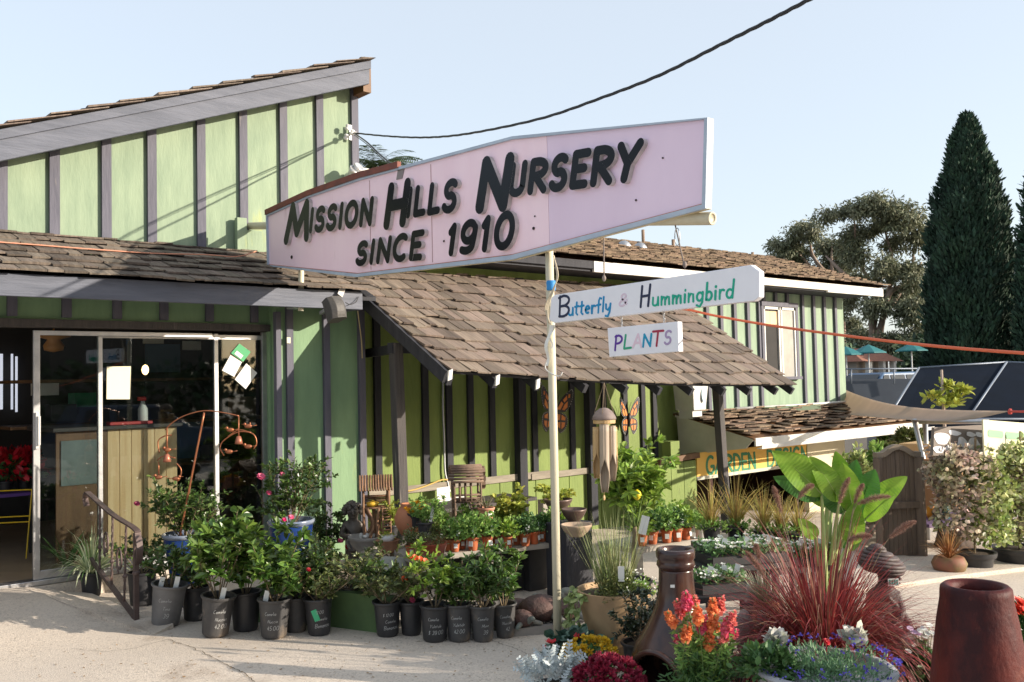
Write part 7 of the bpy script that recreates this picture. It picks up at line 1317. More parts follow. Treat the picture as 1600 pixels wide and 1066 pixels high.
def mid_right():
    r = nr(60); blk = M('black_mesh_table', (.03, .03, .032), rough=.6)
    def flat(u, v, dep, w, dp, n, lab, h=.07):
        c = D(u, v, dep); X = np.array([.9, -.43, 0]); Yv = np.array([.43, .9, 0]); t = thing('bedding_flat', c, lab, 'flower tray', 'trays of white bedding flowers'); mb = MB(); mb.obox(c - [0, 0, .0], X * w, Yv * dp, np.array([0, 0, .03])); mb.obj('tray', blk, t); lf = MB(); q = c + X * r.uniform(-w, w, (n, 1)) + Yv * r.uniform(-dp, dp, (n, 1)) + np.array([0, 0, 1]) * r.uniform(.02, .10, (n, 1)); d = r.normal(size=(n, 3)); d[:, 2] = abs(d[:, 2]); lf.leaves(q, d, .04 * r.uniform(.7, 1.2, n), .024, rng=r); lf.obj('foliage', M('bedding_leaf', (.10, .22, .07), (.17, .30, .12), scale=6, rough=.5, island=.35, trans=.25), t); f = MB(); m = n // 9; q = c + X * r.uniform(-w, w, (m, 1)) + Yv * r.uniform(-dp, dp, (m, 1)) + np.array([0, 0, 1]) * r.uniform(.08, .12, (m, 1))
        for g in range(5): an = g * 1.257; f.leaves(q, np.tile([[math.cos(an), math.sin(an) - .4, .25]], (m, 1)), .024, .020, rng=r, fold=.0)
        b = f.obj('blossoms', m_whitef, t); b['kind'] = 'stuff'
        for k in range(3): plant_tag(t, c + X * (k - 1) * w * .6 - Yv * dp * .5 + [0, 0, .06], .09, .035)
        return c
    def table(c, w, dp, lab): t = thing('display_table', [c[0], c[1], gz(c[0], c[1])], lab, 'table', 'black display tables'); X = np.array([.9, -.43, 0]); Yv = np.array([.43, .9, 0]); z = c[2] - .032; mb = MB(); mb.obox([c[0], c[1], z - .02], X * w, Yv * dp, np.array([0, 0, .018])); mb.obj('top', blk, t); [(lambda q, mb: (mb.bar([q[0], q[1], gz(q[0], q[1])], [q[0], q[1], z - .04], .04, .04), mb.obj('leg', blk, t)))(c + X * w * .9 * a + Yv * dp * .9 * b, MB()) for a in (-1, 1) for b in (-1, 1)]
    c = flat(1155, 868, 6.75, .30, .17, 900, 'upper tray of white-flowered bedding plants below the stall sign'); table(c, .36, .2, 'black table carrying the upper tray of white bedding flowers'); c = flat(1240, 872, 7.0, .26, .15, 700, 'tray of white-flowered bedding plants left of the banana plant stalks'); table(c, .3, .2, 'black table carrying the bedding tray beside the banana plant'); c = flat(1122, 915, 6.3, .17, .11, 420, 'lower tray of pale blue and white bedding plants behind the chiminea neck'); table(c, .3, .16, 'low black table behind the chiminea')
    gm = [M('autumn_blade', (.34, .33, .09), (.45, .30, .10), scale=9, rough=.6, island=.4, hue=.03, trans=.3)]; rr = random.Random(6)
    for k, (u, v, dep, L, lab) in enumerate(((1112, 842, 7.5, .40, 'yellowing grass pot left of the black porch post'), (1150, 842, 7.6, .48, 'tallest red-tipped grass pot right of the black porch post'), (1194, 848, 7.5, .42, 'yellow grass pot in the middle of the stall opening'), (1222, 850, 7.6, .36, 'yellow grass pot below the single upright plume'), (1248, 852, 7.4, .34, 'rightmost yellow grass pot beside the stall pier'))):
        p = D(u, v, dep); t = thing('grass_pot', p - [0, 0, .0], lab, 'ornamental grass', 'yellow grasses in front of the stall'); pot_body(t, p, .06, .075, .1, m_potclean); mb = MB()
        for i in range(130): th = rr.uniform(0, 6.28); q = rr.random() ** .8; mb.blade(p + [0, 0, .09], (math.cos(th) * q * .7, math.sin(th) * q * .7, 1), L * rr.uniform(.35, 1.1), .009, droop=rr.uniform(.1, 1.1), rng=rr)
        mb.obj('blades', gm, t); clump(t, p + [0, 0, .08], (.13, .13, .09), 150, .04, .02, m_herb, 500 + k)
    a, b = D(1098, 846, 7.55), D(1262, 856, 7.5); t = thing('plant_shelf', [a[0], a[1], gz(a[0], a[1])], 'long black shelf of yellow grasses in front of the stall', 'shelf'); z = a[2] - .005; mb = MB(); mb.bar(a - [.1, 0, .03], b * [1, 1, 0] + [0, 0, a[2] - .03], .34, .04); mb.obj('top', blk, t)
    for f in (.05, .5, .95): q = a + (b - a) * f; mb = MB(); mb.bar([q[0], q[1], gz(q[0], q[1]) - .02], [q[0], q[1], z - .05], .05, .05); mb.obj('leg', blk, t)
    # lemon tree
    p = G(985, 7.15); t = thing('lemon_tree', p, 'bushy potted lemon tree with one yellow fruit under the bamboo chime', 'tree'); pot_body(t, p, .14, .17, .30, m_potclean); s = 7.15 / F; mb = MB(); c = D(992, 822, 7.15); mb.tube(smooth_line([p + [0, 0, .25], p * .5 + c * .5, c], 5), .018, 8); mb.obj('trunk', m_stem, t, smooth=True); shrub(t, c, 150 * s, 62 * s, 520, nst=15, per=14, L=.075, W=.038, leaf=m_lemon, stem=m_gstem, bare=.05, tw=.8, name='crown'); mb = MB(); q = D(995, 773, 6.95); mb.lathe([(0, -.045), (.012, -.04), (.03, -.02), (.035, 0), (.03, .02), (.01, .038), (0, .04)], q, 14); mb.obj('lemon', M('lemon_fruit', (.72, .58, .03), rough=.45), t, smooth=True); plant_tag(t, D(1003, 835, 6.9), .14, .06)
    # turtles on a mesh tray
    tz = G(845, 6.75); X = np.array([.93, -.37, 0]); Yv = np.array([.37, .93, 0]); t = thing('mesh_tray', tz, 'low grey mesh pallet holding the stone turtles', 'pallet'); c = tz + np.array([.1, .1, .05]); mb = MB()
    for k in range(-13, 14):
        for sg in (-1, 1): mb.bar(c + X * (k * .05 - .16 * sg), c + X * (k * .05 + .16 * sg) * 1 + Yv * .0 + Yv * .32 - Yv * .16 * 0, .008, .01) if 0 else mb.bar(c + X * (k * .05) - Yv * .22 - X * .11 * sg, c + X * (k * .05) + Yv * .22 + X * .11 * sg, .009, .01)
    mb.obj('mesh', m_steel, t); mb = MB()
    for a, b in ((-1, -1), (-1, 1)): mb.obox(c + Yv * .24 * b - [0, 0, .02], X * .78, Yv * .018, np.array([0, 0, .035]))
    for a in (-1, 1): mb.obox(c + X * .77 * a - [0, 0, .02], X * .018, Yv * .222, np.array([0, 0, .035]))
    mb.obj('frame', M('grey_plank', (.27, .25, .23), (.2, .19, .18), scale=6, rough=.8), t); sh = M('red_brown_shell', (.11, .055, .045), (.065, .038, .032), scale=18, rough=.6, bump=.7, bscale=30); sk = M('verdigris_skin', (.14, .17, .15), (.22, .2, .17), scale=12, rough=.6)
    for k, (u, v, dep, R, hd, lab) in enumerate(((806, 932, 6.9, .12, (.7, -.6), 'turtle statue with its head raised, behind the smallest turtle'), (815, 950, 6.65, .10, (-.1, -1), 'smallest stone turtle at the front left of the pallet'), (843, 932, 6.8, .16, (.8, -.55), 'largest stone turtle stretching its neck beside the sign pole'), (880, 938, 6.8, .14, (.9, -.3), 'stone turtle half hidden right of the sign pole'))):
        q = D(u, v, dep); q[2] = c[2] + .01; t = thing('turtle_statue', q, lab, 'statue', 'stone turtles on the pallet'); f = nrm([hd[0], hd[1], 0]); g = np.cross([0, 0, 1], f); Z = np.array([0, 0, 1.]); mb = MB(); vs = []; n = 20; A = np.array([f, g, Z]); mb.ball(q + Z * R * .55, (R, R * .82, R * .62), 20, axes=A, noise=.03, seed=k); mb.obj('shell', sh, t, smooth=True); mb = MB(); hp = q + f * R * 1.12 + Z * R * (1.25 if k in (0, 2) else .75); mb.tube(smooth_line([q + f * R * .6 + Z * R * .4, q + f * R * 1.02 + Z * R * .65, hp], 5), np.linspace(R * .26, R * .17, 11), 8); mb.ball(hp + f * R * .12, (R * .30, R * .21, R * .2), 10, axes=A); mb.obj('head', sk, t, smooth=True)
        for a in (-1, 1):
            for e in (.7, -.6): mb = MB(); mb.tube(smooth_line([q + f * R * e * .8 + g * a * R * .5 + Z * R * .35, q + f * R * e * 1.15 + g * a * R * .95 + Z * R * .22, q + f * R * (e * 1.25 + .1) + g * a * R * 1.05 + Z * .02], 4), np.linspace(R * .2, R * .13, 9), 8); mb.obj('leg', sk, t, smooth=True)
mid_right()
# ------------------------------------------------------------------ inside the shop, on the glass, copper mobile
def interior():
    yc = 9.0; P = lambda u, v: onY(u, v, yc); x0, xm, x1 = P(88, 700)[0], P(168, 700)[0], P(277, 700)[0]; zt = P(200, 664)[2]; t = thing('shop_counter', (x0, yc, -1.55), 'knotty pine and brown plywood counter standing behind the sliding glass', 'counter')
    mb = MB(); k = 6
    for i in range(k): a = xm + (x1 - xm) * i / k; mb.box((a + .002, yc, -1.55), (xm + (x1 - xm) * (i + 1) / k - .002, yc + .03, zt - .04))
    mb.obj('plank_front', m_pine, t, bevel=.003); mb = MB(); mb.box((x0, yc + .002, -1.55), (xm - .002, yc + .03, zt - .04)); mb.box((x1 - .03, yc + .03, -1.55), (x1, yc + .8, zt - .04)); mb.obj('side_panel', m_brownply, t); mb = MB(); mb.box((x0 - .04, yc - .05, zt - .038), (x1 + .04, yc + .85, zt)); mb.obj('top', M('dark_counter_top', (.05, .04, .035), rough=.4), t, bevel=.006)
    q = P(95, 760), P(157, 686); mb = MB(); mb.box((q[0][0], yc - .012, q[0][2]), (q[1][0], yc - .001, q[1][2])); mb.obj('chalk_panel', M('grey_chalk_panel', (.16, .19, .18), (.11, .13, .125), scale=4, rough=.7), t)
    p = np.array([P(232, 660)[0], yc + .15, zt + .001]); t = thing('spray_bottle', p, 'white spray bottle with a red trigger on the counter', 'bottle'); mb = MB(); mb.lathe([(0, 0), (.045, 0), (.047, .02), (.045, .14), (.018, .2), (.018, .22), (0, .22)], p, 18); mb.obj('bottle', m_white, t, smooth=True); mb = MB(); mb.box((p[0] - .05, p[1] - .015, p[2] + .222), (p[0] + .03, p[1] + .015, p[2] + .26)); mb.obj('trigger', M('red_plastic', (.55, .02, .02), rough=.4), t, bevel=.006)
    a, b = P(172, 662), P(239, 661); mb = MB(); mb.box((a[0], yc + .0, zt + .001), (b[0], yc + .12, zt + .03)); tag(mb.obj('clipboard_tray', M('red_tray', (.55, .05, .05), rough=.5), org=a, bevel=.006), 'flat red tray at the front of the counter', 'tray')
    mats = [M('green_box', (.02, .22, .08), rough=.5), m_black, M('blue_box', (.08, .16, .26), rough=.5), M('brown_box', (.26, .15, .08), rough=.7), m_paper]
    for i, (u, v, w, h, y, m, lab) in enumerate(((134, 625, 26, 22, 10.6, 0, 'bright green box on the back shelf behind the glass'), (100, 645, 30, 26, 10.4, 1, 'black box at the left end of the shop back shelf'), (75, 608, 26, 20, 11, 4, 'pale card leaning on the back shelf near the door'), (255, 560, 44, 44, 11.6, 2, 'blue-grey poster on the back wall behind the white bottle'), (300, 540, 24, 14, 11.6, 4, 'white notice high on the back wall near the right pane'), (240, 532, 26, 10, 11.6, 4, 'white notice at the top of the middle pane'), (195, 645, 20, 30, 10.5, 1, 'dark till behind the white paper on the glass'), (300, 690, 30, 60, 10.9, 2, 'tall grey-blue cabinet right of the counter'), (385, 640, 26, 40, 10.6, 3, 'brown carton on a shelf behind the right pane'), (350, 730, 40, 70, 10.4, 1, 'dark display unit behind the right pane'))):
        c = onY(u, v, y); s = depth(c) / F; mb = MB(); mb.box((c[0] - w * s * .62, y, c[2] - h * s / 2), (c[0] + w * s * .62, y + (.02 if y > 11.5 else .25), c[2] + h * s / 2)); tag(mb.obj('poster' if y > 11.5 else 'box', mats[m], org=c, bevel=.004), lab, 'poster' if y > 11.5 else 'box')
    c = onY(120, 660, 10.35); t = thing('back_shelf', c, 'long dark shelf unit at the back of the shop', 'shelf'); mb = MB()
    for z in (c[2] - .02, c[2] - .5, c[2] + .45): mb.box((2.3, 10.3, z - .03), (5.2, 10.9, z))
    mb.obj('boards', m_brownply, t)
    l = onY(84, 540, 10.2); t = thing('pendant_lamp', l, 'orange pendant lamp hanging inside behind the left pane', 'lamp'); mb = MB(); mb.lathe([(.03, .12), (.16, .10), (.16, .09), (.06, .06), (.10, .0), (.09, -.05), (.0, -.07)], l, 20); mb.tube([l + [0, 0, .1], [l[0], l[1], .82]], .008, 6); mb.obj('shade', M('amber_shade', (.5, .22, .06), rough=.4), t, smooth=True)
    l = onY(227, 578, 11); t = thing('wall_lamp', l, 'small lit lamp glowing at the back of the shop', 'lamp'); mb = MB(); mb.ball(l, (.04, .04, .06), 12); e = M('warm_glow', (1, .6, .2)); bs = e.node_tree.nodes['Principled BSDF']; bs.inputs['Emission Color'].default_value = (1, .62, .25, 1); bs.inputs['Emission Strength'].default_value = 4; mb.obj('bulb', e, t, smooth=True); mb = MB(); mb.bar(l - [0, 0, .06], l - [0, 0, .4], .02, .02); mb.obj('stem', m_black, t)
    for i, (u, dv, lab) in enumerate(((3, 0, 'broken pale daylight strip deep inside at the left edge'), (19, 0, 'narrow pale daylight strip deep inside the open door'), (26, 4, 'second narrow pale daylight strip deep inside the open door'))):
        a, b = onY(u - 1.6 - (i == 0) * 3, 640 + dv, 12.1), onY(u + 1.6, 553 + dv, 12.1); mb = MB(); mb.box((a[0], 12.1, a[2]), (b[0], 12.12, b[2])); o = mb.obj('door_slit', M('pale_slat', (.75, .74, .7), rough=.6), org=a); tag(o, lab, 'window slit')
        m_ = MATS['pale_slat'].node_tree.nodes['Principled BSDF']; m_.inputs['Emission Color'].default_value = (.8, .85, 1, 1); m_.inputs['Emission Strength'].default_value = .35  # faint emission stands in for daylight through the back windows
    r = nr(70); c = onY(18, 770, 9.9); t = thing('flower_table', [c[0], c[1], -1.55], 'purple-topped table of poinsettias inside the open door', 'table'); z = c[2]; mb = MB(); mb.box((c[0] - .9, 9.8, z - .03), (onY(50, 770, 9.8)[0], 10.5, z)); mb.obj('top', M('purple_cloth', (.12, .05, .25), rough=.7), t)
    for x in (c[0] - .8, c[0] + .15): mb = MB(); mb.box((x, 9.85, -1.55), (x + .05, 9.9, z - .031)); mb.obj('leg', m_black, t)
    for k, (u, v) in enumerate(((8, 752), (38, 752), (26, 758))):
        p = onY(u, v, 10.05 + .1 * k); p[2] = z + .001; t = thing('poinsettia', p, ['red poinsettia at the left edge of the purple table', 'red poinsettia nearest the door post on the purple table', 'red poinsettia between the two others on the purple table'][k], 'potted flowers', 'poinsettias on the purple table'); pot_body(t, p, .05, .06, .1, m_potclean); clump(t, p + [0, 0, .12], (.18, .18, .2), 80, .09, .05, m_deep, 530 + k); mb = MB(); d = r.normal(size=(90, 3)); d /= np.linalg.norm(d, axis=1)[:, None]; d[:, 2] = abs(d[:, 2]); mb.leaves(p[None] + [0, 0, .14] + d * [.17, .17, .22], d + r.normal(size=(90, 3)) * .5, .10, .055, rng=r); mb.obj('bracts', M('poinsettia_red', (.62, .015, .03), (.45, .01, .02), scale=20, rough=.5, island=.3), t)
    a = onY(50, 765, 9.5); t = thing('wire_stool', [a[0] - .1, 9.5, -1.55], 'thin yellow wire stool inside the open door', 'stool'); ym = M('yellow_wire', (.75, .50, .02), rough=.4); mb = MB(); q = [np.array([a[0] + dx, y, zz]) for dx, y, zz in ((.0, 9.5, a[2]), (-.05, 9.5, -1.54))]; mb.tube(q, .006, 6); mb.obj('leg', ym, t)
    mb = MB(); mb.tube([(a[0] - .75, 9.9, a[2]), (a[0] - .72, 9.9, -1.54)], .009, 6); mb.obj('leg', ym, t); mb = MB()
    for v in (806, 815): zz = onY(48, v, 9.5)[2]; mb.tube([(a[0] - .02, 9.5, zz), (a[0] - .73, 9.9, zz)], .006, 6)
    mb.obj('rung', ym, t); mb = MB(); mb.tube([(a[0], 9.5, a[2]), (a[0] - .74, 9.9, a[2])], .006, 6); mb.obj('seat_rim', ym, t)
    y = Y0 + .048; G_ = lambda *q: [onY(u, v, y) for u, v in q]
    mb = MB(); mb.prism(G_((166.5, 624), (203, 624), (204.5, 572.5), (167, 573)), (0, .003, 0)); tag(mb.obj('cream_paper', M('cream_paper', (.72, .68, .5), rough=.8), org=onY(185, 600, y)), 'blank cream sheet taped to the middle of the glass', 'paper'); mb = MB(); mb.prism(G_((361, 552), (380, 565.5), (392, 550), (374, 537)), (0, .003, 0)); o = mb.obj('green_card', M('green_card', (.02, .30, .10), rough=.5), org=onY(376, 550, y)); tag(o, 'green card taped askew on the right pane above two white cards', 'card'); mb = MB(); mb.prism([p - [0, .004, 0] for p in G_((366, 553), (376, 561), (380, 556), (370, 548))], (0, .002, 0)); mb.obj('print', m_paper, o)
    for q, lab in ((((347, 579), (366, 589), (378, 566), (360, 555)), 'white card taped askew below the green card, left one'), (((367, 593), (384, 608), (402, 583), (385, 568)), 'white card taped askew below the green card, right one')): mb = MB(); mb.prism(G_(*q), (0, .003, 0)); tag(mb.obj('white_card', m_paper, org=onY(*q[0], y)), lab, 'card', 'white cards on the right pane')
    d = 7.35; cop = M('copper_rod', (.42, .16, .07), (.30, .11, .06), scale=14, rough=.4, metal=.6); o = D(283, 828, d); t = thing('copper_mobile', o, 'copper garden mobile of birds and bells on a leaning rod in the blue planter', 'garden ornament'); Q = lambda u, v: D(u, v, d); rs = random.Random(4)
    def tb(name, *p, r=.005): mb = MB(); mb.tube(smooth_line([Q(*a) for a in p], 6), r, 6); mb.obj(name, cop, t, smooth=True)
    tb('rod', (281, 838), (300, 742), (319, 645), r=.008); tb('arc', (258, 672), (270, 660), (290, 649), (319, 642), (350, 645), (373, 650)); tb('hanger', (373, 650), (373, 692)); tb('hanger', (261, 668), (261, 712)); tb('ring', (350, 712), (344, 700), (350, 688), (373, 675), (395, 678), (401, 692), (396, 702)); tb('ring', (249, 708), (247, 690), (256, 682), (268, 680)); tb('ring', (246, 720), (252, 714), (262, 713), (274, 716)); tb('hanger', (248, 722), (248, 742)); tb('ring', (276, 724), (283, 734), (281, 748), (277, 752)); tb('ring', (356, 682), (373, 672), (392, 676)); tb('hanger', (390, 668), (391, 660))
    for u, v in ((261, 716), (373, 688)): c = Q(u, v); mb = MB(); mb.lathe([(0, .035), (.018, .03), (.026, 0), (.032, -.03), (.028, -.03), (0, 0)], c, 14); mb.obj('bell', M('copper_bell', (.40, .15, .09), rough=.4, metal=.4), t, smooth=True)
    for u, v in ((248, 746), (275, 748), (358, 706), (388, 698), (262, 703), (360, 672), (388, 666)):
        c = Q(u, v); x = nrm(np.array([.754, -.656, 0])) * (1 if u % 2 else -1); A = np.array([x, np.cross([0, 0, 1], x), [0, 0, 1]]); mb = MB(); mb.ball(c, (.032, .016, .018), 10, axes=A); mb.ball(c + x * .028 + np.array([0, 0, .016]), .013, 8); mb.bar(c + x * .038 + np.array([0, 0, .016]), c + x * .056 + np.array([0, 0, .014]), .006, .006, w2=.001, h2=.001); mb.bar(c - x * .02, c - x * .065 + np.array([0, 0, .006]), .014, .005, w2=.026); b = MB(); mb.obj('bird', cop, t, smooth=True)
interior()
# ------------------------------------------------------------------ right middle ground
def far_right():
    r = nr(80); wd = M('dark_gate_wood', (.18, .135, .10), (.12, .09, .07), scale=5, stretch=(4, 4, .4), rough=.85, bump=.4, spots=((.05, .035, .03), 4, .64))
    dg = 10.2; t = thing('wooden_gate', G(1412, dg), 'weathered brown plank gate with an arched top rail', 'gate'); f = nrm(np.array([.80, -.60, 0])); b0 = G(1376, dg); z0 = D(1376, 883, dg)[2]; b0[2] = min(b0[2], z0); X1 = np.linalg.norm((G(1448, dg - .1) - b0)[:2]); zt = D(1370, 712, dg)[2]; nvec = np.array([f[1], -f[0], 0]) * -1; n = 9; top = lambda u: zt + .085 * max(0, math.sin(math.pi * min(1, max(0, (u - .12) / .76)))) ** 1.3; P = lambda u, z, o=0: b0 + f * X1 * u + np.array([0, 0, z - b0[2]]) + nvec * o
    for i in range(n):
        a, c = i / n + .004, (i + 1) / n - .004; mb = MB(); mb.hexa([P(a, z0), P(c, z0), P(c, z0, .03), P(a, z0, .03), P(a, top(a) - .02), P(c, top(c) - .02), P(c, top(c) - .02, .03), P(a, top(a) - .02, .03)]); mb.obj('plank', wd, t)
    mb = MB(); us = np.linspace(-.03, 1.04, 22)
    for a, c in zip(us[:-1], us[1:]): mb.bar(P(a, top(a), .015), P(c + .004, top(c), .015), .10, .055)
    mb.obj('arched_rail', M('silver_gate_cap', (.30, .24, .18), (.2, .16, .12), scale=5, rough=.85), t); mb = MB()
    for u in (0.0, 1.0): mb.bar(P(u, z0, -.02), P(u, top(u) - .03, -.02), .08, .06)
    zz = (z0 + zt) / 2 + .05; mb.bar(P(.03, zz, -.02), P(.97, zz, -.02), .05, .07); mb.bar(P(.03, z0 + .05, -.02), P(.97, z0 + .05, -.02), .05, .09); mb.obj('frame', wd, t)
    # cabinet, table, jars behind the gate
    c = D(1462, 760, 11.2); or_ = M('orange_cedar', (.50, .26, .12), (.40, .20, .09), scale=4, stretch=(3, 3, .5), rough=.6); t = thing('cedar_cabinet', c, 'orange cedar cabinet behind the gate', 'cabinet'); mb = MB(); mb.box((c[0] - .15, c[1] - .3, D(1462, 795, 11.2)[2]), (c[0] + .3, c[1] + .5, D(1462, 722, 11.2)[2])); mb.obj('body', or_, t, bevel=.01); mb = MB(); mb.box((c[0] - .2, c[1] - .35, D(1462, 721, 11.2)[2]), (c[0] + .35, c[1] + .55, D(1462, 716, 11.2)[2])); mb.obj('lid', or_, t, bevel=.01)
    c = D(1445, 706, 12); mb = MB(); mb.box((c[0] - .3, c[1] - .2, c[2] - .16), (c[0] + .2, c[1] + .2, c[2] + .12)); tag(mb.obj('wooden_crate', M('light_crate', (.6, .42, .22), rough=.7), org=c, bevel=.01), 'light wooden crate peeking over the arched gate', 'crate')
    c = D(1470, 813, 10.9); pu = M('purple_paint', (.16, .10, .20), (.12, .07, .15), scale=5, rough=.7); t = thing('stump_table', G(1480, 10.9), 'purple-topped table on a thick tree stump behind the gate', 'table'); mb = MB(); mb.obox(c + [.15, 0, 0], (.55, -.2, 0), (.12, .3, 0), (0, 0, .02)); mb.obj('top', pu, t, bevel=.006); q = c + [.2, -.05, 0]; gq = gz(q[0], q[1]); mb = MB(); mb.lathe([(.24, 0), (.20, .12), (.15, .3), (.17, q[2] - gq - .025), (0, q[2] - gq - .024)], [q[0], q[1], gq], 20, wob=lambda a, z: .1 * math.sin(a * 5) + .05 * math.sin(a * 11)); mb.obj('stump', M('grey_bark', (.14, .10, .08), (.08, .06, .05), scale=7, stretch=(2, 2, .5), rough=.9, bump=.8), t, smooth=True)
    for k, (u, m_, lab) in enumerate(((1454, m_black, 'black jar nearest the gate on the purple table'), (1461, M('orange_jar', (.75, .30, .02), rough=.4), 'orange jar on the purple table'), (1469, M('blue_green_jar', (.03, .22, .25), rough=.4), 'blue-green jar on the purple table'), (1474, M('rust_jar', (.5, .12, .04), rough=.4), 'rust-orange jar behind the blue-green jar'))): p = c + nrm([.94, -.34, 0]) * (u - 1468) * 10.9 / F + [0, -.05 + .12 * (k % 2), .021]; mb = MB(); mb.lathe([(0, 0), (.04, 0), (.05, .03), (.05, .10), (.04, .13), (.045, .14), (0, .13)], p, 16); tag(mb.obj('jar', m_, org=p, smooth=True), lab, 'jar', 'jars on the purple table')
    # stone pile with table top and terracotta pot
    for k, (u, v, w, h) in enumerate(((1352, 862, .22, .12), (1358, 842, .2, .1), (1345, 826, .17, .09), (1362, 822, .16, .09), (1352, 808, .2, .07))): c = D(u, v, 10.6); mb = MB(); mb.ball(c, (w, .16, h), 10, noise=.16, seed=k); tag(mb.obj('rubble_stone', M('limestone', (.45, .40, .33), (.34, .29, .23), scale=6, rough=.9, bump=.4), org=c), ['broadest stone at the foot of the pile left of the gate', 'second stone up in the pile left of the gate', 'left stone in the middle of the pile beside the gate', 'right stone in the middle of the pile beside the gate', 'topmost stone of the pile under the terracotta pot'][k], 'stone', 'stone pile left of the gate')
    c = D(1354, 800, 10.6); mb = MB(); mb.obox(c, (.26, -.08, 0), (.06, .2, 0), (0, 0, .02)); tag(mb.obj('purple_board', pu, org=c), 'purple board lying on the stone pile', 'board'); p = c + [0, 0, .021]; t = thing('terracotta_pot', p, 'small terracotta pot with a green sprout on the purple board', 'potted plant'); pot_body(t, p, .07, .10, .19, m_terra, rim=.012, lip=.05); clump(t, p + [0, 0, .18], (.12, .12, .14), 120, .06, .03, m_herb, 540)
    # trellis shrubs in black tubs
    va = M('pink_variegated_leaf', (.26, .27, .11), (.62, .48, .42), scale=2.6, rough=.45, island=.75, hue=.05, trans=.25); vg = M('fresh_variegated_leaf', (.22, .31, .06), (.50, .52, .26), scale=2.6, rough=.45, island=.65, hue=.03, trans=.25)
    def tub(u, dep, w, vtop, lab, boxes, seed):
        p = G(u, dep); s = dep / F; h = D(u, vtop, dep)[2] - p[2]; t = thing('trellised_shrub', p, lab, 'shrub', 'trellised shrubs in black tubs'); pot_body(t, p, w * s * .42, w * s * .5, h, m_potclean, rim=.02, lip=.05); mb = MB(); tp = D(u, boxes[0][1] - boxes[0][3], dep); mb.tube([p + [0, 0, h * .8], (p + tp) / 2 + [.04, .02, 0], tp], .012, 6); mb.obj('trunk', m_stem, t); mb = MB()
        for dx in (-.8, 0, .8): a = D(u + dx * boxes[0][2] * .7, vtop - 4, dep + .05); mb.bar(a, a + [0, 0, 1.0], .010, .010)
        for k in range(5): a = D(u - boxes[0][2] * .7, vtop - 40 - k * 30, dep + .05); c_ = D(u + boxes[0][2] * .7, vtop - 40 - k * 30, dep + .05); mb.bar(a, c_, .012, .012)
        mb.obj('trellis', m_greywood, t)
        for k, (cu, cv, ru, rv, mt, n) in enumerate(boxes): c = D(cu, cv, dep); q = r.uniform(-1, 1, (n, 3)); q = q / np.maximum(1, np.linalg.norm(q, axis=1) ** .7)[:, None]; wv = 1 + .18 * np.sin(q[:, 2:] * 6 + k) ; pos = c + (q * wv) @ np.array([[ru * s * .754, -ru * s * .656, 0], [.2, .23, 0], [0, 0, rv * s]]); lf = MB(); lf.leaves(pos, r.normal(size=(n, 3)) + [0, -.2, -.2], .062 * r.uniform(.6, 1.2, n), .042, up_bias(r, n, .4), fold=.15); lf.obj('foliage', mt, t)
    tub(1524, 9.6, 58, 862, 'pink and green variegated shrub on a white trellis in the nearer black tub', [(1502, 758, 44, 74, va, 2400), (1540, 775, 34, 70, vg, 1500), (1475, 735, 22, 40, va, 500)], 1); tub(1594, 9.9, 76, 855, 'taller fresh green shrub in the wide black tub at the right edge', [(1588, 758, 56, 84, vg, 2800), (1606, 775, 30, 66, va, 900)], 2)
    p = G(1484, 9.3); t = thing('squat_pot', p, 'squat mossy red clay pot of wispy orange succulents on the patio', 'potted plant'); mb = MB(); mb.lathe([(0, 0), (.09, 0), (.15, .05), (.17, .11), (.14, .17), (.12, .18), (0, .15)], p, 24); mb.obj('pot', M('mossy_clay', (.26, .09, .06), (.16, .14, .05), scale=4, rough=.7), t, smooth=True); mb = MB(); rr = random.Random(2)
    for i in range(160): th = rr.uniform(0, 6.28); q = rr.random(); mb.blade(p + [0, 0, .15], (math.cos(th) * q - .2, math.sin(th) * q, .8), rr.uniform(.15, .4), .012, droop=rr.uniform(.1, 1), rng=rr, seg=4)
    mb.obj('foliage', M('orange_succulent', (.36, .22, .08), (.40, .14, .06), scale=4, rough=.6, island=.4), t); 
    # low planting behind the gate
    for k, (u, v, dep, ru, rv, m_, lab) in enumerate(((1340, 760, 12.5, 26, 62, vg, 'yellow-green shrub between the stall pier and the gate'), (1372, 735, 13.5, 26, 45, m_herb, 'light green shrub rising behind the gate, left part'), (1420, 690, 14, 28, 20, m_camo, 'olive shrub showing above the gate'), (1395, 695, 15.5, 26, 22, m_cam, 'dark green shrub under the beige shade sail'))):
        c = D(u, v, dep); s = dep / F; g = gz(c[0], c[1]); t = thing('shrub', [c[0], c[1], g], lab, 'shrub', 'shrubs behind the gate'); clump(t, c, (ru * s, ru * s * .8, rv * s), 1500, .085, .045, m_, 550 + k, shell=.15); mb = MB(); mb.tube([(c[0], c[1], g), c], .02, 6); mb.obj('stem', m_stem, t)
    # shade sail
    sm = M('beige_shade_cloth', (.62, .52, .43), (.56, .47, .39), scale=3, rough=.85, trans=.5); Q = [D(1290, 594, 19.5), D(1577, 643, 9.0), D(1428, 657, 11.0), D(1290, 646, 18.0)]; mb = MB(); n = 14; vs = []
    for j in range(n + 1):
        for i in range(n + 1): u, v = i / n, j / n; p = (Q[0] * (1 - u) + Q[1] * u) * (1 - v) + (Q[3] * (1 - u) + Q[2] * u) * v; p[2] -= .22 * math.sin(math.pi * u) * (1 - v) * .9 + .05 * math.sin(math.pi * v); vs.append(p)
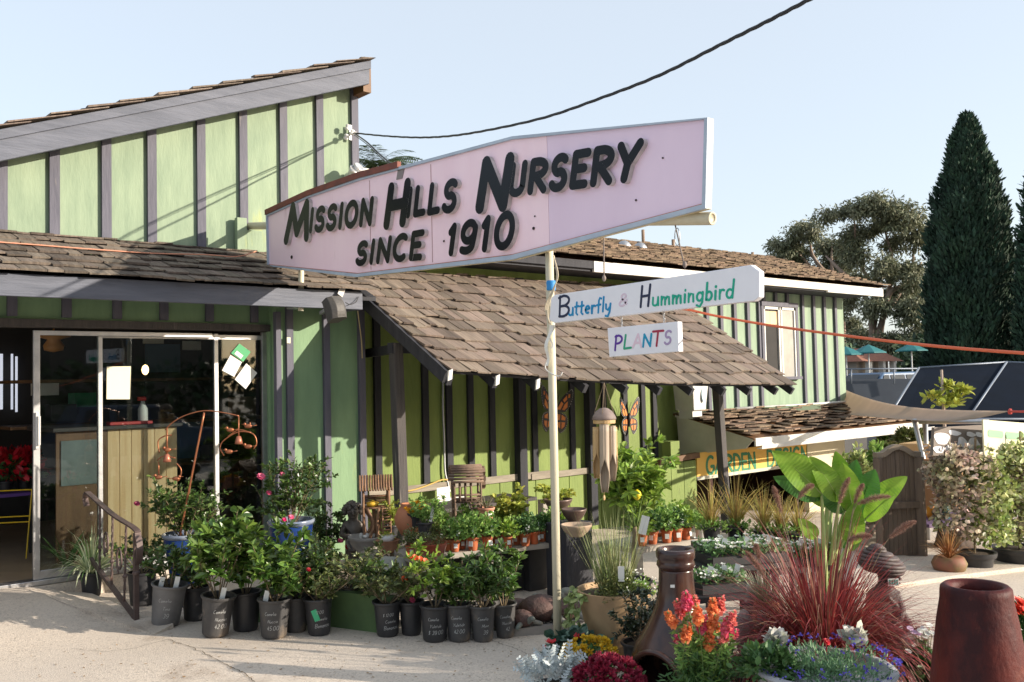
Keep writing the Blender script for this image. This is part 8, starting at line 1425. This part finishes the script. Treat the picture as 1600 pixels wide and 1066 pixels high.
    mb.add(vs, [(j * (n + 1) + i, j * (n + 1) + i + 1, (j + 1) * (n + 1) + i + 1, (j + 1) * (n + 1) + i) for j in range(n) for i in range(n)]); sa = mb.obj('shade_sail', sm, org=Q[1], smooth=True); tag(sa, 'beige triangular shade sail stretched behind the stall roof', 'shade sail'); sd_ = sa.modifiers.new('thick', 'SOLIDIFY'); sd_.thickness = .006
    mb = MB(); mb.tube([Q[1], D(1700, 645, 7.8)], .012, 6); tag(mb.obj('sail_rope', M('red_rope', (.5, .06, .05), rough=.7), org=Q[1]), 'red rope tying the tip of the beige sail', 'rope'); mb = MB(); mb.ball(Q[1] + [.02, 0, .0], (.025, .02, .03), 8, noise=.3); tag(mb.obj('rope_knot', MATS['red_rope'], org=Q[1]), 'red knot at the tip of the beige sail', 'knot')
    # steel posts, rail and the two boards behind the shrubs
    for u0, v0, u1, v1, dep, lab in ((1428, 655, 1440, 706, 11.2, 'leaning pale post under the sail corner'), (1446, 658, 1447, 706, 11.8, 'upright steel post left of the white-stone board')): a, b = D(u0, v0, dep), D(u1, v1, dep); b2 = b + (b - a) * ((gz(b[0], b[1]) - b[2]) / (b[2] - a[2])); mb = MB(); mb.tube([a, b2], .03, 10); tag(mb.obj('steel_post', m_steel, org=b2, smooth=True), lab, 'post')
    a, b = D(1436, 659.5, 11.8), D(1545, 659, 11.2); mb = MB(); mb.tube([a, b], .028, 8); tag(mb.obj('steel_rail', m_steel, org=a, smooth=True), 'horizontal steel rail above the white-stone board', 'rail')
    q = [onY(1458, 712, 4.3), onY(1537, 716, 4.3), onY(1537, 664, 4.3), onY(1460, 668, 4.3)]; t = thing('stone_pattern_board', q[0], 'dark board painted with white cobble shapes above the trellised shrubs', 'sign board'); nv = nrm(np.cross(q[1] - q[0], q[3] - q[0])); nv = nv if nv @ q[0] < 0 else -nv; mb = MB(); mb.prism(q, -nv * .03); mb.obj('board', M('taupe_board', (.16, .13, .11), rough=.7), t); pl = Plane2(q[0], q[1], q[3], (0, 0, 0)); W = np.linalg.norm(q[1] - q[0]); Hh = np.linalg.norm(q[3] - q[0]); mb = MB()
    for k, (a, b, ra, rb) in enumerate(((.16, .62, .14, .24), (.40, .86, .12, .10), (.55, .55, .10, .18), (.78, .50, .14, .22), (.36, .30, .14, .18), (.66, .20, .13, .14), (.10, .22, .10, .14), (.90, .88, .08, .10), (.72, .86, .1, .09), (.92, .16, .08, .14))):
        poly = [np.array([(a + ra * math.cos(x) * (1 + .16 * math.sin(3 * x + k))) * W, (b + rb * math.sin(x) * (1 + .14 * math.cos(2 * x + k))) * Hh]) for x in np.linspace(0, 2 * math.pi, 22)[:-1]]; mb.add([pl.O + pl.U * c_[0] + pl.V * c_[1] + pl.N * (.003 + .0004 * k) for c_ in poly], [tuple(range(21))])
    mb.obj('cobbles', M('white_cobble_paint', (.72, .72, .74), (.6, .6, .62), scale=9, rough=.7), t)
    q = [onY(1539, 722, 4.05), onY(1640, 728, 4.05), onY(1640, 664, 4.05), onY(1536, 656, 4.05)]; t = thing('banner', q[0], 'cream banner with green headings at the right edge above the shrubs', 'banner'); mb = MB(); mb.prism(q, (0, .015, 0)); mb.obj('sheet', M('cream_banner', (.70, .66, .46), (.64, .60, .42), scale=2, rough=.6), t); pl = Plane2(q[0], q[1], q[3], (0, 0, 0)); W = np.linalg.norm(q[1] - q[0]); mb = MB(); rs = random.Random(3)
    for k in range(4): mb.ribbon([(W * (.06 + .25 * k), .30), (W * (.24 + .25 * k), .30)], .075, pl.O + pl.N * .003, pl.U, pl.V, pl.N, .001 + .0003 * k)
    mb.obj('heading', M('sage_green_print', (.22, .42, .25), rough=.6), t); mb = MB()
    for k in range(9): a, b = rs.uniform(.04, .95) * W, rs.uniform(.05, .2); mb.ribbon([(a, b), (a + .06, b + .01)], .05, pl.O + pl.N * .0055, pl.U, pl.V, pl.N, .001 + .0003 * k)
    mb.obj('picture', M('banner_pictures', (.62, .40, .22), (.75, .74, .7), scale=4, rough=.6), t)
    # young yellow-green tree
    a, b = D(1476, 668, 12.6), D(1471, 578, 12.6); a[2] = gz(a[0], a[1]); t = thing('young_tree', a, 'slim young tree with yellow-green leaves in front of the dark shade cloth', 'tree'); mb = MB(); mb.tube([a, (a + b) / 2 + [.02, 0, 0], b], [.03, .025, .018], 8); mb.obj('trunk', M('pale_trunk', (.42, .33, .27), rough=.8), t, smooth=True)
    for k, (u, v, ru, rv) in enumerate(((1483, 606, 12, 7), (1492, 622, 18, 8), (1460, 622, 16, 8), (1478, 634, 24, 10), (1503, 612, 10, 5))): c = D(u, v, 12.6); s = 12.6 / F; clump(t, c, (ru * s, ru * s, rv * s), 60, .11, .06, m_herb2, 560 + k, shell=.1, name='crown')
far_right()
# ------------------------------------------------------------------ shade-cloth house, street, trees
def backdrop():
    nv = M('navy_shade_cloth', (.005, .010, .021), (.004, .008, .016), scale=2, stretch=(1, 1, 3), rough=.95, spec=.1); pipe = M('pale_pipe', (.16, .19, .24), rough=.5, metal=.3); T = lambda q, d: D(q[0], q[1], d)
    t = thing('shade_house', T((1450, 645), 18), 'navy shade-cloth house on a pale pipe frame', 'shade house'); A, B, Cc, Dd, E_, F_ = T((1386, 655), 17), T((1436, 575), 19.5), T((1573, 566), 19.5), T((1512, 655), 17), T((1720, 572), 19.5), T((1720, 655), 17)
    for nm, q in (('cloth', (A, Dd, Cc, B)), ('cloth', (Dd, F_, E_, Cc))): mb = MB(); mb.prism(q, (0, .02, -.01)); mb.obj(nm, nv, t)
    for a, b in ((A, B), (Dd, Cc), (B, Cc), (Cc, E_), (A, F_)): o = nrm(-a) * .03; mb = MB(); mb.tube([a + o, b + o], .022, 8); mb.obj('pipe', pipe, t, smooth=True)
    mb = MB(); mb.prism([A - [0, 0, 1.6], F_ - [0, 0, 1.6], F_, A], (0, .02, 0)); mb.obj('side_cloth', nv, t)
    a, b = T((1300, 592), 23), T((1470, 592), 23); g = -2.3; mb = MB(); mb.prism([[a[0], a[1], g], [b[0], b[1], g], b, a], (.15, .25, 0)); t2 = thing('street_wall', a, 'dark slate wall along the street behind the shade sail', 'wall'); mb.obj('wall', M('slate_wall', (.06, .075, .10), (.05, .062, .085), scale=2, rough=.9), t2); mb = MB()
    mb.tube([T((1300, 577), 22.8), T((1440, 576), 22.8)], .02, 6)
    for u in (1330, 1397, 1436): mb.tube([T((u, 577), 22.8), T((u, 600), 22.8)], .02, 6)
    tag(mb.obj('fence_rail', pipe, org=T((1300, 577), 22.8), smooth=True), 'thin pipe rail fence on top of the slate wall', 'fence')
    road = MB(); p = T((1360, 598), 30); road.add([(p[0] - 30, p[1] - 6, -1.58), (p[0] + 60, p[1] - 6 + 10, -1.58), (p[0] + 60, p[1] + 60, -1.58), (p[0] - 30, p[1] + 60, -1.58), (p[0] - 30, p[1] - 6, -2.6), (p[0] + 60, p[1] + 4, -2.6)], [(0, 1, 2, 3), (0, 4, 5, 1)]); struct(road.obj('street', M('street_asphalt', (.06, .06, .062), (.05, .05, .052), scale=3, rough=.9)))
    def car(p, hd, lab, col):
        t = thing('parked_car', p, lab, 'car', 'parked cars'); f = nrm([hd[0], hd[1], 0]); g = np.cross([0, 0, 1], f); L = lambda a, b, z: np.asarray(p) + f * a + g * b + np.array([0, 0, z]); prof = [(-2.2, .32), (-2.25, .75), (-2.1, .95), (-1.0, 1.0), (.9, 1.0), (2.05, .85), (2.2, .6), (2.18, .32)]; cab = [(-2.0, .98), (-1.75, 1.52), (-1.2, 1.62), (.1, 1.6), (1.0, 1.0)]; pt = M(col[0], col[1], rough=.3, coat=.6)
        mb = MB(); mb.prism([L(a, -.88, z) for a, z in prof], g * 1.76); mb.obj('body', pt, t, bevel=.06); mb = MB(); mb.hexa([L(-2.0, -.82, .98), L(1.0, -.82, .98), L(1.0, .82, .98), L(-2.0, .82, .98), L(-1.7, -.66, 1.6), L(.15, -.66, 1.58), L(.15, .66, 1.58), L(-1.7, .66, 1.6)]); mb.obj('cabin', pt, t, bevel=.05); gl = M('car_glass', (.015, .02, .025), rough=.08)
        for sg in (-1, 1):
            for a0, a1 in ((-1.75, -1.05), (-.95, -.15), (-.05, .62)): mb = MB(); k = lambda a, z: L(a if z < 1.2 else min(max(a, -1.6), .2), sg * (.835 - .15 * (z - .98) / .62), z); mb.add([k(a0, 1.05), k(a1, 1.05), k(a1, 1.5), k(a0, 1.5)], [(0, 1, 2, 3)]); mb.obj('window', gl, t)
            for a in (-1.35, 1.4): mb = MB(); mb.lathe([(0, 0), (.2, 0), (.22, .02), (.31, .02), (.33, .06), (.33, .18), (0, .2)], L(a, sg * .90, .33), 20, ax=-g * sg); w = mb.obj('wheel', m_black, t, smooth=True, ang=40)
        mb = MB(); mb.add([L(.98, -.7, 1.05), L(.98, .7, 1.05), L(.28, .6, 1.53), L(.28, -.6, 1.53)], [(0, 1, 2, 3)]); mb.obj('windscreen', gl, t)
        for sg in (-1, 1): mb = MB(); mb.ball(L(2.12, sg * .65, .72), (.08, .16, .09), 10); mb.obj('headlight', m_white, t, smooth=True)
        return t
    p = T((1358, 600), 31); p[2] = -1.575; car(p, (-1, .1), 'blue estate car parked beyond the slate wall', ('blue_car_paint', (.06, .12, .22)))
    car(np.array([2.2, -7.5, gz(2.2, -7.5)]), (1, .05), 'silver car parked across the forecourt behind the viewer', ('silver_car_paint', (.45, .46, .48))); car(np.array([8.6, -7.8, gz(8, -7.8)]), (1, .0), 'dark blue car parked across the forecourt behind the viewer', ('navy_car_paint', (.03, .05, .1)))
    tm = M('teal_canvas', (.02, .16, .17), rough=.7)
    for k, (u, v, d) in enumerate(((1322, 551, 33), (1357, 548, 33), (1424, 545, 36))): c = T((u, v), d); t = thing('patio_umbrella', [c[0], c[1], -1.58], ['teal umbrella just past the block corner', 'teal umbrella in front of the brown kiosk', 'teal umbrella beside the big cypress'][k], 'umbrella', 'teal umbrellas across the street'); mb = MB(); mb.lathe([(.0, .22), (.2, .14), (.62, -.06), (.63, -.10), (.58, -.06), (0, .1)], c, 8); mb.obj('canopy', tm, t); mb = MB(); mb.tube([c, [c[0], c[1], -1.58]], .03, 6); mb.obj('pole', m_steel, t)
    c = T((1362, 575), 38); t = thing('brown_kiosk', [c[0], c[1], -1.58], 'brown tiled kiosk with pale pillars across the street', 'building'); mb = MB(); mb.box((c[0] - 1.2, c[1], -1.58), (c[0] + 1.4, c[1] + 2, T((1362, 565), 38)[2])); mb.obj('wall', M('kiosk_wall', (.3, .26, .22), rough=.8), t); mb = MB(); z = T((1362, 565), 38)[2]; mb.hexa([(c[0] - 1.6, c[1] - .5, z), (c[0] + 1.8, c[1] - .5, z), (c[0] + 1.8, c[1] + 2.4, z), (c[0] - 1.6, c[1] + 2.4, z), (c[0] - 1.1, c[1] + .4, z + .55), (c[0] + 1.2, c[1] + .4, z + .55), (c[0] + 1.2, c[1] + 1.4, z + .55), (c[0] - 1.1, c[1] + 1.4, z + .55)]); mb.obj('roof', M('rust_tile', (.22, .09, .06), (.3, .13, .08), scale=8, rough=.8), t)
    for x in (-.9, .2, 1.1): mb = MB(); mb.box((c[0] + x, c[1] - .4, -1.58), (c[0] + x + .2, c[1] - .2, z)); mb.obj('pillar', m_white, t)
    # cypresses: fluted columns of upright sprays
    cyp = M('cypress_spray', (.012, .036, .022), (.024, .058, .03), scale=.9, island=.5, hue=.015, rough=.8); core = M('cypress_core', (.008, .02, .012), rough=1); r = nr(90)
    def cypress(uc, dep, prof, n, lab, seed):
        s = dep / F; b = G(uc, dep); t = thing('cypress', b, lab, 'tree', 'tall cypresses'); vv = np.array([a[0] for a in prof], float); cc = np.array([(a[1] + a[2]) / 2 for a in prof], float); ww = np.array([(a[2] - a[1]) / 2 for a in prof], float); ax = lambda v: D(np.interp(v, vv, cc), v, dep); mb = MB()
        pts = [ax(v) for v in vv]; mb.tube([b] + pts[::-1], np.array([.3] + list((ww * s * .74)[::-1])), 14); mb.obj('trunk', core, t, smooth=True); P_ = []; Dr = []
        v = vv[0] + (vv[-1] - vv[0]) * r.random(n) ** .72; th = r.uniform(0, 2 * math.pi, n); w = np.interp(v, vv, ww) * s; fl = 1 + .10 * np.sin(th * 5 + v * .015) + .07 * np.sin(th * 9 - v * .03) + .09 * np.sin(v * .09 + th * 3) ; rad = w * fl * r.uniform(.72, 1.03, n); pos = np.array([ax(x) for x in v]) + np.stack([np.cos(th) * rad, np.sin(th) * rad, np.zeros(n)], 1); d = np.stack([np.cos(th) * .55, np.sin(th) * .55, np.full(n, 1.)], 1) + r.normal(size=(n, 3)) * .3; lf = MB(); sz = r.uniform(.5, 1.2, n); lf.leaves(pos, d, .33 * sz, .11 * sz, np.stack([np.cos(th), np.sin(th), np.full(n, .3)], 1) + r.normal(size=(n, 3)) * .4, fold=.2); lf.obj('crown', cyp, t)
    cypress(1514, 40, ((182, 1508, 1512), (200, 1500, 1522), (225, 1491, 1531), (260, 1483, 1543), (300, 1473, 1555), (340, 1464, 1565), (390, 1458, 1572), (440, 1456, 1576), (500, 1454, 1577), (560, 1453, 1577), (600, 1455, 1575)), 42000, 'tall dense dark cypress standing alone against the sky', 1)
    cypress(1632, 37, ((200, 1630, 1634), (250, 1616, 1648), (330, 1604, 1663), (430, 1595, 1670), (560, 1592, 1672), (600, 1594, 1670)), 14000, 'second dark cypress cut by the right edge of the photo', 2)
    # eucalyptus
    eu = M('eucalyptus_leaf', (.12, .14, .08), (.22, .22, .13), scale=.28, island=.45, hue=.02, rough=.6, trans=.15); bark = M('eucalyptus_bark', (.31, .23, .18), (.20, .145, .115), scale=2, rough=.8)
    def euc(dep, base, limbs, cl, lab, seed, dn=1.0):
        s = dep / F; b = G(base, dep); t = thing('eucalyptus', b, lab, 'tree', 'eucalyptus trees across the street'); mb = MB()
        for L in limbs: k = len(L); pts = smooth_line([b] + [D(u, v, dep + (i * 7 % 5 - 2) * .3) for i, (u, v) in enumerate(L)], 6); mb.tube(pts, np.linspace(.24, .05, len(pts)), 7)
        mb.obj('trunk', bark, t, smooth=True); lf = MB()
        for (u, v, ru, rv) in cl:
            c = D(u, v, dep + r.uniform(-2, 2)); m = max(5, int(ru * rv / 26))
            for g in range(m):
                o = r.normal(size=3); o = o / np.linalg.norm(o) * r.uniform(.3, 1); q = c + o * np.array([ru * s, ru * s, rv * s]); n = int(100 * dn); R = r.uniform(.35, .8); d = r.normal(size=(n, 3)); d = d / np.linalg.norm(d, axis=1)[:, None] * r.uniform(.15, 1, (n, 1)); lf.leaves(q + d * [R * 1.15, R * 1.15, R * .7], d + r.normal(size=(n, 3)) * .5 - [0, 0, .6], .30 * r.uniform(.6, 1.2, n), .085, up_bias(r, n, .3), fold=.1)
        lf.obj('crown', eu, t)
    euc(58, 1362, [[(1362, 540), (1368, 470), (1340, 400), (1335, 345)], [(1378, 500), (1395, 420), (1380, 350)], [(1372, 520), (1402, 465), (1440, 410)], [(1385, 470), (1420, 440), (1430, 370)], [(1358, 480), (1310, 420), (1290, 400)]], [(1330, 330, 34, 16), (1372, 322, 42, 18), (1412, 340, 36, 22), (1440, 368, 20, 26), (1345, 362, 28, 12), (1292, 338, 16, 10), (1398, 378, 26, 14), (1385, 420, 26, 20), (1425, 430, 24, 26), (1345, 440, 24, 18), (1420, 490, 28, 30), (1370, 480, 26, 20), (1400, 530, 26, 20), (1435, 525, 20, 20), (1340, 400, 24, 16), (1405, 455, 26, 20), (1345, 530, 20, 22), (1385, 350, 26, 14), (1440, 450, 16, 30), (1330, 372, 22, 14), (1375, 545, 26, 16)], 'tall eucalyptus with pale forked trunks left of the big cypress', 1)
    euc(62, 1318, [[(1318, 540), (1305, 470), (1260, 410), (1235, 385)], [(1310, 500), (1300, 420), (1300, 385)], [(1312, 470), (1270, 400), (1268, 365)]], [(1225, 388, 26, 20), (1262, 362, 28, 16), (1300, 388, 40, 20), (1250, 400, 34, 16), (1288, 420, 28, 14), (1320, 425, 24, 18), (1216, 405, 18, 10), (1325, 470, 20, 24), (1330, 510, 16, 20)], 'broader darker eucalyptus rising behind the block roof', 2, 1.15)
    # treeline, and an unseen hedge added to darken the glass reflections
    lf = MB(); n = 16000; u = r.uniform(1290, 2300, n); d0 = r.uniform(46, 54, n); hgt = 535 + 12 * np.sin(u * .05) + 8 * np.sin(u * .021); v = r.uniform(0, 1, n) ** .7 * (600 - hgt) + hgt; pos = np.array([D(a, b, c) for a, b, c in zip(np.where((u > 1335) & (u < 1400), u + 90, u), v, d0)]); lf.leaves(pos, r.normal(size=(n, 3)), .42, .22, up_bias(r, n, .4), fold=.1); tag(lf.obj('treeline', M('treeline_leaf', (.03, .065, .03), (.06, .10, .04), scale=.5, island=.5, rough=.7), org=pos[0]), 'low dark green treeline beyond the street', 'trees', kind='stuff')
    lf = MB(); n = 7000; pos = np.stack([r.uniform(6, 46, n), r.uniform(-15.4, -14, n), r.uniform(-2.2, .9, n)], 1); lf.leaves(pos, r.normal(size=(n, 3)), .34, .24, up_bias(r, n, .4), fold=.1); h = lf.obj('hedge', MATS['treeline_leaf'], org=(2, -14.7, -1.8)); tag(h, 'long clipped hedge behind the parked cars, behind the viewer', 'hedge')
    t = thing('street_building', (1, -22, -1.7), 'long dark stucco building across the street behind the viewer', 'building'); mb = MB(); mb.box((-15, -31, -2), (17, -22, 8.2)); mb.obj('wall', M('dark_stucco', (.13, .115, .10), (.10, .09, .08), scale=1, rough=.9), t); wg = M('dark_window', (.02, .025, .03), rough=.1)  # unseen; size and place set to cut sky fill and darken reflections
    for k in range(6):
        for z in (.2, 4.2): mb = MB(); x = -12 + k * 4; mb.box((x, -22.0, z), (x + 2, -21.97, z + 2)); mb.obj('window', wg, t)
    # palm behind the sign
    c = D(590, 262, 24); t = thing('palm_tree', [c[0], c[1], -1.8], 'feathery green palm crown behind the pink sign', 'palm'); mb = MB(); mb.tube([[c[0], c[1], -1.8], c], [.2, .16], 10); mb.obj('trunk', bark, t, smooth=True); fr = MB(); rr = random.Random(5)
    for k in range(30):
        th = rr.uniform(0, 6.28); el = rr.uniform(.1, 1.2); d = nrm([math.cos(th), math.sin(th), el]); o = c.copy(); pts = [o]; q = d.copy()
        for i in range(7): q = nrm(q + np.array([0, 0, -.16])); o = o + q * .17; pts.append(o)
        sd = nrm(np.cross(d, [0, 0, 1]))
        for i in range(1, 8):
            for e in (-1, 1):
                for m in range(3): fr.blade(pts[i] - (pts[i] - pts[i - 1]) * m / 3, sd * e + q * .6 + np.array([0, 0, .15]), .36 * (1 - .07 * i), .042, droop=.6, seg=2, rng=rr)
    fr.obj('fronds', M('palm_frond', (.10, .17, .06), (.17, .23, .09), scale=2, island=.4, rough=.5), t)
backdrop()

def litter():
    r = nr(99); n = 260; u = r.uniform(20, 1000, n); v = 985 + 75 * r.random(n) ** .8; P_ = np.array([GV(a, b) for a, b in zip(u, v)]); P_[:, 2] += .004; lf = MB(); d = r.normal(size=(n, 3)) * [1, 1, .12]; lf.leaves(P_, d, .022 * r.uniform(.3, 1.3, n), .010, np.tile([[0, 0, 1.]], (n, 1)) + r.normal(size=(n, 3)) * .25, fold=.3); tag(lf.obj('leaf_litter', M('dry_leaf', (.20, .12, .06), (.32, .22, .11), scale=30, rough=.9, island=.5), org=P_[0]), 'small dry leaves and twigs scattered over the concrete', 'leaf litter', kind='stuff')
    mb = MB()
    for px, w in (([(262, 1000), (300, 1012), (335, 1030), (372, 1048), (400, 1066)], .007), ([(770, 1002), (800, 1012), (826, 1024)], .006), ([(1395, 935), (1440, 944), (1500, 947)], .008), ([(20, 1005), (90, 1012), (180, 1018), (262, 1000)], .005)):
        q = smooth_line([GV(*a) for a in px], 8); q = q + r.normal(size=q.shape) * [.006, .006, 0]; vs = []
        for i, c in enumerate(q): t = q[min(i + 1, len(q) - 1)] - q[max(i - 1, 0)]; s_ = nrm([-t[1], t[0], 0]) * w * (.4 + .6 * r.random()) / 2; z = np.array([0, 0, .004]); vs += [c + s_ + z, c - s_ + z]
        mb.add(vs, [(2 * i, 2 * i + 1, 2 * i + 3, 2 * i + 2) for i in range(len(q) - 1)])
    struct(mb.obj('ground_cracks', M('crack_dirt', (.10, .08, .06), rough=1)))
litter()
